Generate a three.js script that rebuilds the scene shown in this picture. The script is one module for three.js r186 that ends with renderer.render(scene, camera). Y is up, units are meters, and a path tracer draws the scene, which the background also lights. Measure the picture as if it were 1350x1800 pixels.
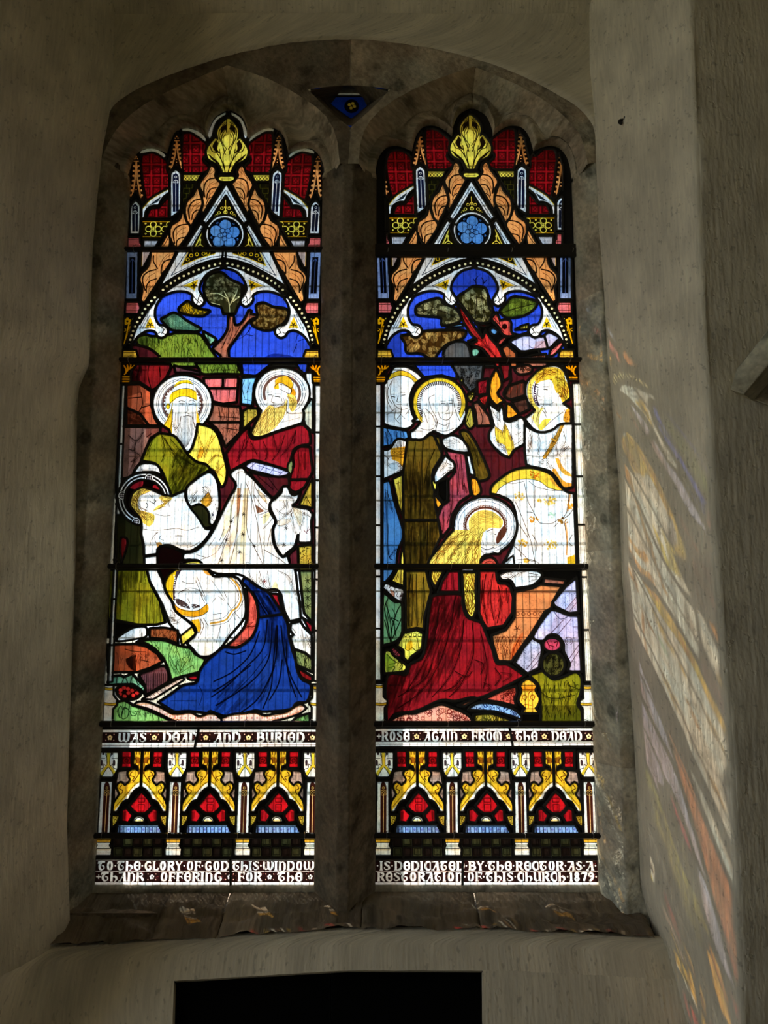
import * as THREE from 'three';
import { mergeGeometries } from 'three/addons/utils/BufferGeometryUtils.js';
import { RoundedBoxGeometry } from 'three/addons/geometries/RoundedBoxGeometry.js';

// ---------------------------------------------------------------- camera, sky, sun, exposure
const scene = new THREE.Scene();
const FOCAL = 1300, PITCH = 8 * Math.PI / 180, EYE = 1.6, DIST = 1.85;
const camera = new THREE.PerspectiveCamera(2 * Math.atan(900 / FOCAL) * 180 / Math.PI, 1350 / 1800, 0.02, 200);
camera.position.set(0, EYE, DIST);
camera.lookAt(0, EYE + Math.sin(PITCH), DIST - Math.cos(PITCH));
scene.background = new THREE.Color().setRGB(1.55, 1.76, 2.0);
const sun = new THREE.DirectionalLight(new THREE.Color().setRGB(1.0, 0.93, 0.84), 17.5);
sun.position.set(-0.75 * 4, 2 + 1.35 * 4, -1 * 4);
sun.shadow.radius = 1.1;
sun.target.position.set(0, 2, 0);
sun.castShadow = true;
sun.shadow.mapSize.set(2048, 2048);
Object.assign(sun.shadow.camera, { left: -2, right: 2, top: 2, bottom: -2, near: 0.5, far: 20 });
scene.add(sun, sun.target);
const renderer = new THREE.WebGLRenderer();
renderer.toneMapping = THREE.LinearToneMapping;
renderer.toneMappingExposure = 1.0;
renderer.shadowMap.enabled = true;

// ---------------------------------------------------------------- small helpers
let seed = 7;
const rnd = () => { seed = (seed * 1664525 + 1013904223) >>> 0; return seed / 4294967296; };
const rr = (a, b) => a + (b - a) * rnd();
const lerp = (a, b, t) => a + (b - a) * t;
const clamp = (x, a, b) => Math.min(b, Math.max(a, x));
const sstep = (a, b, x) => { const t = clamp((x - a) / (b - a), 0, 1); return t * t * (3 - 2 * t); };
const hash = (i, j) => { let n = Math.imul(i, 374761393) + Math.imul(j, 668265263); n = Math.imul(n ^ (n >>> 13), 1274126177); return ((n ^ (n >>> 16)) >>> 0) / 4294967296; };
const vnoise = (x, y) => { const i = Math.floor(x), j = Math.floor(y), u = x - i, v = y - j, s = u * u * (3 - 2 * u), t = v * v * (3 - 2 * v); return lerp(lerp(hash(i, j), hash(i + 1, j), s), lerp(hash(i, j + 1), hash(i + 1, j + 1), s), t); };
const fbm = (x, y, n = 4) => { let a = 0.5, s = 0, w = 0; for (let k = 0; k < n; k++) { s += a * vnoise(x, y); w += a; a *= 0.5; x = x * 2.03 + 17.1; y = y * 2.03 + 9.2; } return s / w; };
// the spot on the window's plane (z = 0), or on a plane nearer by z, that the photograph's pixel shows
const at = (px, py, z = 0) => { const a = (px - 675) / FOCAL, b = (900 - py) / FOCAL, t = (DIST - z) / (Math.cos(PITCH) - b * Math.sin(PITCH)); return [a * t, EYE + t * (b * Math.cos(PITCH) + Math.sin(PITCH))]; };
const names = {};
const numbered = (n) => { const k = names[n] = (names[n] ?? -1) + 1; return k ? n + '_' + String(k).padStart(3, '0') : n; };
const shade = (m) => { m.castShadow = m.receiveShadow = true; return m; };
function part(name, geometry, material, parent, label) { const m = shade(new THREE.Mesh(geometry, material)); m.name = name; if (label) m.userData.label = label; parent.add(m); return m; }
function thing(name, label, category, group) { const g = new THREE.Group(); g.name = numbered(name); g.userData = { label, category }; if (group) g.userData.group = group; scene.add(g); return g; }
function struct(name, geometry, material, label) { const m = geometry ? shade(new THREE.Mesh(geometry, material)) : new THREE.Group(); m.name = name; m.userData = { kind: 'structure', label }; scene.add(m); return m; }
function geo(pos, idx, uv) { const g = new THREE.BufferGeometry(); g.setAttribute('position', new THREE.Float32BufferAttribute(pos, 3)); if (uv) g.setAttribute('uv', new THREE.Float32BufferAttribute(uv, 2)); g.setIndex(idx); g.computeVertexNormals(); return g; }
function sheet(nu, nv, f, metres = true) {   // a surface of nu by nv cells through f(u, v) -> [x, y, z], uv in metres
  const pos = [], uv = [], idx = [], g = [];
  for (let j = 0; j <= nv; j++) for (let i = 0; i <= nu; i++) { const p = f(i / nu, j / nv); g.push(p); pos.push(...p); }
  const d = (a, b) => Math.hypot(a[0] - b[0], a[1] - b[1], a[2] - b[2]);
  for (let j = 0; j <= nv; j++) { let s = 0; for (let i = 0; i <= nu; i++) { if (i) s += d(g[j * (nu + 1) + i], g[j * (nu + 1) + i - 1]); uv.push(s, g[j * (nu + 1) + i][1] + g[j * (nu + 1) + i][2] * 0.4); } }
  for (let j = 0; j < nv; j++) for (let i = 0; i < nu; i++) { const a = j * (nu + 1) + i, b = a + 1, c = a + nu + 1, e = c + 1; idx.push(a, b, e, a, e, c); }
  return geo(pos, idx, uv);
}
function box(x0, x1, y0, y1, z0, z1) { const g = new THREE.BoxGeometry(x1 - x0, y1 - y0, z1 - z0); g.translate((x0 + x1) / 2, (y0 + y1) / 2, (z0 + z1) / 2); return g; }
function dataMap(n, f, srgb) {   // an n by n tiling texture from f(i, j) -> [r, g, b] in 0..1
  const d = new Uint8Array(n * n * 4);
  for (let j = 0; j < n; j++) for (let i = 0; i < n; i++) { const c = f(i, j); for (let k = 0; k < 3; k++) d[(j * n + i) * 4 + k] = clamp(c[k] ?? c[0], 0, 1) * 255; d[(j * n + i) * 4 + 3] = 255; }
  const t = new THREE.DataTexture(d, n, n); t.wrapS = t.wrapT = THREE.RepeatWrapping; t.magFilter = THREE.LinearFilter; if (srgb) t.colorSpace = THREE.SRGBColorSpace; t.needsUpdate = true; return t;
}
// ---------------------------------------------------------------- stained glass: pieces are cut on a fine grid, outlined, leaded and painted
const CELL = 0.0007, RES = 0.00045, PXM = 0.00142;   // metres per grid cell, per texture pixel, per photograph pixel
const GLASS = {   // linear transmission colours of the pot-metal glass
  w: [0.84, 0.87, 0.86], ww: [0.84, 0.83, 0.77], y: [0.95, 0.74, 0.08], gd: [0.9, 0.5, 0.04], am: [0.75, 0.3, 0.015], o: [0.9, 0.36, 0.1], pw: [0.85, 0.62, 0.55],
  r: [0.45, 0.006, 0.012], rd: [0.24, 0.006, 0.012], rr: [0.46, 0.02, 0.018], dr: [0.16, 0.006, 0.008], cr: [0.58, 0.08, 0.055], pk: [0.7, 0.14, 0.14], rp: [0.34, 0.05, 0.075], mr: [0.06, 0.006, 0.009], mg: [0.5, 0.05, 0.12],
  rs: [0.45, 0.055, 0.045], b: [0.02, 0.06, 0.55], db: [0.006, 0.035, 0.27], cb: [0.07, 0.24, 0.55], lb: [0.16, 0.42, 0.72], sb: [0.24, 0.42, 0.78], sl: [0.2, 0.28, 0.5],
  g: [0.13, 0.2, 0.02], lg: [0.2, 0.45, 0.13], tl: [0.16, 0.4, 0.26], sg: [0.17, 0.22, 0.08], pg: [0.14, 0.32, 0.14], yg: [0.65, 0.68, 0.1], gg: [0.45, 0.52, 0.45],
  ol: [0.2, 0.19, 0.008], og: [0.4, 0.3, 0.035], od: [0.012, 0.012, 0.003], ok: [0.06, 0.055, 0.012], br: [0.42, 0.08, 0.03], bn: [0.3, 0.1, 0.06], bd: [0.05, 0.018, 0.012], bk: [0.1, 0.062, 0.006], bg: [0.16, 0.1, 0.008],
  mb: [0.22, 0.1, 0.075], pl: [0.1, 0.035, 0.045], or: [0.58, 0.19, 0.06], lv: [0.5, 0.5, 0.75], ms: [0.55, 0.4, 0.34], gy: [0.55, 0.55, 0.58], ch: [0.06, 0.06, 0.06], rose: [0.09, 0.28, 0.68], cz: [0.007, 0.004, 0.003], co: [0.022, 0.022, 0.009], wt: [0.84, 0.82, 0.77], lf: [0.34, 0.35, 0.18], bf: [0.42, 0.28, 0.08], k: [0.004, 0.003, 0.002],
};
const DK = '#140b06', MID = 'rgba(52,28,14,.92)', STAIN = '#f4c416', GOLD = '#e89a12', LITE = '#ffffff';
let L = null, M = null, seq = 0;
const map0 = (x, y) => at(x, y);
const AXIS = -0.425;
function newLight(x0, x1, y0, y1, cuts) {
  const W = Math.ceil((x1 - x0) / CELL), H = Math.ceil((y1 - y0) / CELL), c = document.createElement('canvas');
  c.width = Math.ceil((x1 - x0) / RES); c.height = Math.ceil((y1 - y0) / RES);
  const ctx = c.getContext('2d');
  ctx.fillStyle = '#fff'; ctx.fillRect(0, 0, c.width, c.height); ctx.lineJoin = ctx.lineCap = 'round';
  L = { x0, x1, y0, y1, W, H, id: new Int16Array(W * H), bar: new Uint8Array(W * H), pieces: [null], c, ctx, cuts };
  M = map0;
}
function pts(s) {   // 'x,y x,y*' smooth through the points, * marks a corner; a leading - means straight lines; e:cx,cy,rx,ry an ellipse
  if (Array.isArray(s)) return s;
  s = s.trim();
  if (s.startsWith('e:')) { const [cx, cy, rx, ry, a0 = 0, a1 = 360] = s.slice(2).split(',').map(Number), o = []; for (let k = 0; k < 48; k++) { const a = (a0 + (a1 - a0) * k / (a1 - a0 < 360 ? 47 : 48)) * Math.PI / 180; o.push([cx + rx * Math.cos(a), cy + ry * Math.sin(a)]); } return o; }
  const straight = s.startsWith('-'), p = (straight ? s.slice(1) : s).trim().split(/\s+/).map((t) => { const q = t.replace('*', '').split(',').map(Number); q.corner = straight || t.endsWith('*'); return q; });
  return p;
}
function curve(p, closed) {   // Catmull-Rom with corners
  if (p.every((q) => q.corner || q.corner === undefined)) return p;
  const n = p.length, o = [];
  for (let i = 0; i < (closed ? n : n - 1); i++) {
    const b = p[i], c = p[(i + 1) % n], a = b.corner || (!closed && i === 0) ? b : p[(i + n - 1) % n], d = c.corner || (!closed && i === n - 2) ? c : p[(i + 2) % n];
    const steps = Math.max(2, Math.min(10, Math.ceil(Math.hypot(c[0] - b[0], c[1] - b[1]) / 2.5)));
    for (let k = 0; k < steps; k++) { const t = k / steps, f = (x) => 0.5 * (2 * b[x] + (c[x] - a[x]) * t + (2 * a[x] - 5 * b[x] + 4 * c[x] - d[x]) * t * t + (3 * b[x] - a[x] - 3 * c[x] + d[x]) * t * t * t); o.push([f(0), f(1)]); }
  }
  if (!closed) o.push(p[n - 1]);
  return o;
}
const plane = (s, closed = true) => curve(pts(s), closed).map(([x, y]) => M(x, y));
function fillGrid(poly, v, grid) {
  const q = poly.map(([x, y]) => [(x - L.x0) / CELL, (L.y1 - y) / CELL]);
  let lo = Infinity, hi = -Infinity; for (const p of q) { lo = Math.min(lo, p[1]); hi = Math.max(hi, p[1]); }
  for (let j = Math.max(0, Math.floor(lo)); j <= Math.min(L.H - 1, Math.ceil(hi)); j++) {
    const y = j + 0.5, xs = [];
    for (let i = 0, n = q.length; i < n; i++) { const a = q[i], b = q[(i + 1) % n]; if ((a[1] <= y) !== (b[1] <= y)) xs.push([a[0] + (y - a[1]) / (b[1] - a[1]) * (b[0] - a[0]), b[1] > a[1] ? 1 : -1]); }
    xs.sort((a, b) => a[0] - b[0]);
    for (let k = 0, w = 0; k < xs.length - 1; k++) { w += xs[k][1]; if (w) for (let i = Math.max(0, Math.ceil(xs[k][0] - 0.5)); i <= Math.min(L.W - 1, Math.floor(xs[k + 1][0] - 0.5)); i++) grid[j * L.W + i] = v; }
  }
}
const cx = (p) => [(p[0] - L.x0) / RES, (L.y1 - p[1]) / RES], PX = PXM / RES;
function trail(poly, close) { const g = L.ctx; g.beginPath(); poly.forEach((p, i) => { const q = cx(p); i ? g.lineTo(q[0], q[1]) : g.moveTo(q[0], q[1]); }); if (close) g.closePath(); }
// a piece of glass: colour key, outline(s) joined by |, options { lw: width of its leads, cut: lead lines across it }, paint()
function P(color, path, o = {}, paint) {
  if (typeof o === 'function') { paint = o; o = {}; }
  const id = L.pieces.length, polys = (Array.isArray(path) ? [path] : path.split('|')).map((s) => { const q = plane(s); let a = 0; for (let i = 0; i < q.length; i++) { const u = q[i], v = q[(i + 1) % q.length]; a += u[0] * v[1] - v[0] * u[1]; } return a < 0 ? q.reverse() : q; });
  L.pieces.push({ color, lw: o.lw ?? 5, name: o.name, label: o.label });
  for (const p of polys) fillGrid(p, id, L.id);
  L.ctx.fillStyle = '#fff';
  for (const p of polys) { trail(p, true); L.ctx.fill(); }
  if (paint) { L.ctx.save(); L.ctx.beginPath(); for (const p of polys) { p.forEach((v, i) => { const q = cx(v); i ? L.ctx.lineTo(q[0], q[1]) : L.ctx.moveTo(q[0], q[1]); }); L.ctx.closePath(); } L.ctx.clip(); paint(); L.ctx.restore(); }
  for (const c of o.cut ?? []) cutLine(c);
}
function cutLine(s) { const p = plane(s, false); for (let i = 0; i + 1 < p.length; i++) { const a = p[i], b = p[i + 1], n = Math.ceil(Math.hypot(b[0] - a[0], b[1] - a[1]) / CELL * 2); for (let k = 0; k <= n; k++) { const x = Math.floor((lerp(a[0], b[0], k / n) - L.x0) / CELL), y = Math.floor((L.y1 - lerp(a[1], b[1], k / n)) / CELL); for (let u = 0; u < 2; u++) for (let v = 0; v < 2; v++) if (x + u >= 0 && x + u < L.W && y + v >= 0 && y + v < L.H) L.bar[(y + v) * L.W + x + u] = 1; } } }
// paint: lines, fills, dots in photograph pixels of the piece's plane
function ln(path, w = 1, col = DK) { for (const s of path.split('|')) { trail(plane(s, false), false); L.ctx.lineWidth = w * PX * 1.15; L.ctx.strokeStyle = col; L.ctx.stroke(); } }
function fl(path, col) { for (const s of path.split('|')) { trail(plane(s), true); L.ctx.fillStyle = col; L.ctx.fill(); } }
function folds(path, w = 1, col = DK) {   // a drapery line with finer traced lines beside it
  ln(path, w, col);
  for (const t of path.split('|')) { const p = curve(pts(t), false), n = p.length; if (n < 6) continue; for (const [off, a, b] of [[2.1, 0.15, 0.8], [4, 0.3, 0.62], [-2, 0.4, 0.9]]) { const o = []; for (let i = Math.floor(n * a); i < n * b; i++) { const u = p[Math.max(0, i - 1)], v = p[Math.min(n - 1, i + 1)], l = Math.hypot(v[0] - u[0], v[1] - u[1]) || 1; o.push(`${(p[i][0] - (v[1] - u[1]) / l * off).toFixed(1)},${(p[i][1] + (v[0] - u[0]) / l * off).toFixed(1)}`); } if (o.length > 2) ln(o.join(' '), Math.max(0.45, w * 0.4), col); } }
}
function dot(x, y, r, col = DK) { const q = cx(M(x, y)); L.ctx.beginPath(); L.ctx.arc(q[0], q[1], r * PX, 0, 7); L.ctx.fillStyle = col; L.ctx.fill(); }
function ring(x, y, r, w = 1, col = DK) { const q = cx(M(x, y)); L.ctx.beginPath(); L.ctx.arc(q[0], q[1], r * PX, 0, 7); L.ctx.lineWidth = w * PX; L.ctx.strokeStyle = col; L.ctx.stroke(); }
function arcs(cxx, cyy, rx, ry, a0, a1, w = 1, col = DK) { ln(`e:${cxx},${cyy},${rx},${ry},${a0},${a1}`, w, col); }
const both = (f) => { const m = M; f(); M = (x, y) => { const p = m(x, y); return [2 * (AXIS + (L.shift ?? 0)) - p[0], p[1]]; }; f(); M = m; };
function sym(path) { const p = curve(pts(path), false).map(([x, y]) => map0(x, y)); return p; }
// a piece that is its own mirror image: the path gives its left half from top to bottom
function PS(color, path, o = {}, paint) {
  const half = curve(pts(path), false).map(([x, y]) => M(x, y)), a = AXIS + (L.shift ?? 0), full = [...half, ...half.slice().reverse().map(([x, y]) => [2 * a - x, y])];
  const m = M; M = (x, y) => [x, y];
  const q = full; M = m;
  const id = L.pieces.length; L.pieces.push({ color, lw: o.lw ?? 5, name: o.name, label: o.label });
  fillGrid(q, id, L.id);
  L.ctx.fillStyle = '#fff'; trail(q, true); L.ctx.fill();
  if (paint) { L.ctx.save(); trail(q, true); L.ctx.clip(); paint(); L.ctx.restore(); }
  for (const c of o.cut ?? []) cutLine(c);
}
// pattern fills, to be used inside a piece's paint()
function diaper(x0, y0, x1, y1, s = 19) {
  fl(`-${x0},${y0} ${x1},${y0} ${x1},${y1} ${x0},${y1}`, 'rgba(60,20,20,.45)');
  for (let x = x0; x < x1 + s; x += s) for (let y = y0; y < y1 + s; y += s) {
    ln(`-${x},${y} ${x + s},${y}|-${x},${y} ${x},${y + s}`, 1.5, 'rgba(255,255,255,.75)');
    ln(`-${x + 3},${y + 3} ${x + s - 3},${y + 3} ${x + s - 3},${y + s - 3} ${x + 3},${y + s - 3} ${x + 3},${y + 3}`, 1.3, 'rgba(20,5,5,.85)');
    fl(`e:${x + s / 2},${y + s / 2},${s * 0.22},${s * 0.2}`, 'rgba(255,255,255,.55)');
    ln(`-${x + s / 2 - 3},${y + s / 2 - 3} ${x + s / 2 + 3},${y + s / 2 + 3}|-${x + s / 2 + 3},${y + s / 2 - 3} ${x + s / 2 - 3},${y + s / 2 + 3}`, 0.8, 'rgba(30,5,5,.8)');
  }
}
function masonry(x0, y0, x1, y1, w = 11, h = 8, col = 'rgba(255,245,235,.9)', base = 'rgba(90,70,60,.35)', lw = 0.8) {
  fl(`-${x0},${y0} ${x1},${y0} ${x1},${y1} ${x0},${y1}`, base);
  for (let y = y0, r = 0; y < y1 + h; y += h, r++) { ln(`-${x0},${y} ${x1},${y}`, lw, col); for (let x = x0 + (r % 2) * w / 2; x < x1; x += w) ln(`-${x},${y} ${x},${y + h}`, lw, col); }
}
function speckle(x0, y0, x1, y1, n, r0, r1, col) { for (let k = 0; k < n; k++) dot(rr(x0, x1), rr(y0, y1), rr(r0, r1), col); }
function leaves(x0, y0, x1, y1, n, s, col = 'rgba(15,12,4,.8)') {   // many small painted leaf outlines with a vein
  for (let k = 0; k < n; k++) {
    const x = rr(x0, x1), y = rr(y0, y1), a = rr(-2.6, -0.5), l = s * rr(0.7, 1.3), w = l * 0.36, c = Math.cos(a), d = Math.sin(a), p = (u, v) => `${(x + c * u - d * v).toFixed(1)},${(y + d * u + c * v).toFixed(1)}`;
    ln(`${p(0, 0)} ${p(l * 0.45, w)} ${p(l, 0)} ${p(l * 0.45, -w)} ${p(0, 0)}`, 0.75, col); ln(`-${p(-l * 0.3, 0)} ${p(l * 0.85, 0)}`, 0.6, col);
  }
}
function spray(x0, y0, x1, y1, n, s) {   // pale leaves scratched out of dark matting
  for (let k = 0; k < n; k++) { const x = rr(x0, x1), y = rr(y0, y1), a = rr(-2.8, -0.3), l = s * rr(0.7, 1.3), w = l * 0.3, c = Math.cos(a), d = Math.sin(a), p = (u, v) => `${(x + c * u - d * v).toFixed(1)},${(y + d * u + c * v).toFixed(1)}`; fl(`${p(0, 0)}* ${p(l * 0.45, w)} ${p(l, 0)}* ${p(l * 0.45, -w)}`, `rgba(255,255,255,${rr(0.25, 0.62).toFixed(2)})`); ln(`-${p(0, 0)} ${p(l * 0.8, 0)}`, 0.5, 'rgba(20,20,10,.8)'); }
}
function grass(x0, y0, x1, y1, n, h, col = 'rgba(10,18,4,.75)') { for (let k = 0; k < n; k++) { const x = rr(x0, x1), y = rr(y0, y1), d = rr(-h, h) * 0.6; ln(`${x},${y} ${x + d * 0.3},${y - h * 0.6} ${x + d},${y - h * rr(0.7, 1.2)}`, 0.7, col); } }
function waves(list, w = 0.8, col = 'rgba(70,38,10,.85)', amp = 2) {   // wavy locks of hair along each line
  for (const s of list) for (const off of [-2.6, 0, 2.4]) { const p = curve(pts(s), false), o = [], ph = rr(0, 6), fr = rr(0.32, 0.5); let d = 0; for (let i = 0; i < p.length; i++) { if (i) d += Math.hypot(p[i][0] - p[i - 1][0], p[i][1] - p[i - 1][1]); const a = p[Math.max(0, i - 1)], b = p[Math.min(p.length - 1, i + 1)], l = Math.hypot(b[0] - a[0], b[1] - a[1]) || 1, k = Math.sin(d * fr + ph) * amp * (0.5 + 0.5 * Math.sin(d * 0.11 + ph)) + off; o.push(`${(p[i][0] - (b[1] - a[1]) / l * k).toFixed(1)},${(p[i][1] + (b[0] - a[0]) / l * k).toFixed(1)}`); } ln(o.join(' '), off ? w * 0.7 : w, col); }
}
function hatch(path, n, len, dx, dy, col = 'rgba(12,2,2,.8)', w = 1) {   // dark streaks stroked inside an outline, all running along (dx, dy)
  const p = curve(pts(path), true), xs = p.map((q) => q[0]), ys = p.map((q) => q[1]), inside = (x, y) => { let c = false; for (let i = 0, j = p.length - 1; i < p.length; j = i++) if ((p[i][1] > y) !== (p[j][1] > y) && x < (p[j][0] - p[i][0]) * (y - p[i][1]) / (p[j][1] - p[i][1]) + p[i][0]) c = !c; return c; };
  const c = col.replace(/[.0-9]+\)$/, '.13)');
  n *= 2;
  for (let k = 0; k < n * 3 && n > 0; k++) { const x = rr(Math.min(...xs), Math.max(...xs)), y = rr(Math.min(...ys), Math.max(...ys)); if (!inside(x, y)) continue; n--; const l = len * rr(0.5, 1.3) * 0.5; ln(`${x - dx * l},${y - dy * l} ${x + rr(-1, 1)},${y} ${x + dx * l},${y + dy * l}`, w * rr(0.6, 2.6), c); }
}
function star(x, y, r, col = DK, n = 6, w = 0.9) { for (let k = 0; k < n; k++) { const a = k * 2 * Math.PI / n + 0.3; ln(`-${x},${y} ${x + r * Math.cos(a)},${y + r * Math.sin(a)}`, w, col); } }
function flower(x, y, r, col, n = 5, eye) { for (let k = 0; k < n; k++) { const a = k * 2 * Math.PI / n - Math.PI / 2; dot(x + r * 0.6 * Math.cos(a), y + r * 0.6 * Math.sin(a), r * 0.42, col); } if (eye) dot(x, y, r * 0.25, eye); }

const glassMaterials = new Map();
const leadMat = new THREE.MeshStandardMaterial({ name: 'lead', color: new THREE.Color().setRGB(0.045, 0.043, 0.04), roughness: 0.62, metalness: 0.35 });
const blackMat = new THREE.MeshStandardMaterial({ name: 'black_paint', color: new THREE.Color().setRGB(0.006, 0.005, 0.004), roughness: 0.8 });
function glassMaterial(color, map, tag) {
  const key = color + tag;
  if (!glassMaterials.has(key)) glassMaterials.set(key, new THREE.MeshPhysicalMaterial({ name: 'glass_' + color, color: new THREE.Color().setRGB(...GLASS[color].map((c) => c * 0.74)), map, transmission: 1, thickness: 0, roughness: color === 'wt' ? 0.95 : 0.72, ior: 1.5, specularIntensity: 0.5, side: THREE.DoubleSide }));
  return glassMaterials.get(key);
}
function ribbon(p, w, closed, pos, idx) {   // a lead came along p: domed on both sides of the glass
  const n = p.length, prof = [[-0.5, 0.0012], [-0.3, 0.0034], [0.3, 0.0034], [0.5, 0.0012], [0.5, -0.0016], [-0.5, -0.0016]], base = pos.length / 3, m = prof.length;
  for (let i = 0; i < n; i++) {
    const a = p[closed ? (i + n - 1) % n : Math.max(0, i - 1)], b = p[i], c = p[closed ? (i + 1) % n : Math.min(n - 1, i + 1)];
    let ux = b[0] - a[0], uy = b[1] - a[1], vx = c[0] - b[0], vy = c[1] - b[1]; const lu = Math.hypot(ux, uy) || 1e-9, lv = Math.hypot(vx, vy) || 1e-9;
    if (lu < 1e-8) { ux = vx; uy = vy; } else { ux /= lu; uy /= lu; } if (lv < 1e-8) { vx = ux; vy = uy; } else { vx /= lv; vy /= lv; }
    if (lu < 1e-8) { const l = Math.hypot(ux, uy) || 1; ux /= l; uy /= l; }
    let tx = ux + vx, ty = uy + vy; const lt = Math.hypot(tx, ty); if (lt < 0.2) { tx = ux; ty = uy; } else { tx /= lt; ty /= lt; }
    const k = 1 / Math.max(0.55, tx * ux + ty * uy);
    for (const [s, z] of prof) pos.push(b[0] - ty * s * w * k, b[1] + tx * s * w * k, z);
  }
  for (let i = 0; i < (closed ? n : n - 1); i++) for (let k = 0; k < m; k++) { const a = base + i * m + k, b = base + i * m + (k + 1) % m, c = base + ((i + 1) % n) * m + k, d = base + ((i + 1) % n) * m + (k + 1) % m; idx.push(a, c, d, a, d, b); }
  if (!closed) for (const i of [0, n - 1]) for (let k = 1; k < m - 1; k++) idx.push(base + i * m, base + i * m + k, base + i * m + k + 1);
}
function simplify(p, tol) {
  if (p.length < 3) return p;
  const keep = new Uint8Array(p.length), st = [[0, p.length - 1]]; keep[0] = keep[p.length - 1] = 1;
  while (st.length) { const [a, b] = st.pop(), A = p[a], B = p[b], dx = B[0] - A[0], dy = B[1] - A[1], l = Math.hypot(dx, dy) || 1e-9; let worst = tol, at = -1; for (let i = a + 1; i < b; i++) { const e = Math.hypot(dx, dy) < 1e-6 ? Math.hypot(p[i][0] - A[0], p[i][1] - A[1]) : Math.abs((p[i][0] - A[0]) * dy - (p[i][1] - A[1]) * dx) / l; if (e > worst) { worst = e; at = i; } } if (at > 0) { keep[at] = 1; st.push([a, at], [at, b]); } }
  return p.filter((_, i) => keep[i]);
}
function finishLight(panels) {   // panels: one Group per strip between the saddle bars, top first
  const { W, H, id, bar, x0, y1, cuts } = L, N = W * H, lab = new Int32Array(N), info = [null], stack = new Int32Array(N);
  const panelOf = (j) => { const y = y1 - (j + 0.5) * CELL; let k = 0; while (k < cuts.length && y < cuts[k]) k++; return k; };
  const rowPanel = new Uint8Array(H); for (let j = 0; j < H; j++) rowPanel[j] = panelOf(j);
  const blocked = new Uint8Array(N);
  for (let s = 0; s < N; s++) {
    if (lab[s] || !id[s] || bar[s] || blocked[s]) continue;
    const l = info.length, v = id[s], pn = rowPanel[(s / W) | 0]; let top = 0, n = 0; stack[top++] = s; lab[s] = l; const cells = [];
    while (top) { const c = stack[--top]; n++; if (n < 60) cells.push(c); const i = c % W, j = (c / W) | 0; for (const [di, dj] of [[1, 0], [-1, 0], [0, 1], [0, -1]]) { const a = i + di, b = j + dj, e = b * W + a; if (a >= 0 && a < W && b >= 0 && b < H && !lab[e] && id[e] === v && !bar[e] && rowPanel[b] === pn) { lab[e] = l; stack[top++] = e; } } }
    if (n < 60) { for (const c of cells) { lab[c] = 0; blocked[c] = 1; } } else info.push({ piece: v, panel: pn });
  }
  let front = []; for (let s = 0; s < N; s++) if (id[s] && !lab[s]) front.push(s);
  for (let pass = 0; pass < 40 && front.length; pass++) {
    const next = [], set = [];
    for (const s of front) { const i = s % W, j = (s / W) | 0; let best = 0; for (const [di, dj] of [[1, 0], [-1, 0], [0, 1], [0, -1]]) { const a = i + di, b = j + dj; if (a < 0 || a >= W || b < 0 || b >= H) continue; const l = lab[b * W + a]; if (l && rowPanel[b] === rowPanel[j] && (!best || id[b * W + a] === id[s])) best = l; } best ? set.push(s, best) : next.push(s); }
    for (let k = 0; k < set.length; k += 2) lab[set[k]] = set[k + 1];
    front = next;
  }
  const get = (i, j) => (i < 0 || j < 0 || i >= W || j >= H ? 0 : lab[j * W + i]), CW = W + 1;
  const hE = (i, j) => get(i, j - 1) !== get(i, j), vE = (i, j) => get(i - 1, j) !== get(i, j);   // edge from corner (i, j) to the right, downwards
  const seenH = new Uint8Array(CW * (H + 1)), seenV = new Uint8Array(CW * (H + 1)), chains = [];
  const edges = (i, j) => { const o = []; if (i < W && hE(i, j)) o.push(0); if (j < H && vE(i, j)) o.push(1); if (i > 0 && hE(i - 1, j)) o.push(2); if (j > 0 && vE(i, j - 1)) o.push(3); return o; };
  const seen = (i, j, d) => d === 0 ? seenH[j * CW + i] : d === 1 ? seenV[j * CW + i] : d === 2 ? seenH[j * CW + i - 1] : seenV[(j - 1) * CW + i];
  const mark = (i, j, d) => { if (d === 0) seenH[j * CW + i] = 1; else if (d === 1) seenV[j * CW + i] = 1; else if (d === 2) seenH[j * CW + i - 1] = 1; else seenV[(j - 1) * CW + i] = 1; };
  const DX = [1, 0, -1, 0], DY = [0, 1, 0, -1];
  const sides = (i, j, d) => d === 0 ? [get(i, j - 1), get(i, j)] : d === 1 ? [get(i, j), get(i - 1, j)] : d === 2 ? [get(i - 1, j), get(i - 1, j - 1)] : [get(i - 1, j - 1), get(i, j - 1)];   // [left, right] of the way of travel, seen with y downwards
  const walk = (i, j, d) => {
    const p = [[i, j]], s = sides(i, j, d), si = i, sj = j; let loop = false;
    for (;;) { mark(i, j, d); i += DX[d]; j += DY[d]; p.push([i, j]); if (i === si && j === sj) { loop = true; break; } const e = edges(i, j); if (e.length !== 2) break; d = e.find((k) => !seen(i, j, k)); if (d === undefined) break; }
    chains.push({ p, left: s[0], right: s[1], loop });
  };
  const junctions = [];
  for (let j = 0; j <= H; j++) for (let i = 0; i <= W; i++) { if (!(i < W && hE(i, j)) && !(j < H && vE(i, j)) && !(i > 0 && hE(i - 1, j)) && !(j > 0 && vE(i, j - 1))) continue; const e = edges(i, j); if (e.length > 2) { junctions.push([i, j]); for (const d of e) if (!seen(i, j, d)) walk(i, j, d); } }
  for (let j = 0; j <= H; j++) for (let i = 0; i <= W; i++) for (const d of [0, 1]) if ((d ? j < H && vE(i, j) && !seenV[j * CW + i] : i < W && hE(i, j) && !seenH[j * CW + i])) walk(i, j, d);
  const world = (q) => [x0 + q[0] * CELL, y1 - q[1] * CELL];
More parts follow.
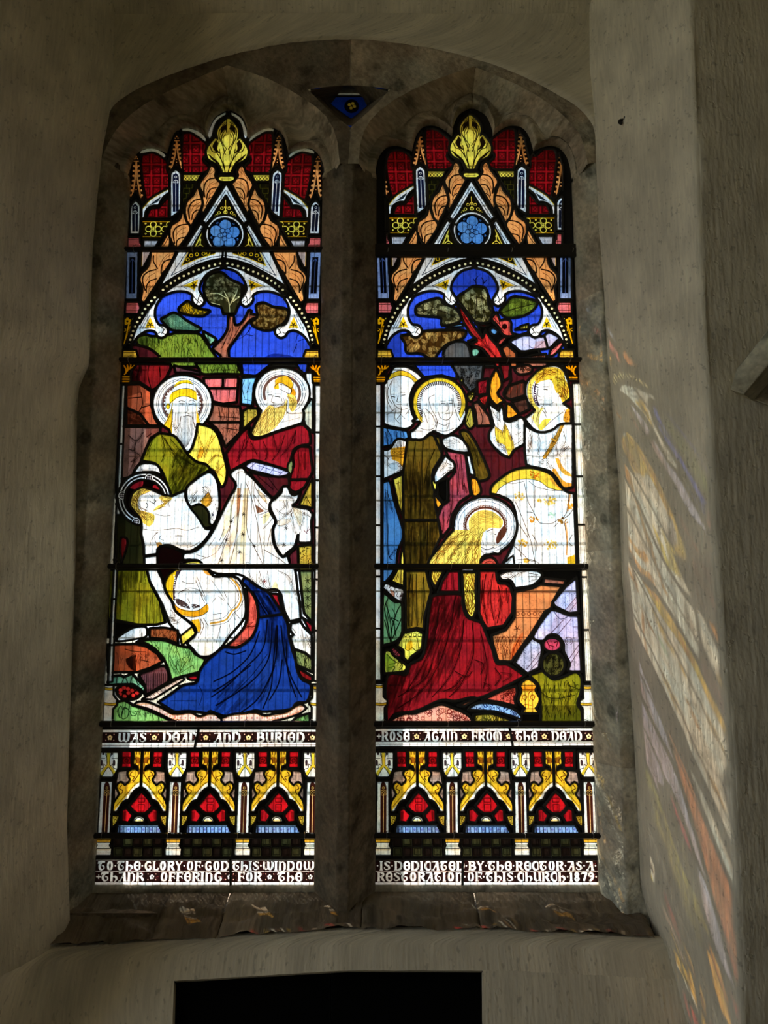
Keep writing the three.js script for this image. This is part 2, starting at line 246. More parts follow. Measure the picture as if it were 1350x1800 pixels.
  for (const c of chains) {
    let p = c.p.map((q) => [q[0], q[1]]); const n = p.length, closed = c.loop && edges(...c.p[0]).length === 2;
    for (let pass = 0; pass < 5; pass++) { const o = p.map((q) => [q[0], q[1]]); for (let i = 0; i < n; i++) { if (!closed && (i === 0 || i === n - 1)) continue; const a = p[i === 0 ? n - 2 : i - 1], b = p[i === n - 1 ? 1 : i + 1]; o[i][0] = (a[0] + 2 * p[i][0] + b[0]) / 4; o[i][1] = (a[1] + 2 * p[i][1] + b[1]) / 4; } p = o; }
    c.q = (closed ? [...simplify(p.slice(0, (n >> 1) + 1), 0.42), ...simplify(p.slice(n >> 1), 0.42).slice(1)] : simplify(p, 0.42)).map(world); c.closed = closed;
  }
  // textures of the paint, one per panel, with the unevenness of old glass and its patina
  const edgesY = [L.y1, ...cuts, L.y0];
  const tex = panels.map((_, k) => {
    const t0 = Math.max(0, Math.floor((L.y1 - edgesY[k]) / RES) - 4), t1 = Math.min(L.c.height, Math.ceil((L.y1 - edgesY[k + 1]) / RES) + 4), h = t1 - t0, w = L.c.width, c = document.createElement('canvas'); c.width = w; c.height = h;
    const g = c.getContext('2d'); g.drawImage(L.c, 0, t0, w, h, 0, 0, w, h);
    const im = g.getImageData(0, 0, w, h), d = im.data;
    for (let j = 0; j < h; j++) for (let i = 0; i < w; i++) { const o = (j * w + i) * 4, s = 0.76 + 0.3 * fbm(i * 0.012, (j + t0) * 0.02, 3) + 0.1 * (vnoise(i * 0.11, (j + t0) * 0.11) - 0.5) - 0.1 * sstep(0.66, 0.8, vnoise(i * 0.2 + 50, (j + t0) * 0.2)), b = vnoise(i * 0.018 + 9, (j + t0) * 0.018 + 3) - 0.5; d[o] = clamp(d[o] * (s - 0.14 * b), 0, 255); d[o + 1] = clamp(d[o + 1] * s, 0, 255); d[o + 2] = clamp(d[o + 2] * (s + 0.1 * b), 0, 255); }
    g.putImageData(im, 0, 0);
    const t = new THREE.CanvasTexture(c); t.colorSpace = THREE.SRGBColorSpace; t.wrapS = t.wrapT = THREE.ClampToEdgeWrapping;
    return { t, top: L.y1 - t0 * RES, h: h * RES, w: w * RES };
  });
  // leads
  const lead = panels.map(() => ({ pos: [], idx: [] })), put = (k, ...a) => ribbon(...a, lead[k].pos, lead[k].idx);
  for (const c of chains) { const a = info[c.left], b = info[c.right]; if (!a && !b) continue; const w = Math.min(a ? L.pieces[a.piece].lw : 9, b ? L.pieces[b.piece].lw : 9) * PXM; if (a && b && L.pieces[a.piece].color === 'k' && L.pieces[b.piece].color === 'k') continue; const q = c.closed ? c.q.slice(0, -1) : c.q; if (q.length < 2) continue; put((a ?? b).panel, q, w, c.closed); }
  for (const [i, j] of junctions) { const p = world([i, j]), l = [get(i, j), get(i - 1, j), get(i, j - 1), get(i - 1, j - 1)].find((x) => x); if (!l) continue; const { pos, idx } = lead[info[l].panel], b = pos.length / 3; for (let k = 0; k < 8; k++) pos.push(p[0] + 0.0036 * Math.cos(k * Math.PI / 4), p[1] + 0.0036 * Math.sin(k * Math.PI / 4), 0.003); pos.push(p[0], p[1], 0.0046); for (let k = 0; k < 8; k++) idx.push(b + k, b + (k + 1) % 8, b + 8); }
  panels.forEach((g, k) => { if (lead[k].idx.length) part('lead_came', geo(lead[k].pos, lead[k].idx), leadMat, g, 'dull dark lead strips with soldered joints'); });
  // panes
  const loops = new Map(), add = (l, q) => { if (!l) return; if (!loops.has(l)) loops.set(l, []); loops.get(l).push(q); };
  for (const c of chains) { add(c.left, c.q); add(c.right, c.q.slice().reverse()); }
  const black = panels.map(() => []), key = (p) => Math.round(p[0] * 1e6) + ',' + Math.round(p[1] * 1e6);
  for (const [l, list] of loops) {
    const open = new Map(), rings = [];
    for (const q of list) { const k = key(q[0]); if (k === key(q[q.length - 1])) { rings.push(q.slice(0, -1)); continue; } if (!open.has(k)) open.set(k, []); open.get(k).push(q); }
    for (const [k0, arr] of open) while (arr.length) { let q = arr.pop(), r = q.slice(0, -1), e = key(q[q.length - 1]), guard = 0; while (e !== k0 && guard++ < 500) { const nx = open.get(e); if (!nx || !nx.length) { r = null; break; } q = nx.pop(); r.push(...q.slice(0, -1)); e = key(q[q.length - 1]); } if (r && r.length > 2) rings.push(r); }
    const area = (r) => { let s = 0; for (let i = 0; i < r.length; i++) { const a = r[i], b = r[(i + 1) % r.length]; s += a[0] * b[1] - b[0] * a[1]; } return s / 2; };
    rings.sort((a, b) => Math.abs(area(b)) - Math.abs(area(a)));
    if (!rings.length) continue;
    const V = (r, ccw) => { const v = r.map((p) => new THREE.Vector2(p[0], p[1])); return THREE.ShapeUtils.isClockWise(v) === ccw ? v.reverse() : v; };
    const outer = V(rings[0], true), holes = rings.slice(1).filter((r) => r.length > 2).map((r) => V(r, false)), tri = THREE.ShapeUtils.triangulateShape(outer, holes), all = [...outer, ...holes.flat()], pc = L.pieces[info[l].piece], pn = info[l].panel, T = tex[pn];
    const pos = [], uv = []; for (const v of all) { pos.push(v.x, v.y, 0); uv.push((v.x - x0) / T.w, 1 - (T.top - v.y) / T.h); }
    const g = geo(pos, tri.flat(), uv);
    if (pc.color === 'k') { black[pn].push(g); continue; }
    part(pc.name ?? 'glass_piece', g, glassMaterial(pc.color, T.t, '_' + (L.tag ?? '') + pn), panels[pn], pc.label);
  }
  black.forEach((b, k) => { if (b.length) part('blackout_border', mergeGeometries(b), blackMat, panels[k], 'glass painted solid black'); });
}
const shifted = (dx, dy) => (x, y) => { const p = at(x, y); return [p[0] + dx, p[1] + dy]; };
// ---------------------------------------------------------------- the painted canopy work that heads both lights (traced once, left half, and mirrored)
const HEAD = '398.5,196* 386,202 377,209.5 370.5,222 366,236 366,246* 358,238 348,231 337,226.5 325,226 314,229.5 305,239 299,252 293,273* 284.6,266.5 273,262.5 263.5,261.5 252,263.5 243,270 235,281 229.5,297 227,312*';
const veins = (s, w = 1.1) => ln(s, w, 'rgba(40,14,4,.92)');
function crocketPaint(spine, side, n, len) {   // curling leaf veins springing from a spine
  const p = curve(pts(spine), false), step = Math.floor(p.length / (n + 1));
  ln(spine, 1.2, 'rgba(40,14,4,.9)');
  for (let k = 1; k <= n; k++) { const q = p[k * step], r = p[Math.max(0, k * step - 2)], dx = q[0] - r[0], dy = q[1] - r[1], l = Math.hypot(dx, dy) || 1, ux = dx / l, uy = dy / l, nx = -uy * side, ny = ux * side; ln(`${q[0]},${q[1]} ${q[0] + nx * len * 0.5 - ux * len * 0.15},${q[1] + ny * len * 0.5 - uy * len * 0.15} ${q[0] + nx * len - ux * len * 0.7},${q[1] + ny * len - uy * len * 0.7}`, 1.3, 'rgba(40,14,4,.92)'); }
}
function pinnacle(path, x, y0, y1, w0, w1, n) {   // a crocketed spirelet: bright ribs and leaf knobs left in black matting
  P('o', path, { lw: 3.6 }, () => {
    fl(`-${x - 30},${y0 - 10} ${x + 30},${y0 - 10} ${x + 30},${y1 + 12} ${x - 30},${y1 + 12}`, DK);
    for (const s of [-1, 1]) { ln(`${x},${y0 + 9} ${x + s * w1 * 0.25},${lerp(y0, y1, 0.6)} ${x + s * w1 * 0.78},${y1}`, 2.6, LITE); for (let k = 0; k < n; k++) { const t = (k + 0.8) / n, yy = lerp(y0 + 10, y1 - 2, t), xx = x + s * lerp(w0, w1, t * t); dot(xx, yy, 2.3, LITE); dot(xx - s * 2.4, yy + 2.2, 1.3, LITE); } }
    dot(x, y0 + 1, 1.6, LITE); dot(x - 2.4, y0 + 4, 1.5, LITE); dot(x + 2.4, y0 + 4, 1.5, LITE); ln(`-${x - 4},${y0 + 8.5} ${x + 4},${y0 + 8.5}`, 2, LITE);
    for (let k = 0; k < 3; k++) dot(x, lerp(y0, y1, 0.72 + k * 0.09), 1.1, LITE);
  });
}
function lancet(x, w, y0, y1, col = '#0c1024') {   // the dark two-light opening painted in a little shaft
  fl(`${x - w},${y0 + 8} ${x - w * 0.7},${y0 + 3} ${x},${y0}* ${x + w * 0.7},${y0 + 3} ${x + w},${y0 + 8}* ${x + w},${y1}* ${x - w},${y1}*`, col);
  ln(`-${x},${y0 + 13} ${x},${y1}`, 1, LITE); ln(`${x - w},${y0 + 17} ${x},${y0 + 12} ${x + w},${y0 + 17}`, 0.9, LITE); ring(x, y0 + 7, 2, 0.8, LITE); dot(x - w * 0.5, y0 + 17, 1, LITE); dot(x + w * 0.5, y0 + 17, 1, LITE);
}
function canopyHead() {
  PS('k', '398,192 227,192* 221,200 221,443*');
  both(() => {
    P('r', '249,275 262,268.5 278,271 291,280 297,300 297.5,331* 275,345 252,361* 247,320', {}, () => diaper(247, 270, 304, 365, 19));
    P('r', '296.5,346* 286,357 279,365 266,367 260,376 258,384* 296,384*', { lw: 4 }, () => diaper(256, 345, 300, 388, 19));
    P('w', '249,365* 266,347.5 297,330* 298,338.5* 286,348 279,361.5* 268,362 257,370 254,384* 249,384*', { lw: 4 }, () => { ln('250.5,367 267,349.5 297,332', 1.6, STAIN); ln('254,383 257.5,369.5 268,360.5 278,360 286,346.5 297,337', 1.6, STAIN); fl('262,361* 276,350 284,345* 277,355 270,358*', '#1d2b33'); });
    pinnacle('239,270 245,280 249,298 252,325 257,352* 249,358* 239.5,338 230,352* 226.5,350* 227,305 232,285', 239.5, 275, 347, 4, 10, 7);
    P('w', '228,412* 229,372 231.5,360 239,352* 245,358 247.5,368 246,412*', { lw: 4 }, () => lancet(237.5, 5.2, 358, 407));
    P('pk', '-224,417 246,417 246.5,427 250,431 248,438 248,444 224,444', { lw: 4 }, () => { ln('-224,421 246,421|-224,431 249,431', 0.8, MID); });
    P('y', '-248.5,387.5 303,387.5 284,418.5 249,418.5', { lw: 4 }, () => { fl('-240,380 310,380 310,425 240,425', '#120d04'); ln('-249,389.5 302,389.5|-249,416.5 286,416.5', 1.6, STAIN); for (const [dx, dy] of [[0, -8], [8.5, 0], [0, 8], [-8.5, 0]]) ring(269.5 + dx, 402.5 + dy, 5.6, 1.7, LITE); dot(269.5, 402.5, 2.3, LITE); for (const [dx, dy] of [[0, -8], [8.5, 0], [0, 8], [-8.5, 0]]) ring(298 + dx, 402.5 + dy, 5.6, 1.4, LITE); for (const [x, y] of [[283, 393], [283, 411], [256, 393], [256, 411]]) dot(x, y, 1.8, LITE); });
    P('gy', '-251.5,421.5 281,421.5 271,438 270,444 252,444', { lw: 4 }, () => masonry(250, 421, 284, 445, 9, 6, 'rgba(255,255,255,.9)', 'rgba(90,80,90,.25)'));
    pinnacle('311,231 317,243 320,262 325,288 324,303* 312,293 308,293 296,304* 293,296 299,275 304,253 306,240', 310.5, 239, 296, 4, 12, 6);
    P('w', '299,384* 299.5,312 303,302 309,297.5* 315,302 318.5,312 317.5,368* 312,375*', { lw: 4 }, () => lancet(309, 5.2, 304, 372, '#0e1430'));
    P('r', '321,238 330,232.5 342,235 352,242 363,251* 365,270 357,281 369,297 354,305* 322,305* 320,278', {}, () => diaper(315, 232, 380, 308, 19.5));
    P('y', '-321.5,306.5 354,306.5 347,319.5 321.5,319.5', { lw: 3.5 }, () => { fl('-318,304 358,304 358,309.5 318,309.5', '#f3f6ee'); for (let x = 324; x < 352; x += 6) { ln(`-${x},311 ${x + 5},317|-${x + 5},311 ${x},317`, 0.9); } ln('-318,310 358,310|-318,318.5 358,318.5', 0.7); });
    P('ok', '-320.5,321 347,321 326,355 320,364', { lw: 4 }, () => masonry(318, 322, 350, 366, 10, 9, 'rgba(255,240,150,.95)', 'rgba(20,18,5,.75)', 1));
    P('o', '372,290 378,295 380,302 378.5,310 389,323* 357,377* 351,360 356,342 350,326 357,313 364,304 367,296', {}, () => { ln('380,313 368,315 361,322 358.5,334 360,346', 2.3); ln('380,330 371,332 365,340 363.5,350', 2); ln('372,346 366,350 363,358', 1.3); ln('373,294 366,308 357,318|378,299 370,306|376,319 367,326 362,338|384,320 374,324|376,336 369,342 366,350|368,354 362,362|358,356 357,368', 0.7, 'rgba(70,28,8,.9)'); });
    P('o', '347,327 352,340 356,354 354,366 333,405* 328,388 324.5,370 329,353 340,342', {}, () => { ln('355,350 343,352 335,359 331.5,369 333,384', 2.3); ln('353,369 345,370 339,376 337,386', 2); ln('347,384 341,386 338,392', 1.3); ln('347,332 344,343 332,354|352,356 342,361 336,372|351,374 343,379 340,386|352,362 344,366|336,392 334,398|330,364 329,378', 0.7, 'rgba(70,28,8,.9)'); });
    P('o', '321,369 326,383 328,389 335,405 312,439* 306,433 299,418 298,404 303,394 315,386', {}, () => { ln('329,394 317,396 308,402 304.5,412 307,428', 2.3); ln('327,417 316,419 311,424 310,434', 2); ln('321,374 318,385 305,396|327,400 316,405 309,416|326,408 316,412|322,424 315,430|303,404 302,418', 0.7, 'rgba(70,28,8,.9)'); });
    P('o', '296,410 299,424 297,438 296,444* 276,444* 281,434 288,422', { lw: 4 }, () => veins('296,418 289,430 280,438', 1.2));
    P('w', '-352,393.5 359.5,398 338,438 335,444 319,444', { lw: 4.4 }, () => { ln('-357,396 330,440', 1.2, '#1d2b44'); });
    P('y', '355.5,405* 346,421 334,444* 371,444* 362,428', { lw: 3.2 }, () => { fl('-330,400 376,400 376,446 330,446', '#140f04'); ln('355,406 349,422 340,440|357,408 362,424 370,440', 2.2, LITE); ln('343,438 352,430 361,438|352,430 352,420', 1.6, LITE); ring(352, 440, 6, 1.5, LITE); dot(352, 422, 2, LITE); });
  });
  PS('w', '-397,323.5 355,388.5 362.5,393.5 371.5,384 397,343.5', { lw: 4.4 }, () => both(() => { ln('-396.5,335 358,394', 1.2, '#1d2b44'); }));
  PS('y', '397,346* 370.5,387* 383,380 397,378.5', { lw: 3.2 }, () => { fl('-360,340 434,340 434,392 360,392', '#140f04'); both(() => { ln('-396,347 372,385', 2.4, LITE); ln('397,384 385,383 374,386', 1.6, LITE); for (const [x, y] of [[385, 374], [390, 366], [380, 379]]) { ring(x, y, 2.6, 1.1, LITE); } }); ring(396.5, 373, 3.2, 1.4, LITE); ring(396.5, 364, 2.4, 1.2, LITE); ln('-396.5,352 396.5,378', 1.1, LITE); });
  P('w', 'e:395.4,412,34.5,34', { lw: 4.2, cut: ['-352,393 368,402', '-439,393 423,402'] });
  P('rose', 'e:395.3,412.5,29,28.5', { lw: 3 }, () => {
    fl('e:395,412,40,40', '#05080c');
    for (let k = 0; k < 5; k++) { const a = k * 1.2566 - 0.25; fl(`e:${395 + 16.5 * Math.cos(a)},${412 + 16 * Math.sin(a)},10,9.6`, LITE); }
    fl('e:395,412,11,10.6', LITE); for (let k = 0; k < 5; k++) { const a = k * 1.2566 + 0.38; dot(395 + 24 * Math.cos(a), 412 + 23.5 * Math.sin(a), 2, LITE); }
    for (let k = 0; k < 5; k++) { const a = k * 1.2566 + 0.38; ring(395 + 8 * Math.cos(a), 412 + 8 * Math.sin(a), 4.6, 1.1, '#08122a'); } ring(395, 412, 3.6, 1.1, '#08122a');
    for (let k = 0; k < 5; k++) { const a = k * 1.2566 + 0.38; ln(`-${395 + 12 * Math.cos(a)},${412 + 12 * Math.sin(a)} ${395 + 25 * Math.cos(a)},${412 + 25 * Math.sin(a)}`, 1.2, '#08122a'); }
  });
  // finial and the clear strips next to the stone
  PS('y', '398.5,207* 389,216 382,226 380,236 384,248* 379,241 370,250 362.5,262 362,272 366,281 376,287 384,292 389,305* 398,305.5*', { lw: 6 }, () => {
    both(() => { ln('398,215 388,226 385,238 392,258 396,272', 1.5); ln('398,226 391,236 390,248 398,262', 1.3); ln('370,258 373,266 382,270 392,288 396,304', 1.6); ln('379,248 374,258 380,264|366,272 376,280 386,290 392,304|386,262 388,276 394,296', 1.3); ln('396,214 390,220|397,221 390,229|396,236 392,243', 1.2); ln('398,262 392,276 395,296', 1.1); });
    ln('-398.3,208 398,232', 1.8); both(() => { fl('380,246* 374,256 378,266 388,270* 382,262 384,252*', DK); fl('366,270* 372,280 384,290 388,303* 386,288 376,278*', DK); fl('397,218* 389,226 387,238* 393,230 398,226*', DK); });
  });
  PS('y', '398,309* 386,309 382.5,314 386,319.5 398,320.5*', { lw: 5 }, () => ln('-388,314.5 406,314.5', 0.7, MID));
  if (!L.dark) both(() => {
    P('w', '399,195* 386,201 376,209 369,222 364,237 368,247* 373.5,240 377.5,224 384.5,212 399,203*', { lw: 4.4, cut: ['-398.5,190 398.5,206'] });
    P('w', '319.5,233.5* 319,226 330,223.5 348,229 360,238 364.5,248 361,251 352,244 343,238 333,233', { lw: 4.4 });
    P('w', '246,273* 245,266 254,261 264,259.5 274,260.5 286,266 293,274 289.5,280* 278,272 266,268.5', { lw: 4.4 });
  });
}
const BEADS = [[227.2, 605.7], [229, 597], [231.3, 589.5], [234, 582], [237.4, 574], [241.3, 566], [245.5, 558.5], [250, 551], [255, 543], [260.6, 536], [266, 529], [272, 523], [279, 516], [286.6, 509.5], [293.4, 503.5], [300.4, 498], [307.5, 493.5], [314.8, 489], [323, 485], [331.7, 481], [340.4, 477.6], [349.3, 474], [358, 471], [367.6, 467.7], [377.8, 465], [387, 463], [396, 461.6]];
const beadSide = (d) => BEADS.map((p, i) => { const a = BEADS[Math.max(0, i - 1)], b = BEADS[Math.min(BEADS.length - 1, i + 1)], l = Math.hypot(b[0] - a[0], b[1] - a[1]); return `${(p[0] + (b[1] - a[1]) / l * d).toFixed(1)},${(p[1] - (b[0] - a[0]) / l * d).toFixed(1)}`; });
function canopyArch() {   // drawn over the scene that the arch frames
  both(() => {
    P('k', '-' + [...beadSide(-4.4), '397,440', '205,440', '205,640', '226,640'].join(' '));
    P('w', '393,466* 374,470 346,481 313,497.5 282,519.5* 285,522* 297,516 312,512.5 328,513.5 338,519 337,526 341,534 350,539 358,534 359.5,527 354,517 350.5,509 353.5,497 362,484.5 374,476 393,471*', { lw: 7 }, () => {
      fl('348.5,491* 346,500 342,511* 332,505 321,502.5*', STAIN); star(341, 501, 5, DK, 5, 1.8); ln('349,488* 318,503* 328,507', 0.8, '#26324a');
      ln('357,523 350,521 348,528|341,522 345,527 351,532|352,516 349,524|345,535 349,530|356,531 352,528', 1.3);
    });
    P('w', '279,521.5* 261,544 247,566 236,588 229,611* 233,606 241,594 251,585.5 263,581 273,584 277,591 285,594 293,589 296,582 293,575 287,571.5 280,571 274,561 272.5,547 276.5,534 283,525*', { lw: 7 }, () => {
      fl('264,557* 268,566 272,576.5* 262,576 254.5,576.5*', STAIN); star(264, 571, 4.5, DK, 5, 1.7); ln('264,553* 250,578|262,548* 245,580', 0.8, '#26324a');
      ln('284,575 288,580 284,586|276,587 282,584|290,578 286,583|290,588 286,585', 1.3);
    });
    P('ww', '-' + [...beadSide(-4.2), ...beadSide(4).reverse()].join(' '), { lw: 2.6, cut: ['-284,524 274,510'] }, () => { ln(BEADS.map((p) => p.join(',')).join(' '), 12, '#0c0906'); BEADS.forEach((p, i) => { if (i !== 12 && i < 26) dot(p[0], p[1], 2.3, '#fff3b8'); }); });
    P('w', '-314,440 397,440 397,453.5 384,456 370,458.5 345,466.5 317,481 297,493.5 279.5,506', { lw: 4.4, cut: ['-396.3,436 396.3,475'] }, () => { ln('-330,440 301,484|-301,484 330,470 350,459 372,452 394,449', 1.2, '#1d2b44'); fl('-330,440 380,440 378,447 350,456 316,470', '#14100a'); ln('-332,440 318,468 350,455 380,446', 2, LITE); for (const [x, y] of [[336, 449], [346, 447], [330, 456], [358, 446], [366, 445]]) ring(x, y, 3, 1.3, STAIN); ln('-331,442 319,467 350,454 378,446', 1.3, STAIN); });
    P('sl', '-222,440 244,440 242.5,527 220,527', { lw: 4.4 }, () => { fl('-227.5,452 238,452 237.5,516 226.5,516', '#05060e'); ln('-232.6,456 232,516', 0.9, '#9fb0d8'); ln('229,460 232.6,455 236.5,460', 1, '#9fb0d8'); });
    P('ms', '-248,440 268,440 252,470 247,470', { lw: 3.6 }, () => { ln('-249,440 248.5,470', 2.6, STAIN); masonry(253, 441, 272, 470, 8, 6, 'rgba(255,255,255,.85)', 'rgba(80,70,80,.2)'); });
    P('o', '266,440* 311,440* 301,461 278,496 254.5,532* 247.5,528 250,508 245,493 248,481 259,470 263,456', {}, () => { ln('274,474 262,477 253,484 250.5,494 255,510', 2.3); ln('275,490 264,494 258,502 257,514', 2); ln('270,450 270,460 277,472', 2); ln('303,456 292,458 285,466 283,480', 2.1); ln('293,474 286,478 282,488', 1.4); ln('262,460 260,470 249,482|268,450 264,466|272,480 262,486 256,496|296,446 286,456 279,470|306,446 294,452 287,460|298,464 290,470|270,500 262,508|256,520 252,528', 0.7, 'rgba(70,28,8,.9)'); });
    P('pk', '-221,531 244,531 247,541.5 243,552 220,552', { lw: 4 }, () => { ln('-220,536 246,536|-220,546 246,546', 0.9, MID); for (let x = 223; x < 243; x += 4.6) dot(x, 553, 1.6, DK); });
    P('y', '-218,556 237,556 230,580 220,607 214.5,607', { lw: 4 }, () => { fl('-205,550 240,550 240,610 205,610', '#0d0904'); flower(224, 565, 7, STAIN, 5); dot(234, 561, 1.6, LITE); ln('226,572 222,590 218,606|229,574 226,586 220,600', 2.2, STAIN); ring(219, 580, 2.6, 1.2, STAIN); });
    P('gd', '-216,615.5 239.5,615.5 243,627.5 240,631 214,631', { lw: 4 }, () => { ln('-214,619.5 240,619.5|-214,626 243,626', 0.9, MID); });
  });
}
// ---------------------------------------------------------------- materials of the room
const plasterBump = dataMap(512, (i, j) => { const u = i / 512, v = j / 512, per = (x, y, sx, sy) => { const a = fbm(x * sx, y * sy, 4), b = fbm((x - 1) * sx, y * sy, 4), w = sstep(0.8, 1, x), c = fbm(x * sx, (y - 1) * sy, 4), w2 = sstep(0.8, 1, y); return lerp(lerp(a, b, w), c, w2 * (1 - w)); }; return [0.5 * per(u, v, 90, 14) + 0.3 * per(u, v, 30, 22) + 0.2 * per(u, v, 160, 60) - 0.22 * sstep(0.72, 0.8, per(u, v, 60, 40))]; });
const plasterTone = dataMap(512, (i, j) => { const u = i / 512, v = j / 512, n = (s, t) => { const w = sstep(0.85, 1, u), w2 = sstep(0.85, 1, v); return lerp(lerp(fbm(u * s, v * t, 4), fbm((u - 1) * s, v * t, 4), w), fbm(u * s, (v - 1) * t, 4), w2 * (1 - w)); }, k = 0.93 + 0.2 * (n(9, 7) - 0.5) + 0.12 * (n(120, 16) - 0.5), s = sstep(0.7, 0.78, n(70, 60)) * 0.12; return [k - s, k * 0.985 - s, k * 0.94 - s]; }, true);
const plaster = new THREE.MeshStandardMaterial({ name: 'limewash', color: new THREE.Color().setRGB(0.88, 0.825, 0.69), map: plasterTone, bumpMap: plasterBump, bumpScale: 0.0032, roughness: 0.9 });
for (const t of [plasterBump, plasterTone]) t.repeat.set(1.8, 1.8);
const stoneBump = dataMap(512, (i, j) => { const u = i / 512, v = j / 512, n = (s) => { const w = sstep(0.85, 1, u), w2 = sstep(0.85, 1, v); return lerp(lerp(fbm(u * s, v * s, 5), fbm((u - 1) * s, v * s, 5), w), fbm(u * s, (v - 1) * s, 5), w2 * (1 - w)); }; return [0.6 * n(26) + 0.4 * n(110)]; });
const stoneTone = dataMap(512, (i, j) => { const u = i / 512, v = j / 512, n = (s, o) => { const w = sstep(0.85, 1, u), w2 = sstep(0.85, 1, v); return lerp(lerp(fbm(u * s + o, v * s, 4), fbm((u - 1) * s + o, v * s, 4), w), fbm(u * s + o, (v - 1) * s, 4), w2 * (1 - w)); }, k = 0.8 + 0.4 * (n(8, 3) - 0.5) + 0.3 * (n(60, 9) - 0.5), d = sstep(0.62, 0.78, n(11, 31)) * 0.2, r = n(5, 77) - 0.5; return [k - d + 0.1 * r, k - d, k * 0.96 - d - 0.06 * r]; }, true);
for (const t of [stoneBump, stoneTone]) t.repeat.set(2.2, 2.2);
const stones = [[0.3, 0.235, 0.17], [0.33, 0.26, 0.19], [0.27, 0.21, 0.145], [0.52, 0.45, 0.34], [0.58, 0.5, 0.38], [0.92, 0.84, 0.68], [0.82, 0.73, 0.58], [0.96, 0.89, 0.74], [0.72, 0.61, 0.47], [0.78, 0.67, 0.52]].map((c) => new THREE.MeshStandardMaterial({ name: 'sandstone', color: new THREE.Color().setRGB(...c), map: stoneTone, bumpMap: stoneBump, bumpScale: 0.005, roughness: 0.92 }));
const iron = new THREE.MeshStandardMaterial({ name: 'iron', color: new THREE.Color().setRGB(0.03, 0.027, 0.023), roughness: 0.55, metalness: 0.6 });
const putty = new THREE.MeshStandardMaterial({ name: 'putty', color: new THREE.Color().setRGB(0.55, 0.5, 0.42), map: stoneTone, bumpMap: stoneBump, bumpScale: 0.004, roughness: 0.95 });

// ---------------------------------------------------------------- the stone window: jambs, mullion, cusped heads, sill
const XL0 = -0.682, XL1 = -0.1645, XR0 = -0.0205, XR1 = 0.5055, SPRING = at(227, 316)[1], BASE = at(400, 1557)[1], OUTL = -0.736, OUTR = 0.563, ZF = 0.088;
const win = struct('window_1', null, null, 'two-light stone window with cusped heads under a low arch');
let tone = 0;
function profileBlock(prof, ya, yb, rough, name = 'stone_block', from = 0, kinds = 3, label) {   // prof: [x, z] points across; the block is worn by noise
  const n = Math.max(3, Math.round((yb - ya) / 0.012)), g = 0.0001;
  return part(name, sheet(prof.length - 1, n, (u, v) => { const k = Math.round(u * (prof.length - 1)), y = lerp(ya + g, yb - g, v), e = Math.min(1, Math.min(v, 1 - v) * n / 1.2), d = (fbm(prof[k][0] * 30 + 5, y * 24, 4) - 0.5) * rough + (1 - e) * -0.0016; return [prof[k][0] + (k && k < prof.length - 1 ? d * 0.5 * Math.sign(prof[k][2] ?? 0) : 0), y, prof[k][1] + (k && k < prof.length - 1 ? d : 0)]; }), stones[from + tone++ % kinds], win, label);
}
function dense(p, step = 0.007) { const o = []; for (let i = 0; i + 1 < p.length; i++) { const a = p[i], b = p[i + 1], n = Math.max(1, Math.ceil(Math.hypot(a[0] - b[0], a[1] - b[1]) / step)); for (let k = 0; k < n; k++) o.push([lerp(a[0], b[0], k / n), lerp(a[1], b[1], k / n), a[2] ?? 0]); } o.push(p[p.length - 1]); return o; }
const yAt = (py, z = 0.05, px = 400) => at(px, py, z)[1];
{
  const jl = dense([[OUTL - 0.03, ZF], [XL0 - 0.036, ZF], [XL0 - 0.033, 0.082, 1], [XL0 - 0.002, 0.02, 1], [XL0, 0.014], [XL0, -0.088]]);
  const rowsL = [316, 498, 655, 845, 1010, 1205, 1395, 1580].map((p) => yAt(p)); rowsL[0] = SPRING; rowsL[rowsL.length - 1] = BASE - 0.06;
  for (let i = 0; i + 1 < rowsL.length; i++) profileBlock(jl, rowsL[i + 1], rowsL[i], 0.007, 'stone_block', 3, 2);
  const jr = dense([[XR1, -0.088], [XR1, 0.014], [XR1 + 0.002, 0.02, -1], [XR1 + 0.036, 0.082, -1], [XR1 + 0.039, ZF], [OUTR + 0.03, ZF]]);
  const rowsR = [316, 520, 660, 852, 968, 1090, 1288, 1345, 1580].map((p) => yAt(p)); rowsR[0] = SPRING; rowsR[rowsR.length - 1] = BASE - 0.06;
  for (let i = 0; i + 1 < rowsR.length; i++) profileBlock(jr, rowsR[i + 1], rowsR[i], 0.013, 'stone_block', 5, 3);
  const mu = dense([[XL1, -0.088], [XL1, 0.014], [XL1 + 0.004, 0.02], [-0.1095, 0.082], [-0.107, ZF], [-0.078, ZF], [-0.0755, 0.082], [XR0 - 0.004, 0.02], [XR0, 0.014], [XR0, -0.088]]);
  const rowsM = [316, 545, 662, 1015, 1300, 1580].map((p) => yAt(p)); rowsM[0] = SPRING; rowsM[rowsM.length - 1] = BASE - 0.06;
  for (let i = 0; i + 1 < rowsM.length; i++) profileBlock(mu, rowsM[i + 1], rowsM[i], 0.006, 'mullion_stone');
}
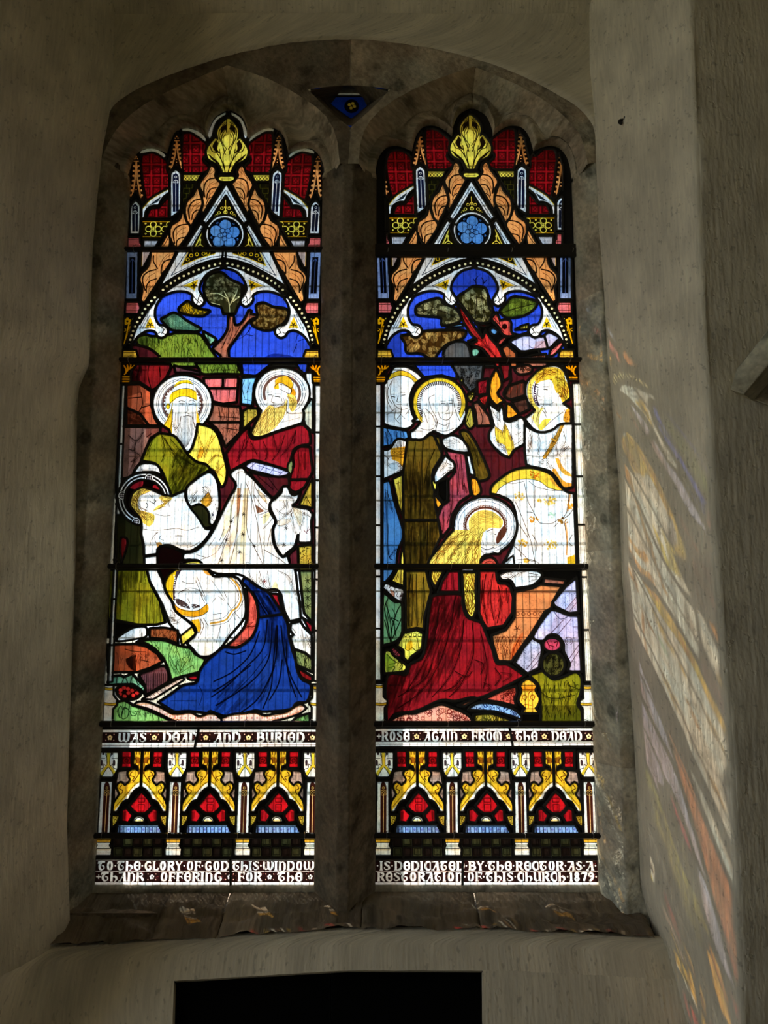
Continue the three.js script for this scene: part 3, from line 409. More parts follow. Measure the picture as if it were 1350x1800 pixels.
// the stone behind the joints
for (const [a, b] of [[OUTL - 0.02, XL0 - 0.003], [XL1 + 0.003, XR0 - 0.003], [XR1 + 0.003, OUTR + 0.02]]) part('stone_core', box(a, b, BASE - 0.05, SPRING + 0.012, -0.086, 0.01), stones[0], win);
part('stone_core', box(-0.1095, -0.0755, BASE - 0.05, SPRING + 0.01, -0.08, 0.078), stones[0], win);
part('stone_core', box(-0.125, -0.06, SPRING - 0.03, SPRING + 0.075, -0.08, 0.045), stones[0], win); part('stone_core', box(-0.108, -0.077, SPRING - 0.03, at(616, 230, ZF)[1], -0.08, ZF - 0.002), stones[0], win);
for (const [a, b] of [[OUTL - 0.02, XL0 - 0.02], [XR1 + 0.022, OUTR + 0.02]]) part('stone_core', box(a, b, BASE - 0.05, SPRING + 0.02, -0.08, 0.045), stones[0], win);
// cusped heads
const headHalf = curve(pts(HEAD), false).map(([x, y]) => at(x, y));
function hit(poly, c, a) {   // how far the ray from c at angle a runs to the outline
  const dx = Math.cos(a), dy = Math.sin(a); let best = 0;
  for (let i = 0; i + 1 < poly.length; i++) { const ax = poly[i][0] - c[0], ay = poly[i][1] - c[1], ex = poly[i + 1][0] - poly[i][0], ey = poly[i + 1][1] - poly[i][1], den = dx * ey - dy * ex; if (Math.abs(den) < 1e-12) continue; const t = (ax * ey - ay * ex) / den, s = (ax * dy - ay * dx) / den; if (s >= -1e-6 && s <= 1 + 1e-6 && t > best) best = t; }
  return best;
}
const OUTER_ARCH = [[176, 316], [178, 262], [189, 207], [207, 179], [250, 153], [301, 131], [360, 111], [415, 95], [470, 83], [518, 75], [570, 71], [622, 70], [680, 74], [743, 83], [800, 95], [857, 111], [900, 127], [940, 145], [980, 167], [1013, 187], [1039, 215], [1048, 244], [1050, 280], [1053, 316]].map(([x, y]) => at(x, y, ZF));
OUTER_ARCH[0] = [OUTL + 0.002, SPRING]; OUTER_ARCH[OUTER_ARCH.length - 1] = [OUTR - 0.004, SPRING];
const SUBL = [[165, 316], [190, 255], [214, 218], [255, 184], [320, 150], [399, 116], [470, 139], [530, 172], [572, 205], [592, 250], [597, 316]].map(([x, y]) => at(x, y, ZF));
const SUBR = [[632, 316], [634, 255], [652, 212], [694, 176], [760, 143], [833, 118], [905, 148], [966, 184], [1008, 224], [1027, 262], [1036, 316]].map(([x, y]) => at(x, y, ZF));
const smooth = (p) => { const q = p.map((v) => [...v]); q.forEach((v, i) => { v.corner = i === 5; }); return curve(q, false); };
const headRings = [];
for (const [sub, c0, dx, dy] of [[SUBL, AXIS0(), 0, 0], [SUBR, AXIS0() + 0.664, 0.664, 0.008]]) {
  const c = [c0, SPRING - 0.02], inner = [...headHalf.slice().reverse().map(([x, y]) => [x + dx, y + dy]), ...headHalf.map(([x, y]) => [2 * AXIS0() - x + dx, y + dy])], outer = smooth(sub);
  const left = dx ? XR0 : XL0, right = dx ? XR1 : XL1;
  inner.unshift([left, SPRING - 0.05], [left, SPRING]); inner.push([right, SPRING], [right, SPRING - 0.05]); outer.unshift([outer[0][0], SPRING - 0.05]); outer.push([outer[outer.length - 1][0], SPRING - 0.05]);
  const N = 280, a0 = Math.PI - Math.atan2(0.008, 0.26), a1 = Math.atan2(0.008, 0.26), th = (i) => lerp(a0, a1, i / N);
  const R = [...Array(N + 1)].map((_, i) => { const a = th(i), ri = hit(inner, c, a), ro = Math.max(ri + 0.012, hit(outer, c, a)); return [ri, ro]; });
  const zs = (i, k) => { const [ri, ro] = R[i], gap = ro - ri, sunk = sstep(0.03, 0.09, gap); return [[ri, -0.088], [ri, 0.02], [ri + 0.002, 0.027], [ri + 0.007, 0.03], [ri + Math.min(0.02, gap * 0.35), 0.03 - 0.012 * sunk], [ri + gap * 0.55, 0.03 - 0.02 * sunk], [ro - Math.min(0.03, gap * 0.5), 0.03 - 0.004 * sunk], [ro - Math.min(0.012, gap * 0.2), 0.06], [ro, 0.084], [ro + 0.002, ZF]][k]; };
  const point = (i, k) => { const a = th(i), [r, z] = zs(i, k), w = k > 1 && k < 9 ? (fbm(c[0] * 9 + r * 40 * Math.cos(a), r * 40 * Math.sin(a) + 3, 4) - 0.5) * 0.006 : 0; return [c[0] + r * Math.cos(a), c[1] + r * Math.sin(a), z + w]; };
  for (const [s, e] of [[0, N / 2], [N / 2, N]]) part('tracery_stone', sheet(e - s, 9, (u, v) => { const i = Math.round(s + u * (e - s)), p = point(i, 9 - Math.round(v * 9)); if ((s && u === 0) || (!s && u === 1)) p[2] -= 0.004; return p; }), stones[8 + tone++ % 2], win, 'carved stone head with rounded cusps');
  headRings.push([...Array(N + 1)].map((_, i) => { const p = point(i, 9); return [p[0], p[1]]; }));
}
function AXIS0() { return -0.4235; }
const EYE_IN = curve(pts('562,170* 588,165 612,163.5 638,165 664,170* 646,190 618,214* 590,194'), true).map(([x, y]) => at(x, y));
const EYE_OUT = curve(pts('541,157* 580,152 614,150 650,152 686,157* 652,192 616,224* 578,194'), true).map(([x, y]) => at(x, y, ZF));
{
  const top = [...OUTER_ARCH]; const archS = curve(top.map((p) => { const q = [...p]; q.corner = false; return q; }), false), cxm = -0.0925;
  const ml = [headRings[0][headRings[0].length - 1], headRings[1][0]];
  const eyeTop = at(616, 150, ZF), eyeBot = at(616, 224, ZF);
  const eyeL = EYE_OUT.filter((p) => p[0] < eyeTop[0] - 0.001), eyeR = EYE_OUT.filter((p) => p[0] > eyeTop[0] + 0.001);
  const byAngle = (p, s) => p.slice().sort((a, b) => s * (Math.atan2(b[1] - (eyeTop[1] + eyeBot[1]) / 2, Math.abs(b[0] - eyeTop[0])) - Math.atan2(a[1] - (eyeTop[1] + eyeBot[1]) / 2, Math.abs(a[0] - eyeTop[0]))));
  const left = [[OUTL - 0.03, SPRING], ...archS.filter((p) => p[0] < eyeTop[0] - 0.0008).map((p) => [p[0], p[1] + 0.02]), [eyeTop[0] - 0.0007, archS.find((p) => p[0] > eyeTop[0])[1] + 0.02], [eyeTop[0] - 0.0007, eyeTop[1]], ...byAngle(eyeL, 1), [eyeBot[0] - 0.0007, eyeBot[1]], [cxm, ml[0][1]], ...headRings[0].slice().reverse()];
  const right = [[eyeTop[0] + 0.0007, archS.find((p) => p[0] > eyeTop[0])[1] + 0.02], ...archS.filter((p) => p[0] > eyeTop[0] + 0.0008).map((p) => [p[0], p[1] + 0.02]), [OUTR + 0.03, SPRING], ...headRings[1].slice().reverse(), [cxm, ml[1][1]], [eyeBot[0] + 0.0007, eyeBot[1]], ...byAngle(eyeR, 1).reverse(), [eyeTop[0] + 0.0007, eyeTop[1]]];
  for (const o of [left, right]) { const g = new THREE.ShapeGeometry(new THREE.Shape(o.map((p) => new THREE.Vector2(p[0], p[1])))); g.translate(0, 0, ZF); part('arch_stone', g, stones[tone++ % 2 ? 8 : 1], win); }
  const n = 64, ringAt = (poly, i) => { const c = at(614, 182); const a = -i / n * Math.PI * 2, r = hit([...poly, poly[0]], c, a); return [c[0] + r * Math.cos(a), c[1] + r * Math.sin(a)]; };
  part('eyelet_stone', sheet(n, 4, (u, v) => { const i = Math.round(u * n) % n, k = Math.round(v * 4), a = ringAt(EYE_OUT, i), b = ringAt(EYE_IN, i), t = [0, 0.06, 0.75, 1, 1][k]; return [lerp(a[0], b[0], t), lerp(a[1], b[1], t), [ZF, 0.082, 0.03, 0.012, -0.088][k]]; }), stones[2], win);
}
// sill, with the pale bed of putty under the glass
const SILLF = (x) => 0.1 + 0.045 + 0.004 * (fbm(x * 9 + 3, 1.7) - 0.5);
const sillEdgeY = (x) => { const px = 675 + x / 1.6 * 1300; return px < 660 ? lerp(1662, 1632, clamp((px - 110) / 500, 0, 1)) : px < 900 ? 1632 : lerp(1633, 1647, clamp((px - 900) / 250, 0, 1)); };
{
  const joints = [OUTL - 0.02, -0.36, -0.05, 0.21, OUTR + 0.02];
  for (let i = 0; i < 4; i++) part('sill_stone', sheet(Math.round((joints[i + 1] - joints[i]) / 0.008), 22, (u, v) => { const x = lerp(joints[i] + 0.001, joints[i + 1] - 0.001, u), t = v, yf = at(675 + x / 1.6 * 1300, sillEdgeY(x) - 3, SILLF(x))[1], w = (fbm(x * 26, t * 6 + 9, 5) - 0.5) * 0.022 * sstep(0.05, 0.4, t), crack = -0.014 * sstep(0.012, 0.0, Math.abs(t - 0.72 - 0.22 * Math.sin(x * 21 + 0.5) * (fbm(x * 14, 4) - 0.1))) * sstep(0.3, 0.36, x), e = Math.min(u, 1 - u) * (joints[i + 1] - joints[i]) < 0.004 ? -0.004 : 0; return [x, lerp(BASE - 0.006, yf, Math.pow(t, 1.15)) + w + crack + e, lerp(0.002, SILLF(x) + 0.006 * fbm(x * 40, 8), t)]; }), stones[i % 3], win);
  for (const [a, b] of [[XL0, XL1], [XR0, XR1]]) { const g = sheet(60, 4, (u, v) => { const x = lerp(a - 0.004, b + 0.004, u), t = v * Math.PI * 0.55; return [x, BASE - 0.009 + 0.012 * Math.cos(t) + 0.002 * (fbm(x * 60, 2) - 0.5), 0.001 + 0.016 * Math.sin(t)]; }); part('putty_fillet', g, putty, win, 'pale rough putty along the foot of the glass'); }
}

// ---------------------------------------------------------------- plastered recess and the room
const ZW = 0.42, rough = (x, y, k = 0.006) => (fbm(x * 5.1 + 2, y * 5.1, 4) - 0.5) * k + (fbm(x * 26, y * 9 + 4, 3) - 0.5) * k * 0.35;
function interp(t, x) { for (let i = 0; i + 1 < t.length; i++) if (x <= t[i + 1][0]) return lerp(t[i][1], t[i + 1][1], clamp((x - t[i][0]) / (t[i + 1][0] - t[i][0]), 0, 1)); return t[t.length - 1][1]; }
const edgeL = [[205, 20], [205, 40], [203, 130], [192, 205], [181, 260], [172, 340], [163, 440], [160, 560], [158, 640], [152, 655], [140, 675], [136, 720], [133, 1000], [124, 1250], [118, 1450], [124, 1640]].map(([x, y]) => { const p = at(x, y, ZF); return [p[1], p[0]]; }).reverse();
const edgeR = [[1033, 20], [1034, 120], [1046, 240], [1052, 400], [1062, 520], [1068, 640], [1080, 760], [1088, 860], [1092, 1000], [1104, 1150], [1114, 1300], [1122, 1450], [1126, 1560], [1150, 1645]].map(([x, y]) => { const p = at(x, y, ZF); return [p[1], p[0]]; }).reverse();
const frontR = [[1212, 0], [1222, 250], [1238, 600], [1262, 1000], [1288, 1400], [1301, 1700], [1303, 1800]].map(([x, y]) => { const p = at(x, y, ZW); return [p[1], p[0]]; }).reverse();
function sideWall(side, name, label) {   // one sheet: the splayed reveal, its rounded arris and the wall face beyond
  const prof = [...Array(46)].map((_, k) => ({ s: k / 45 * 0.94 })), N = 46 + 8 + 14;
  return struct(name, sheet(N, 150, (u, v) => {
    const k = Math.round(u * N), y = lerp(0, 4.2, v), e = side < 0 ? interp(edgeL, y) : interp(edgeR, y), f = side < 0 ? -0.83 : interp(frontR, y); let x, z;
    if (k <= 46) { const s = k / 46, b = sstep(0, 0.06, s); x = lerp(e, f - side * 0.004, s); z = lerp(ZF + 0.001, ZW - 0.009, s) + (s > 0 ? 0.004 * b : 0); x += s > 0 ? side * (rough(z * 3, y) * b - 0.0015 * b) : 0; }
    else if (k <= 54) { const a = (k - 46) / 8 * Math.PI / 2, w = rough(0.4 * 3, y, 0.005); x = f - side * 0.004 + side * 0.01 * (1 - Math.cos(a)) + side * w; z = ZW - 0.009 + 0.009 * Math.sin(a) + 0.004; }
    else { const s = (k - 54) / 14; x = lerp(f + side * 0.006, side * 2.6, s * s * s); z = ZW + 0.004 + rough(x, y, 0.006); }
    return [x, y, z];
  }), plaster, label);
}
sideWall(-1, 'wall_left', 'uneven limewashed splay with a hairline crack');
sideWall(1, 'wall_right', 'limewashed splay with patches of coloured sunlight');
{
  const yt = at(620, 40, ZF)[1], arch = curve(OUTER_ARCH.map((p) => { const q = [...p]; q.corner = false; return q; }), false), pick = (x) => { for (let i = 0; i + 1 < arch.length; i++) if (x >= arch[i][0] && x <= arch[i + 1][0]) return lerp(arch[i][1], arch[i + 1][1], (x - arch[i][0]) / (arch[i + 1][0] - arch[i][0])); return SPRING; };
  struct('wall_back', sheet(170, 24, (u, v) => { const x = lerp(OUTL + 0.004, OUTR - 0.006, u), t = Math.pow(v, 1.3), y = lerp(pick(x), yt + 0.02, t); return [x, y + (v === 0 ? 0.003 * (fbm(x * 40, 3) - 0.5) : 0), ZF + 0.0012 + 0.007 * sstep(0, 0.12, v) + rough(x, y) * sstep(0, 0.2, v)]; }), plaster, 'limewashed plaster above the stone arch');
  struct('ceiling_recess', sheet(60, 24, (u, v) => { const x = lerp(-0.83, 0.7, u), t = v, e = sstep(0, 0.25, t); return [x, yt + 0.42 * t + rough(x, t) * 0.5, ZF - 0.004 + lerp(0, ZW - ZF + 0.02, t * t * 0.5 + 0.5 * t)]; }), plaster, 'plastered soffit of the window recess');
}
// sloping plaster sill with a black sunk panel
const slope = (x, w) => { // w: 0 at the stone edge, then metres down the slope
  const ys = sillEdgeY(x), zt = SILLF(x) - 0.004, fwd = 0.16 * sstep(-0.70, -0.79, x), top = at(675 + x / 1.6 * 1300, ys, zt)[1];
  if (w <= 0) return [x, top - 0.002 + 0.01 * fwd / 0.16, zt - 0.012];
  const r = Math.min(w, 0.03), k = w - r * 0.6; return [x, top - k * 0.823 + 0.012 * (fwd / 0.16) * sstep(0.2, 0, w), zt + fwd * sstep(0, 0.05, w) * (1 - sstep(0.1, 0.5, w)) + k * 0.568 + rough(x, w * 2, 0.005)];
};
const rowFor = (py, x = -0.08) => { let lo = 0, hi = 0.5; for (let k = 0; k < 40; k++) { const m = (lo + hi) / 2, p = slope(x, m), dz = DIST - p[2], dy = p[1] - EYE, c = Math.cos(PITCH), s = Math.sin(PITCH), q = 900 - FOCAL * (dy * c - dz * s) / (dz * c + dy * s); q < py ? lo = m : hi = m; } return lo; };
{
  const w0 = rowFor(1706), w1 = 0.5, depthOf = (w) => { const p = slope(0, w); return (DIST - p[2]) * Math.cos(PITCH) + (p[1] - EYE) * Math.sin(PITCH); }, sideA = (w) => (306 - (w - w0) * 30 - 675) / FOCAL * depthOf(w), sideB = (w) => (848 + (w - w0) * 12 - 675) / FOCAL * depthOf(w), xa = sideA(w0), xb = sideB(w0), sill = struct('sill_slope', null, null, 'sloping plaster sill below the window');
  const rows = (a, b, n) => (t) => lerp(a, b, t);
  part('plaster_face', sheet(150, 16, (u, v) => { const x = lerp(-1.0, 0.72, u); const w = v < 0.3 ? lerp(-0.001, 0.03, v / 0.3) : lerp(0.03, w0 + 0.002 * (fbm(x * 50, 6) - 0.5), (v - 0.3) / 0.7); return slope(x, w); }), plaster, sill);
  part('plaster_face', sheet(60, 30, (u, v) => slope(lerp(-1.0, sideA(lerp(w0, w1, v)) + 0.0015 * (fbm(v * 30, 2) - 0.5), u), lerp(w0 - 0.001, w1, v))), plaster, sill);
  part('plaster_face', sheet(60, 30, (u, v) => slope(lerp(sideB(lerp(w0, w1, v)) + 0.0015 * (fbm(v * 30, 8) - 0.5), 0.72, u), lerp(w0 - 0.001, w1, v))), plaster, sill);
  const inn = (p, d) => [p[0], p[1] - 0.568 * d, p[2] - 0.823 * d];
  part('recess_edge', mergeGeometries([sheet(50, 2, (u, v) => inn(slope(lerp(xa - 0.001, xb + 0.001, u), w0 - 0.002), 0.03 * v)), sheet(2, 20, (u, v) => inn(slope(sideA(lerp(w0, w1, v)) - 0.001, lerp(w0, w1, v)), 0.03 * u)), sheet(2, 20, (u, v) => inn(slope(sideB(lerp(w0, w1, v)) + 0.001, lerp(w0, w1, v)), 0.03 * u))]), plaster, sill);
  const blackboard = thing('black_panel', 'flat black panel sunk into the sloping plaster below the window', 'panel'), pb = new THREE.MeshPhysicalMaterial({ name: 'black_board', specularIntensity: 0.15, color: new THREE.Color().setRGB(0.0015, 0.0015, 0.0012), roughness: 0.95 });
  const half = (f0, f1) => sheet(20, 20, (u, v) => { const w = lerp(w0 - 0.01, w1, v), a = sideA(w) - 0.006, b = sideB(w) + 0.006; return inn(slope(lerp(a, b, lerp(f0, f1, u)), w), 0.026); });
  part('board', half(0, 0.504), pb, blackboard); part('board', half(0.507, 1), pb, blackboard);
}
// wall core, floor, ceiling and the far side of the room with a rear window and a side window added for its light
{
  const rect = (x0, x1, y0, y1) => [[x0, y0], [x1, y0], [x1, y1], [x0, y1]], V = (p) => p.map(([x, y]) => new THREE.Vector2(x, y));
  const slab = (outer, holes, z0, z1) => { const s = new THREE.Shape(V(outer)); for (const h of holes) s.holes.push(new THREE.Path(V(h))); const g = new THREE.ExtrudeGeometry(s, { depth: z1 - z0, bevelEnabled: false }); g.translate(0, 0, z0); return g; };
  const hole = [[OUTL + 0.006, BASE - 0.03], [OUTR - 0.008, BASE - 0.03], ...curve(OUTER_ARCH.map((p) => { const q = [...p]; q.corner = false; return q; }), false).reverse().map(([x, y]) => [x * 0.99, y - 0.008])];
  struct('wall_outer', slab(rect(-3.2, 3.2, -0.4, 4.5), [hole], -0.088, ZF - 0.006), stones[1], 'rubble stone outer face of the church wall');
  struct('wall_core', slab(rect(-3.2, 3.2, -0.4, 4.5), [rect(-0.86, 0.74, 0.35, 3.62)], ZF - 0.006, ZW - 0.03), plaster, 'thickness of the church wall');
  struct('floor', box(-3.2, 3.2, -0.3, 0, ZW - 0.05, 5.2), stones[0], 'stone paved floor');
  struct('ceiling', box(-3.2, 3.2, 4.2, 4.5, ZW - 0.05, 5.2), plaster, 'plain plaster ceiling');
  { const g = slab([[-5.2, 0], [-ZW + 0.05, 0], [-ZW + 0.05, 4.2], [-5.2, 4.2]], [rect(-1.8, -0.64, 0.8, 3.7)], 0, 0.3); g.rotateY(Math.PI / 2); g.translate(-2.5, 0, 0); struct('wall_west', g, plaster, 'limewashed side wall with an unseen window added to light the right splay'); } struct('wall_east', box(3, 3.3, 0, 4.2, ZW - 0.05, 5.2), plaster, 'plain limewashed side wall');
  struct('wall_rear', slab(rect(-3.2, 3.2, -0.3, 4.5), [rect(-0.2, 0.3, 1.6, 2.8)], 5, 5.3), plaster, 'limewashed rear wall with a narrow window');
  struct('wall_sill_front', box(-1.0, 0.75, 0, 0.56, 0.3, ZW), plaster, 'plaster wall below the window recess');
}
struct('shade_overhang', mergeGeometries([box(-3.4, 3.4, 3.495, 3.56, -0.7, -0.088), box(-3.4, 3.4, 3.47, 3.6, -0.76, -0.7)]), stones[0], 'unseen overhang added outside to shade the top of the window');  // unseen overhang, added to keep the sun off the top panels
const lawn = new THREE.MeshStandardMaterial({ name: 'churchyard', color: new THREE.Color().setRGB(0.26, 0.26, 0.18), map: stoneTone, roughness: 1 });
struct('ground', box(-40, 40, -0.5, -0.4, -60, -0.088), lawn, 'pale gravel and mown churchyard outside');
struct('ground_rear', box(-40, 40, -0.5, -0.4, 5.3, 60), lawn, 'pale gravel and mown churchyard behind');
struct('ground_side', box(-40, -2.5, -0.5, -0.4, -0.088, 5.3), lawn, 'pale gravel path beside the church');
// ---------------------------------------------------------------- left light: the burial scene
function pilaster(xa, xb, rows, w = 3.4) { for (let i = 0; i + 1 < rows.length; i++) { const y0 = rows[i], y1 = rows[i + 1]; P('ww', `-${xa(y0)},${y0} ${xb(y0)},${y0} ${xb(y1)},${y1} ${xa(y1)},${y1}`, { lw: w }, () => { const f = (t) => `-${lerp(xa(y0), xb(y0), t)},${y0} ${lerp(xa(y1), xb(y1), t)},${y1}`; ln(f(0.28), 0.8, 'rgba(40,40,40,.7)'); ln(f(0.72), 0.6, 'rgba(60,60,60,.5)'); }); } }
function capital(path, x0, x1, y0, flip) { P('gd', path, { lw: 4 }, () => { fl('-' + [`${x0 - 6},${y0 - 4}`, `${x1 + 6},${y0 - 4}`, `${x1 + 6},${y0 + 36}`, `${x0 - 6},${y0 + 36}`].join(' '), '#0d0803'); const s = flip ? -1 : 1, xs = flip ? x1 : x0; for (const [a, b, c, d] of [[2, 3, 6, 12], [8, 2, 8, 12], [14, 2, 10, 10], [20, 3, 12, 8], [6, 12, 3, 18]]) ln(`${xs + s * a},${y0 + b} ${xs + s * (a + c) / 2 + s},${y0 + (b + d) / 2} ${xs + s * c},${y0 + d}`, 2.4, STAIN); for (let k = 0; k < 3; k++) ln(`-${Math.min(xs, xs + s * 13)},${y0 + 22.5 + k * 4} ${Math.max(xs, xs + s * 13)},${y0 + 22.5 + k * 4}`, 2.4, STAIN); }); }
function columnBase(path, bands) { P('ww', path, { lw: 3.8 }, () => { for (const [a, b, y] of bands) { ln(`${a},${y} ${(a + b) / 2},${y + 1.5} ${b},${y - 0.5}`, 3.4, '#e0b52e'); ln(`${a},${y + 2.2} ${(a + b) / 2},${y + 3.6} ${b},${y + 1.7}`, 0.8); ln(`${a},${y - 2.2} ${(a + b) / 2},${y - 0.8} ${b},${y - 2.8}`, 0.8); } }); }
function leftScene() {
  // sky, trees and hill under the arch
  P('b', '-205,440 590,440 590,640 205,640', { cut: ['-425,501 424,530'] }, () => { ln('410,600 430,590 440,575|425,590 422,578|432,588 445,590|436,584 444,572', 0.8, '#0a1036'); ln('520,600 524,580 520,560|524,590 532,578|522,580 514,572|524,600 534,596|516,620 522,604', 0.9, '#0a1036'); fl('460,632* 478,622 505,624 515,627 540,640* 455,640*', 'rgba(40,50,90,.55)'); });
  P('lf', '381,478 364,487 358,506 361,522 371,535 388,540 392,552* 413,552* 418,540 424,528 429,507 424,500 404,490 392,480', {}, () => { fl('-350,470 435,470 435,556 350,556', '#3a3a2c'); spray(358, 486, 428, 534, 190, 6); ln('404,552 402,530 394,512|403,538 414,518 418,508|398,524 384,516 370,516|410,530 420,522|386,536 370,532', 1.6, '#fff'); });
  P('bf', '450,537 463,532 480,539 503,543 506,557 490,575 469,581 450,576 441,567 452,556', {}, () => { fl('-430,525 512,525 512,590 430,590', '#4a3c28'); spray(444, 540, 504, 582, 130, 6.5); });
  P('og', '314,542 322,534 331,529 340,538 352,543 369,546 362,553 352,556 327,553 316,549', {}, () => { fl('-310,526 372,526 372,558 310,558', 'rgba(30,22,2,.7)'); for (let k = 0; k < 60; k++) { const x = rr(314, 366), y = rr(531, 556); ln(`-${x},${y} ${x + rr(-3, 3)},${y - rr(2, 5)}`, 1.6, 'rgba(255,225,80,.95)'); } });
  P('tl', '283,561 292,556 303,550 313,552 325,561 340,570 354,578 345,583 329,582 302,580 290,570', {}, () => { fl('-280,545 356,545 356,585 280,585', 'rgba(10,30,20,.45)'); spray(288, 556, 350, 582, 60, 7); fl('283,561 292,556 296,566 300,578 290,572', 'rgba(5,15,10,.5)'); });
  P('tl', '357,583 368,588 380,596 376,602 369,606 362,596', {}, () => leaves(358, 586, 378, 604, 14, 6));
  P('g', '240,595 254,588 270,591 298,588 312,585 347,586 357,594 364,604 373,618 388,636* 388,645* 292,645* 280,626 262,612 244,607', {}, () => { grass(250, 596, 380, 650, 150, 10); hatch('240,592 275,590 280,606 262,620 240,608', 70, 12, 0.2, 1, 'rgba(10,16,2,.6)', 1.5); });
  P('mr', '236,606 262,613 280,626 293,645* 222,645* 224,612', {}, () => { for (const x of [264, 274]) fl(`e:${x},624,4,6`, LITE); });
  P('bn', '401,553* 411,555* 413,571* 421,570 430,560 437,545* 442,546 441,552* 452,554* 452,558* 441,562 431,573 425,581 415,595 404,611 402,620 405,645* 390,645* 389,628 376,616* 374,612 385,600 393,591 400,577', {}, () => { ln('404,556 406,575 400,590 392,606|409,560 409,580 404,596|425,568 416,584 406,602|396,600 390,612|410,596 400,612 398,628|434,556 428,566', 1); speckle(380, 590, 410, 630, 30, 0.4, 0.9, DK); });
  canopyArch();
  // ------- upper figures
  P('mr', '-205,645 590,645 590,1003 205,1003');
  P('dr', '-205,640 300,640 300,648 292,664 275,682 267,686 246,672 205,674', {}, () => { ln('262,640 260,660 266,684|246,645 240,664|280,645 282,662', 1.4); hatch('-222,640 250,640 244,672 222,676', 80, 16, 0.1, 1, 'rgba(10,2,2,.7)', 2); });
  P('br', '-222,676 246,675 266,688 266,712 272,735 280,748 222,748', { cut: ['-222,716 246,727 262,748'] }, () => { ln('248,690 250,712 240,730|226,700 248,698|266,712 250,716', 1.5); hatch('-222,716 246,727 260,748 222,748', 90, 14, 0.8, 0.4, 'rgba(20,4,2,.7)', 1.8); fl('-222,676 246,676 248,690 222,698', 'rgba(20,6,2,.35)'); });
  P('mb', '-218,750 282,750 281,760 265,770 256,790 249,810 240,824 230,840 210,842 216,800', {}, () => { folds('226,765 240,775 252,760|240,775 236,792 246,800|226,790 236,792|258,768 266,762|230,812 242,805', 1.3); for (let k = 0; k < 14; k++) ln(`-${222 + k * 1.2},${838 - k * 2.5} ${240 - k * 0.2},${834 - k * 3}`, 0.8, MID); fl('-256,752 281,752 281,760 262,772 256,766', 'rgba(120,30,20,.4)'); });
  P('pl', '306,642* 320,646 338,650 352,654* 352,659* 330,655 308,655*', { lw: 4.4 });
  P('g', '343,638* 417,638* 420,648 427,658.5* 390,657 358,657.5 350,649', {}, () => grass(346, 646, 420, 662, 60, 9));
  P('pk', '-358,664 419,663 416,707 392,710 376,706 360,690', { cut: ['-360,682 420,682', '-392,660 391,684'] }, () => { ln('397,664 395,682|380,684 382,706|404,684 402,706', 1, MID); });
  P('bn', '-360,710 376,710 392,713 422,715 424,736 422,760 396,786 388,764 380,752 366,742 364,726', { cut: ['-366,742 424,742'] }, () => { ln('384,716 388,736|402,718 400,760|384,732 420,735|392,752 420,756', 1.2); grass(384, 716, 420, 780, 60, 8, 'rgba(20,6,4,.6)'); });
  P('lb', '-424,664 453,662 446,680 444,714 423,710', {}, () => ln('430,668 426,682 430,700|440,672 434,690|430,702 440,704', 0.9, '#16283c'));
  P('b', '-424,638 480,638 464,650 450,661 426,659', {});
  P('b', '-520,638 542,638 538,660 526,650', {});
  P('og', '-426,723 436,717 453,718 454,731 441,742 426,757', {}, () => speckle(426, 718, 454, 756, 40, 0.5, 1.2, MID));
  P('gg', '-530,726 550,695 550,760 536,747', {});
  P('w', '-536,655 551,655 551,703 543,700', { lw: 4 });
  pilaster((y) => 213.7 - (y - 678) * 0.0425, (y) => 221 - (y - 678) * 0.041, [677, 780.5, 886, 984, 990]);
  pilaster((y) => 553.4, (y) => 568, [677, 760, 844, 927, 992]);
  capital('-214,638 242,638 233,650 230,660 230,674 212,674', 216, 240, 640, false);
  capital('-541,638 570,638 570,673 549,673 549,658', 541, 564, 641, true);
  // old man in the tall hat
  P('w', 'e:320.7,709.5,53,51|296,735 299,762* 306,770 315,783 326,798* 337,790 345,766 348,744 330,730', {}, () => {
    for (const r of [44, 41]) arcs(320.7, 709.5, r + 1, r, 0, 360, 0.8, '#27324a');
    arcs(320.7, 709.5, 36.5, 36, 0, 360, 1.1, '#2c2030'); arcs(320.7, 709.5, 33, 32.5, -230, 50, 4.6, '#5b3a33');
    for (let a = -222; a < 44; a += 11) dot(320.7 + 31.5 * Math.cos(a * 0.01745), 709.5 + 31 * Math.sin(a * 0.01745), 1.5, LITE);
    fl('304,744* 300,716 301,690 308,678 320,672 336,674 344,684 346,700 346,745 336,760 318,760', '#ffffff');
    fl('303.5,683* 313,671 331,668 338,674 340,676* 322,674 308,680', STAIN); ln('303,684 312,676 326,673 340,676', 0.8); ln('305,672 318,666 334,667', 0.8, MID);
    fl('299,710* 298,699 303,690 316,684 332,683 344,688 346,700 346,704* 330,698 314,698 304,706', STAIN); ln('299,709 304,704 314,698 330,697 346,704|303,690 316,684 332,683 343,688', 0.9);
    fl('-304,706 300,722 292,740 284,752 294,762 303,761 302,735', '#f0c020'); ln('-303,708 299,730 288,750', 0.8); fl('-345,702 346,720 352,744 345,744', '#f0c020');
    fl('e:295.5,714,3.2,5.5', STAIN); ring(295.5, 714, 3.8, 0.8); ln('297,762* 302,742 304,720', 1, MID); fl('e:349,711,3,5.5', '#fff'); ln('348,706 351,711 348,717', 0.7, MID);
    ln('-316,709.5 324,710|-333,711 341,710', 1.3); ln('314,706 319,704.5 325,706|332,705.5 338,703.5 342,706', 0.9, MID); ln('328,708 330,722 325,726|333,728 329,726', 0.8, MID); ln('322,732 330,730.5 336,732', 1, MID);
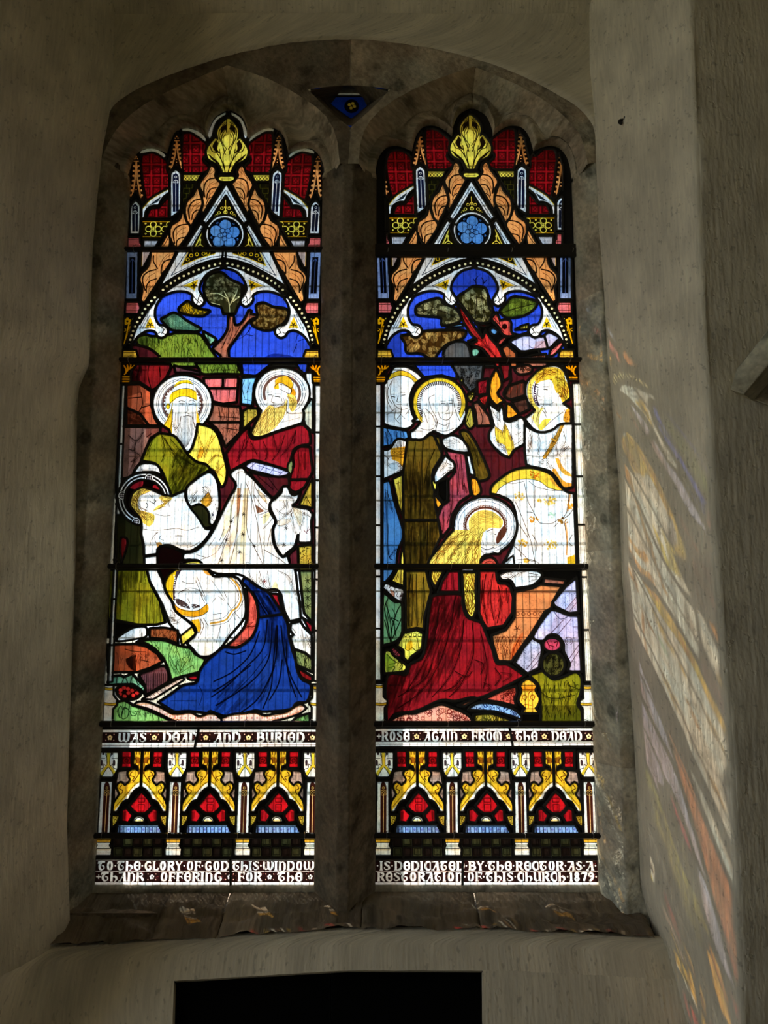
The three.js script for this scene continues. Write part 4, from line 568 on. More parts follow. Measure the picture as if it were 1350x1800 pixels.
    for (let k = 0; k < 16; k++) { const x = 303 + k * 2.7; ln(`${x},${722 + Math.abs(8 - k) * -1.2 + 10} ${x + (k - 8) * -0.2},${745} ${lerp(x, 326, 0.35)},${766} ${lerp(x, 326, 0.7)},${788 - Math.abs(k - 8)}`, 0.7, 'rgba(70,60,60,.75)'); }
    ln('318,732 316,745 308,756|338,732 342,748 346,756', 0.9, MID);
  });
  P('y', '347,745* 358,747 372,752 382,763 388,780 393,800 399,826 397,845 390,856 383,844 376,829 367,824* 345,811 326,798* 336,790 344,766', {}, () => { folds('347,752 352,775 358,790 354,805|372,764 366,785 358,806|382,764 374,772 370,780|380,800 366,815|396,815 378,832 370,822|352,790 346,808', 1, 'rgba(90,50,5,.9)'); fl('352,785* 358,792 352,806* 346,806*', 'rgba(200,120,10,.5)'); folds('366,812 380,800 392,806|372,822 392,838|378,830 384,810', 0.9, 'rgba(90,50,5,.9)'); });
  P('ol', '281,761* 294,763 306,766 316,777 329,797 345,811 362,816 370,825* 346,841 331,857 329,864* 303,873* 297,860 291,844 285,829 273,815 255,811 248,810* 261,780 270,768', {}, () => { folds('283,763 296,782 312,800 340,818|284,766 290,792 284,812|290,770 305,798 320,822|268,775 258,800|300,772 322,798|310,800 302,830 310,856', 1.1, 'rgba(12,10,0,.9)'); hatch('309,796 330,803 364,816 346,841 330,858 304,872 300,846', 260, 16, -0.5, 0.85, 'rgba(10,9,0,.62)', 1.9); });
  P('od', '-205,905 250,905 256,1003 205,1003', {});
  P('dr', '212,948 222,946 224,956 219,975 213,990*', { lw: 4 });
  // shoulder, tracery halo and the dead man
  P('w', '234,832* 240,822 246,816 257,813.5 273,815.5 281,823 284.5,836* 273,830.5 256,829.5', { lw: 5 }, () => folds('252,817 250,829|268,816 266,829|240,824 280,826', 0.6, '#5a6478'));
  P('w', 'e:253.7,877,47.5,47', { lw: 4.2 }, () => {
    fl('e:253.7,877,60,60', '#0a0707'); arcs(253.7, 877, 43.5, 43, 0, 360, 1.9, LITE); arcs(253.7, 877, 38, 37.5, 0, 360, 1.6, LITE);
    for (const [x, y] of [[262, 840], [215, 871], [239, 917]]) { fl(`e:${x},${y},8,8`, '#0a0707'); ring(x, y, 6.4, 1.5, LITE); for (let k = 0; k < 4; k++) dot(x + 2.6 * Math.cos(k * 1.57 + 0.8), y + 2.6 * Math.sin(k * 1.57 + 0.8), 1.5, '#d9cfd6'); }
    ln('262,847 261,853|222,874 228,876|244,912 250,908', 1.8, LITE);
  });
  P('rd', 'e:253.7,877,34,33.5', { lw: 4 }, () => { fl('e:253.7,877,40,40', '#0a0404'); fl('228,858* 238,846 252,845* 250,854 240,860', LITE); fl('268,856 277,850 286,853 289,862* 278,860', LITE); fl('219,887* 224,890 231,902 226,905* 219,899', LITE); });
  P('w', '303,872* 313,867 326,862* 327,877 335,892 347,907 360,928 374,928* 365,944 351,959 335,968.5 320,967.5 300,959 288,959 277,965* 276,974* 253,977* 252,956 248,938 249,926 247,913 238,901 229,889 229,880 234,866 249,857 267,861 285,869', { cut: [] }, () => {
    fl('e:0,0,1,1', '#fff');
    fl('229,890* 228,878 234,865 249,857 268,860 258,866 246,872 242,886 246,896 258,900 271,905 270,918 262,926* 250,918 238,902', '#f0cc52'); waves(['232,886 238,898 250,912', '234,878 242,896 256,914', '238,870 243,888 256,904', '244,864 240,878', '252,860 242,868 236,880', '246,900 262,904 268,914', '250,906 262,914', '260,862 248,868'], 0.8);
    fl('285,869* 300,871 303,876 294,884* 284,893 268,899* 276,890 288,884 280,876', '#eec95a'); waves(['286,872 298,876 296,882', '284,880 292,884 280,894', '300,874 294,882 284,890'], 0.7);
    ln('271,878 274,881 271,884|257,884 260,889 257,893|263,881 272,886', 1, DK); ln('262,868 268,876|272,896 284,892|258,897 250,893', 0.7, MID);
    ln('272,903 288,907 300,906|296,882 298,892', 0.7, MID);
    for (let k = 0; k < 9; k++) fl(`e:${rr(285, 345)},${rr(890, 955)},${rr(4, 10)},${rr(4, 9)}`, k % 3 ? 'rgba(190,215,235,.28)' : 'rgba(250,215,190,.35)');
    ln('252,930 272,932 300,930 312,929 330,932 350,926|275,935 272,946 276,958|284,941 280,946 288,950|312,941 318,941.5|266,950 272,940 278,936|330,962 338,960 352,952', 0.8, MID); fl('274,954* 282,953 286,960 278,964', '#e39a4a'); ln('-308,942 320,942', 1.2);
  });
  P('w', '-253.5,979 276.5,976 277,1003 254,1003', { lw: 4.4 });
  P('mr', '278,965 292,960 316,968 322,974 321,985* 308,1003* 277,1003*', { lw: 4.4 }, () => fl('-260,950 330,950 330,1003 260,1003', 'rgba(5,2,2,.8)'));
  P('y', '312,1003* 323,990 338,986 352,987 366,996 370,1003*', { lw: 4.4 }, () => folds('318,996 338,990 358,994', 0.8, MID));
  // shroud
  P('w', '404,834 414,824 427,822 433,830 447,843 463,862 479,877* 474,890 475,900 484,916 479,932 481,954 489,971 497,979* 506,976* 512,1003* 362,1003* 350,986 322,984* 323,973 338,970 352,962 366,946 377,928 388,905 402,877 414,856 412,846', {}, () => {
    for (const [a, b] of [[416, 434], [430, 452]]) { fl(`-${a},858 ${a + 8},858 ${a + 4},930 ${b - 44},1003 ${b - 58},1003 ${a - 6},930`, 'rgba(226,190,140,.5)'); }
    fl('-417,858 424,858 420,900 416,910', 'rgba(170,90,40,.75)'); fl('-428,858 434,860 434,920 430,1003 420,1003', 'rgba(235,200,140,.6)'); fl('-415,860 412,880 404,930 388,950 396,905', 'rgba(236,214,150,.5)');
    ln('414,858 406,900 404,930 394,960 380,1003|432,848 440,868 448,900 456,940 466,1003|424,850 420,900 412,960 400,1003|416,850 416,833 427,829 434,836|436,846 434,930 446,960 462,992|384,965 398,940 404,924|404,918 412,908|394,930 386,950', 0.9, MID);
    ln('447,846 452,864 470,886|447,870 462,892 474,897|452,862 476,878|449,888 462,899|456,905 474,898|458,910 470,906|462,930 472,920 480,910|464,966 490,982 506,994|476,930 470,960|448,848 446,870 452,900', 0.9, MID); fl('450,888* 464,898 452,902*', 'rgba(120,60,30,.8)'); fl('462,905* 476,900 470,916 462,922*', 'rgba(225,195,110,.6)'); fl('452,858* 464,870 470,884 458,874', 'rgba(226,180,120,.6)');
    for (const [x, y] of [[422, 872], [428.5, 904], [407, 917], [427, 939], [398, 949], [447, 960], [421, 971], [389, 985]]) star(x, y, 3.6);
    ln('368,960 378,945|350,985 375,975 388,962|345,975 362,980', 0.7, MID); fl('372,966* 384,958 380,975 372,990', 'rgba(240,190,150,.5)');
  });
  // bearded man in red
  P('rd', '439,750* 437,762 444,771 460,769 487,759 509,752 531,746 544,758* 545,779 530,783 517,790 511,808 505,826* 463,813 444,809 427,816 404,829* 398,800 400,793 424,761', {}, () => { folds('430,772 424,795 416,812|440,775 452,800|462,775 470,795 466,808|480,765 486,790|440,760 430,790|500,765 492,790 478,810|520,757 508,785 495,800|520,760 516,780', 1.2, 'rgba(30,2,4,.9)'); });
  P('rd', '545,786* 528,785 520,790 514,801 516,818 509,841 507,855 518,865 534,857 543,841 549,828 546,800', { cut: ['-508,843 542,842'] }, () => folds('524,792 526,820 520,850|536,796 536,825', 1.2, 'rgba(30,2,4,.9)'));
  P('sg', '505,820 511,809 515,812 514,828 508,836', { lw: 3.4 });
  P('mr', '438,829* 469,836 507,838* 508,854 496,858 484,873 477,874* 462,858 446,840', {}, () => ln('452,836 480,860|470,838 488,862', 1));
  P('lv', '431,819 442,811 452,812 480,819 505,828 507,834 489,838 463,832 440,826', { lw: 4.6 }, () => { ln('450,813 440,822|466,817 458,828|482,822 474,833|498,828 490,836|452,818 496,832', 0.8, '#2b2f57'); });
  P('og', '-525,888 549,840 549,893 537,890', { lw: 4.4 }, () => ln('538,872 546,888|538,872 532,888|538,872 538,890', 0.9));
  P('og', '-524,960 549,957 549,1003 525,1003', { lw: 4.4 }, () => speckle(526, 960, 548, 1000, 50, 0.5, 1.2, MID));
  P('rp', '-507,976 523,960 525,1003 512,1003', { lw: 4.4 }, () => fl('-500,950 530,950 530,1003 500,1003', 'rgba(30,0,10,.55)'));
  P('w', '484,876* 494,866 496,857 501,854.5 507,857 511,867 518,870 529,864* 523,880 514,889* 528,892 542,895 550,904* 547,920 548,950 541,954 525,953 524,940 518,960 508,969 497,979* 484,959 480,932 485,916 476,896 475,884', {}, () => { folds('496,872 508,873 516,880 512,888|498,880 500,890 492,898|506,882 504,894|514,889 510,900 486,918|515,890 520,905 528,925 526,940|516,892 532,902 545,908|514,900 506,920 488,924|512,902 518,930 522,945|484,894 500,904 514,898|536,900 530,925', 0.9, MID); fl('515,892 530,898 528,925 520,912', 'rgba(235,200,140,.45)'); fl('486,918 504,912 512,916 494,924', 'rgba(230,190,150,.5)'); star(503, 928, 3.6); star(499, 958, 3.6); folds('538,936 544,930|534,932 540,938|542,926 540,934', 1, 'rgba(90,10,20,.9)'); });
  P('w', 'e:495.5,691,49,45.5|465,715 452,738 441,760 446,768* 459,768 487,758 531,744* 534,732 530,718 500,700', {}, () => {
    arcs(495.5, 691, 41, 38, 0, 360, 0.8, '#27324a'); arcs(495.5, 691, 37, 34, 0, 360, 0.8, '#27324a'); arcs(495.5, 691, 31.5, 30, -200, 40, 4.4, '#6b4b42');
    fl('463,728* 468,704 470,678 480,672 500,670 516,690 520,724 534,728 531,744* 487,758 458,767 444,767 442,760', '#fff');
    fl('480,682* 484,668 494,662 506,662 514,672 515,682 512,686* 498,675 490,674 490,684', '#efb41c'); fl('512,686* 515,682 520,690 518,698 512,696', GOLD); ln('480,682 492,673 512,684 511,694 520,698|512,684 516,672 506,662', 0.9); fl('470,676* 478,671 484,672 480,684 472,688', '#f5f2ea'); ln('492,675 510,682 509,692 492,684', 0.8, MID);
    ln('472,694 478,694|484,697 492,698', 1.3); ln('470,690 478,689|484,692 494,693', 0.8, MID); ln('480,695 477,706 482,708|476,712 484,712', 0.9, MID);
    fl('504,692* 518,696 522,712 514,724 508,716* 508,704', '#f0cf5c'); fl('504,700* 498,712 484,716 474,712 466,720 450,740 442,762 458,766 476,758 492,742 502,724', '#f1d268'); waves(['476,716 466,732 452,756', '480,718 472,738 460,762', '486,718 480,740 470,760', '492,716 490,736 480,754', '498,712 500,728 492,742', '470,720 456,740 446,760', '506,696 514,708 512,722', '512,698 518,710', '450,748 446,764', '462,760 452,764'], 0.8, 'rgba(95,60,10,.85)', 1.2); waves(['500,700 496,712 486,716'], 0.8);
    ln('505,704 506,726 530,726', 1.1); ln('496,742 528,734|470,764 500,752|510,730 508,745', 0.7, MID); fl('484,754* 500,742 506,726 530,727 531,743', 'rgba(250,225,205,.45)');
  });
  // helper's hand in the white sleeve, and the dark gap under it
  P('od', '334,890 350,885 362,892 369,905 368,918 375,926* 360,928* 347,908', { lw: 4 });
  P('w', '345,842 357,834 368,829.5 378,838 384,855 386,889 381,913 374,924* 368,919 367.5,904 362,893 350,886 336,891* 329,881 328,858', {}, () => { folds('347,863 340,872 334,886|347,871 340,882 346,876|356,856 362,866 364,878|337,889 346,886 366,868', 0.9); fl('353,881 362,870 367,866 371,877 370,886 362,891', '#e3a32c'); folds('352,882 366,864 361,855 357,858|366,864 372,880 362,891', 1); folds('376,898 372,908 376,918|378,885 382,900', 0.9, MID); dot(374, 905, 2.4, '#4a4a58'); fl('e:362,848,16,7', 'rgba(190,210,230,.3)'); });
  // ------- lower figures
  P('ol', '-190,1001 258,1001 266,1029 281,1056 291,1094 275,1098 242,1098 190,1088', {}, () => { folds('256,1018 258,1096|268,1042 270,1096|280,1060 282,1094|246,1020 244,1096', 1, 'rgba(14,12,0,.85)'); hatch('-190,1001 258,1001 256,1014 228,1030 212,1070 190,1080', 150, 16, 0, 1, 'rgba(8,7,0,.6)', 1.8); });
  P('w', '-258,1001 277,1001 284,1015 290,1032 300,1053 308,1068 324,1086 340,1100 336,1104 318,1118 298,1096 286,1064 275,1043 263,1022', {}, () => { folds('282,1020 296,1050 306,1070|300,1072 310,1084 300,1086 314,1094 304,1096|296,1084 308,1092|320,1086 312,1090', 0.8, MID); });
  P('mr', '277,996* 310,996* 297,1011 290,1028* 284,1012', { lw: 4.2 }, () => fl('-270,990 315,990 315,1030 270,1030', 'rgba(5,2,2,.75)'));
  P('k', '-190,1090 244,1098 236,1103 208,1120 190,1120'); 
  P('w', '207,1120* 222,1110 236,1103 256,1102 257.5,1118 240,1123 216,1127 204,1127*', { lw: 4.2 }, () => folds('250,1104 248,1120', 0.6, MID));
  P('or', '-263,1104 290,1103 313,1108 313,1132 292,1123 263,1121', { lw: 4.6 }, () => { fl('-260,1100 316,1100 316,1134 260,1134', 'rgba(60,20,8,.45)'); grass(264, 1108, 312, 1134, 40, 7, 'rgba(40,10,4,.8)'); });
  P('lg', '240,1128* 254,1125 269,1124 292,1126 313,1134 336,1139* 342,1148 352,1154 362,1158* 352,1181* 316,1190 300,1196* 297,1180 287,1157 271,1140 256,1131', {}, () => { grass(262, 1134, 345, 1190, 110, 12, 'rgba(10,40,10,.7)'); ln('316,1188 318,1162 312,1145|316,1180 330,1160|318,1182 338,1170|317,1186 306,1168', 1, 'rgba(90,80,10,.8)'); });
  P('br', '-190,1133 240,1132 258,1136 276,1148 286,1163 264,1174 240,1182 190,1182', {}, () => { ln('220,1141 236,1145 256,1146|222,1160 238,1152 238,1182|238,1152 226,1162 236,1178|248,1160 264,1164', 1); fl('221,1158* 238,1152* 238,1181* 230,1176 222,1165', 'rgba(15,3,2,.75)'); grass(206, 1150, 280, 1182, 40, 7, 'rgba(40,8,4,.6)'); });
  P('pl', '245,1186 264,1178 285,1170 294,1176 297,1196 280,1208 258,1220 254,1204', {}, () => { for (let x = 250; x < 296; x += 3.4) ln(`-${x},${1184} ${x + 0.5},${1216}`, 1, 'rgba(15,3,4,.7)'); ln('246,1188 270,1180 288,1178', 1.4, 'rgba(220,180,190,.6)'); });
  P('tl', '-190,1190 212,1187 218,1190 232,1184 243,1195 255,1207 256,1222 246,1211 234,1203 190,1204', {}, () => { ln('206,1188 204,1204|219,1187 213,1204|219,1187 226,1204|234,1184 228,1204|234,1184 242,1202|248,1200 240,1206|252,1208 246,1212', 1.2); });
  P('rr', '205,1211 219,1203 236,1207 248,1219 236,1229 212,1227', {}, () => { fl('-190,1195 260,1195 260,1235 190,1235', '#1a0405'); for (const [x, y] of [[212, 1213], [218, 1209], [225, 1211], [232, 1214], [211, 1220], [219, 1224], [226, 1218], [234, 1222], [241, 1218], [240, 1210]]) fl(`e:${x},${y},3.6,3.2`, LITE); dot(218, 1216, 1.4, DK); });
  P('lg', '-190,1236 220,1231 236,1240 258,1247 285,1259 304,1268 304,1276 190,1276', {}, () => { for (const p of ['206,1250 212,1241 216,1250 211,1262', '219,1243 226,1248 224,1260 216,1264 213,1256', '228,1250 238,1250 240,1256 232,1258', '222,1233 228,1236 226,1246 220,1244']) { ln(p + ' ' + p.split(' ')[0], 1, 'rgba(8,36,14,.95)'); } ln('219,1243 220,1262|208,1246 210,1260|216,1240 218,1248|232,1252 238,1255', 0.8, 'rgba(8,36,14,.9)'); grass(242, 1250, 290, 1268, 40, 8); });
  P('sg', '-526,1003 549,1003 549,1095 534,1077', {}, () => { for (let y = 1020; y < 1080; y += 15) { star(541, y, 6, 'rgba(20,30,6,.9)', 7, 0.9); } ln('541,1010 541,1085', 0.9); });
  P('rd', '-532,1085 549,1098 549,1113 544,1110', { lw: 4.2 });
  P('w', '360,996* 512,996* 519,1003 523,1034 527,1062 529,1088* 509,1092* 500,1074 496,1056 493,1043 484,1036 466,1037 453,1030 437,1019 419,1010 380,1008', {}, () => { folds('470,1003 474,1030 476,1036|436,1003 444,1020 456,1030|456,1003 462,1026 474,1036|488,1003 508,1014 518,1040 526,1066|414,1003 416,1008', 0.9, MID); star(465, 1022, 4, 'rgba(120,30,20,.9)', 7); fl('484,1020* 478,1034 490,1036', 'rgba(240,205,110,.6)'); fl('498,1030 512,1045 508,1060', 'rgba(240,225,150,.4)'); });
  P('w', '-511,1096 528,1092 534,1102 548,1116 548,1157 536,1147 516,1140 510,1120 516,1116 510,1108', {}, () => folds('514,1104 520,1112|530,1106 533,1120 534,1140|538,1115 546,1130|540,1126 546,1140', 0.9, MID));
  P('sg', '-517,1141 536,1147 549,1158 549,1182 534,1174 521,1170', {}, () => grass(522, 1150, 548, 1180, 50, 8));
  P('dr', '524,1175 536,1181 549,1189* 547,1198 530,1190', { lw: 4.6 }, () => ln('530,1180 540,1192 544,1194', 1, 'rgba(255,200,200,.7)'));
  P('lg', '-505,1276 522,1260 544,1253 545,1276', { lw: 4.6 }, () => grass(515, 1258, 544, 1270, 20, 8));
  P('rd', '474,1043* 489,1044* 497,1079* 484,1058', { lw: 4.6 });
  P('rd', '499,1084* 509,1100* 506,1102* 500,1092', { lw: 4 });
  P('db', '425,1023* 432,1016 453,1031 466,1037 474,1044 483,1057 497,1079 506,1100 508,1118 513,1139 519,1159 523,1179 531,1194 546,1203 544,1225 538,1235* 521,1236 509,1247 465,1251 447,1249 417,1257 392,1258 370,1250 366,1254* 331,1250 308,1251 296,1245 278,1234* 301,1219 323,1204 345,1199 351,1179 363,1162 377,1150 390,1139 397,1137 416,1138 430,1131 443,1119 451,1102 454,1081 451,1059 441,1040', { cut: ['454,1085 475,1082 498,1079', '346,1199 354,1215 366,1256', '-389,1256 389,1276'] }, () => {
    ln('470,1090 462,1140 430,1175 400,1205 372,1225|478,1095 474,1150 455,1185 420,1215 380,1240|488,1100 484,1160 470,1200 450,1232 424,1252|494,1100 500,1150 512,1190 530,1225|486,1100 480,1170 476,1210 462,1246|456,1110 440,1150 410,1180 376,1198|396,1146 412,1150 432,1144|376,1215 400,1200 440,1170|504,1130 506,1180 520,1225|474,1230 490,1200 496,1160|445,1040 462,1070 470,1082|470,1048 484,1074|460,1060 474,1080', 2, 'rgba(0,2,14,.85)');
    ln('470,1150 440,1190 400,1228|484,1170 462,1225|500,1150 512,1215|350,1206 356,1220 350,1240|300,1232 345,1232', 1, 'rgba(0,2,14,.7)'); hatch('430,1020 466,1038 484,1060 496,1078 454,1084 450,1056', 160, 14, 0.4, 0.9, 'rgba(0,0,10,.6)', 1.8); hatch('470,1090 500,1090 508,1130 500,1170 480,1150 462,1130', 90, 26, 0.05, 1, 'rgba(0,0,10,.45)', 1.6); hatch('395,1205 450,1190 470,1215 440,1250 380,1252', 80, 22, -0.6, 0.7, 'rgba(0,0,10,.4)', 1.5);
  });
  P('cr', '433,1034* 442,1041 451,1059 454,1081 451,1102 443,1119 430,1131 416,1138* 396,1137* 411,1124 428,1104 434,1086 435,1062', {}, () => { folds('440,1050 436,1080 432,1100|448,1060 446,1090|444,1094 430,1106|402,1134 420,1132 434,1124', 0.9, 'rgba(70,6,6,.9)'); folds('432,1100 444,1102 452,1098', 1.6, 'rgba(70,10,10,.7)'); });
  P('w', '309,1000* 358,1000* 366,1002 377,1013 398,1012 417,1016 426,1029 431,1049 432,1077 426,1092 404,1118 389,1138 377,1149 366,1154 350,1153 338,1140 328,1130* 344,1114 340,1099 323,1086 308,1073 303,1058 294,1044 289,1028 296,1011', {}, () => {
    fl('309,1000* 318,1002 312,1012 305,1030 304,1050 306,1066* 296,1048 290,1030 296,1012', STAIN); fl('356,1000* 368,1003 378,1013 370,1012 360,1008', '#eaa23c'); ln('374,1013 394,1014 412,1020 424,1034', 0.8);
    fl('308,1073* 305,1058* 314,1068 332,1073 350,1072 364,1062 366,1074 352,1083 334,1084 318,1080', GOLD); ln('304,1056 314,1069 332,1074 350,1072 365,1060|307,1072 318,1081 336,1085 354,1082 365,1075', 0.9);
    fl('-310,1004 320,1001 312,1014 308,1030 307,1046 312,1060 304,1054 304,1030', '#3a2a34'); for (let k = 0; k < 12; k++) dot(306 + Math.sin(k) * 1.4 + k * 0.3, 1012 + k * 4, 1.1, LITE); fl('310,1052* 318,1054 330,1062 334,1070 318,1066 310,1060', '#43302e'); fl('340,1070* 336,1063 344,1062 352,1066', '#43302e'); for (let k = 0; k < 9; k++) dot(316 + k * 3.6, 1064 + (k % 2) * 3, 1, LITE);
    ln('320,1022 332,1026 346,1024|312,1044 330,1034 350,1038 362,1056|316,1040 332,1036|352,1044 360,1060|330,1052 334,1060|344,1020 356,1050|346,1014 362,1052', 0.8, MID);
    fl('-336,1090 350,1088 354,1104 350,1112 342,1103', '#efb41c'); ln('336,1089 342,1104 351,1112 353,1088|353,1088 358,1100 352,1116|358,1087 366,1100|344,1104 338,1100', 0.9, MID);
    ln('404,1014 418,1030 424,1050 418,1066 408,1074 396,1090 370,1096', 2.6, '#cf9a34'); ln('401,1016 414,1032 420,1050 413,1064 404,1073 394,1085 370,1091|408,1013 422,1030 428,1052 420,1070 411,1078 398,1094 370,1100', 0.7); ln('408,1078 414,1090|402,1092 404,1110 396,1122|412,1076 422,1088|388,1100 380,1130|408,1074 400,1060|394,1040 398,1050', 0.8, MID);
    for (let k = 0; k < 8; k++) fl(`e:${rr(365, 420)},${rr(1025, 1130)},${rr(5, 11)},${rr(5, 10)}`, 'rgba(185,212,232,.3)'); ln('372,1020 386,1040 396,1056|384,1048 394,1056|374,1080 390,1078|372,1060 380,1050', 0.6, MID);
  });
  P('y', '317,1118* 338,1101* 344,1114* 320,1135*', { lw: 3.6 });
  P('pw', '249,1229* 268,1218 316,1192 324,1195* 302,1209 270,1229*', { lw: 4 }, () => { ln('252,1227 270,1216 316,1193', 1.6, '#e0a860'); for (let t = 0; t < 1; t += 0.12) ln(`-${lerp(262, 318, t)},${lerp(1222, 1194, t)} ${lerp(266, 322, t)},${lerp(1227, 1199, t)}`, 0.8, MID); });
  P('rd', '329,1190 340,1187 348,1188 346,1195 334,1195', { lw: 4 });
  P('pw', '233,1240* 245,1233 264,1235 285,1244 305,1254 335,1252 350,1259 366,1254 379,1255 388,1262 405,1256 430,1253 450,1252 465,1257 485,1254 503,1251 519,1241 531,1238 539,1245* 527,1254 505,1262 480,1268 470,1276* 330,1276* 301,1265 285,1257 258,1245', { lw: 4.2, cut: ['-389,1250 389,1276'] }, () => { ln('236,1239 264,1238 285,1247 305,1257 335,1255 350,1262 366,1257 380,1258|405,1259 430,1256 450,1255 465,1260 503,1254 519,1244 535,1241', 1, '#d8a060'); ln('260,1244 285,1255 301,1263 335,1266|470,1266 505,1260 530,1248', 1, '#d8a060'); for (let x = 245; x < 530; x += 9) { const y = 1240 + 18 * sstep(245, 320, x) - 10 * sstep(490, 530, x); dot(x, y + 4, 1.6, 'rgba(200,90,90,.6)'); ln(`-${x + 4},${y - 2} ${x + 4},${y + 8}`, 0.6, 'rgba(150,80,70,.7)'); } });
  pilaster((y) => 200 - (y - 1000) * 0.052, (y) => 206.5 - (y - 1000) * 0.043, [1000, 1053, 1134, 1199]);
  pilaster((y) => 553.2 - (y - 1000) * 0.008, (y) => 568, [1000, 1018, 1108, 1197]);
  columnBase('-183,1204 200,1204 200,1222 207,1231 206,1239 199,1246 198,1276 180,1276', [[184, 203, 1210], [183, 209, 1237]]);
  columnBase('-549,1203 568,1203 568,1276 547,1276 548,1243 543.5,1238 544,1231 549,1226', [[546, 568, 1208], [542, 568, 1237]]);
}
// ---------------------------------------------------------------- right light: the women and the angel at the tomb
function rightScene() {
  M = map0;
  P('b', '-640,440 1040,440 1040,640 640,640', {}, () => { ln('838,505 836,492 840,486|836,496 832,490|848,506 850,494 846,488|850,498 856,492|854,506 858,512', 1.2, '#0a1036'); });
  P('lb', '-845,640 850,612 862,600 878,640', {});
  P('k', '-838,566 866,560 882,586 910,590 930,584 960,640 820,640 822,600 846,590');
  P('lf', '731,540 742,532 770,524 781,534 799,541 810,557 805,567 777,572 774,559 748,556 732,553', {}, () => { fl('-720,515 815,515 815,580 720,580', '#3e3c30'); spray(734, 532, 808, 574, 70, 11); ln('735,548 770,545 806,562', 1.2); });
  P('lf', '806,520 820,511 832,503 852,506 858,519 866,543 863,558 858,567 838,567 828,558 816,542 805,528', {}, () => { fl('-800,495 870,495 870,570 800,570', '#38361f'); spray(808, 510, 862, 568, 90, 10); ln('838,520 836,560|846,512 852,560|826,520 830,556', 1); });
  P('og', '857,520* 861,535 867,546 871,549* 864,547 858,536', { lw: 3.4 });
  P('g', '878,546 890,533 900,522 920,523 943,530 940,542 921,555 893,559 881,552', {}, () => { fl('-870,515 950,515 950,565 870,565', 'rgba(10,12,2,.5)'); spray(880, 528, 940, 560, 60, 10); ln('882,550 910,541 940,534', 1.1); });
  P('bf', '705,591 720,587 742,582 780,580 817,581 813,595 786,605 770,621 761,633 740,622 715,620 712,604', {}, () => { fl('-700,578 820,578 820,640 700,640', '#4a3a26'); spray(710, 590, 812, 634, 80, 12); });
  P('lb', '-783,577 797,572 812,569 814,574', { lw: 3.4 });
  P('ch', '779,621 792,603 816,601 826,617 824,634 790,645', {}, () => { ln('784,632 792,612|792,634 800,608|806,636 808,606|812,606 822,618|800,620 812,618', 1.6, 'rgba(255,255,255,.9)'); leaves(782, 606, 824, 640, 25, 9, 'rgba(255,255,255,.6)'); });
  P('tl', '829,615 838,612 843,618 838,626 830,626', { lw: 3.6 });
  P('cb', '862,578 870,577 875,583 871,589 863,586', { lw: 4.4 });
  P('rr', '803,535* 810,540 822,556 832,572 848,594* 854,580* 861,593 877,613 890,645* 872,645* 851,616 838,609 823,604* 838,599 826,585 814,564', {}, () => { folds('808,542 820,562 834,584 850,604 876,632|832,590 850,600|838,604 856,612|852,590 856,606 872,630|814,556 826,572', 1.2, 'rgba(60,2,4,.9)'); });
  P('rs', '864,559 873,549* 879,563* 890,561 898,566 899,584 909,588* 892,592 882,586 876,574 868,567', {}, () => { fl('e:887,574,4.5,5', '#20060a'); ln('868,558 880,572|876,556 878,570|870,564 886,584', 1.1, 'rgba(40,4,6,.9)'); });
  P('rs', '874,606* 880,596 893,590* 886,600 880,606*', { lw: 3.4 });
  P('rs', '834,568* 848,571 862,571* 852,575 840,573*', { lw: 3.4 });
  P('og', '904,580* 916,573 929,569* 928,579*', { lw: 4 }, () => grass(904, 572, 928, 580, 20, 7));
  P('lv', '896,601 908,594 921,589 940,590 954,591 964,584 977,589 985,594* 975,603 965,612 940,615 917,618 906,610', { cut: ['-956,588 963,614'] }, () => { ln('930,608 936,612 944,610 956,600', 0.9, '#3a3450'); fl('942,600* 960,600 962,612 940,615', 'rgba(240,170,140,.5)'); });
  P('pk', '964,627* 969,614 986,600* 990,605 975,623', { lw: 4.6 }, () => ln('968,622 982,606', 0.8, MID));
  P('bn', '-919,630 935,625 960,622 962,645 918,645', { lw: 4.6 }, () => leaves(920, 628, 960, 636, 14, 8));
  P('or', '-881,612 891,606 907,620 909,645 897,645', { lw: 4.6 }, () => fl('-880,600 912,600 912,645 880,645', 'rgba(90,20,10,.35)'));
  M = shifted(0.6635, 0.001); canopyArch(); M = map0;
  // ------- upper figures
  P('mr', '-640,645 1040,645 1040,1003 640,1003', { cut: ['-830,753 862,751', '-858,640 862,680', '-861,775 845,760 830,756', '-896,804 896,830', '-923,780 926,818', '-896,640 898,668 884,700', '-898,702 925,694'] }, () => { for (const [x, y] of [[850, 775], [856, 790], [868, 800], [905, 808], [876, 812], [910, 800]]) { ln(`${x},${y + 12} ${x + 3},${y} ${x - 2},${y - 12}`, 3.4, 'rgba(255,200,190,.75)'); } });
  P('b', '-726,640 792,640 803,658 802,667 777,660 745,663', {});
  P('ch', '-794,640 850,640 846,676 826,690 806,664', {}, () => leaves(800, 646, 840, 690, 30, 8, 'rgba(2,2,2,.9)'));
  P('og', '-808,668 812,663 815,668 811,676', { lw: 4 });
  P('og', '821,695 828,688 835,690 832,700 826,706', { lw: 4 }, () => leaves(820, 690, 836, 706, 10, 6));
  P('og', '822,719 828,716 833,732 834,746 825,754 817,742', { lw: 4.4 }, () => ln('828,720 822,738 826,750|830,726 832,742|824,730 820,742', 1));
  P('bn', '-831,709 840,706 860,732 864,748 838,749', {}, () => ln('842,716 848,734 846,748|836,718 840,745', 1.2));
  P('rd', '-838,670 858,665 856,693 839,694', {}, () => folds('844,690 848,676 856,670|850,692 854,680', 1));
  P('rr', '841,701 858,694 856,708 854,718*', { lw: 4.6 }, () => folds('846,702 852,712|852,698 854,710', 0.9));
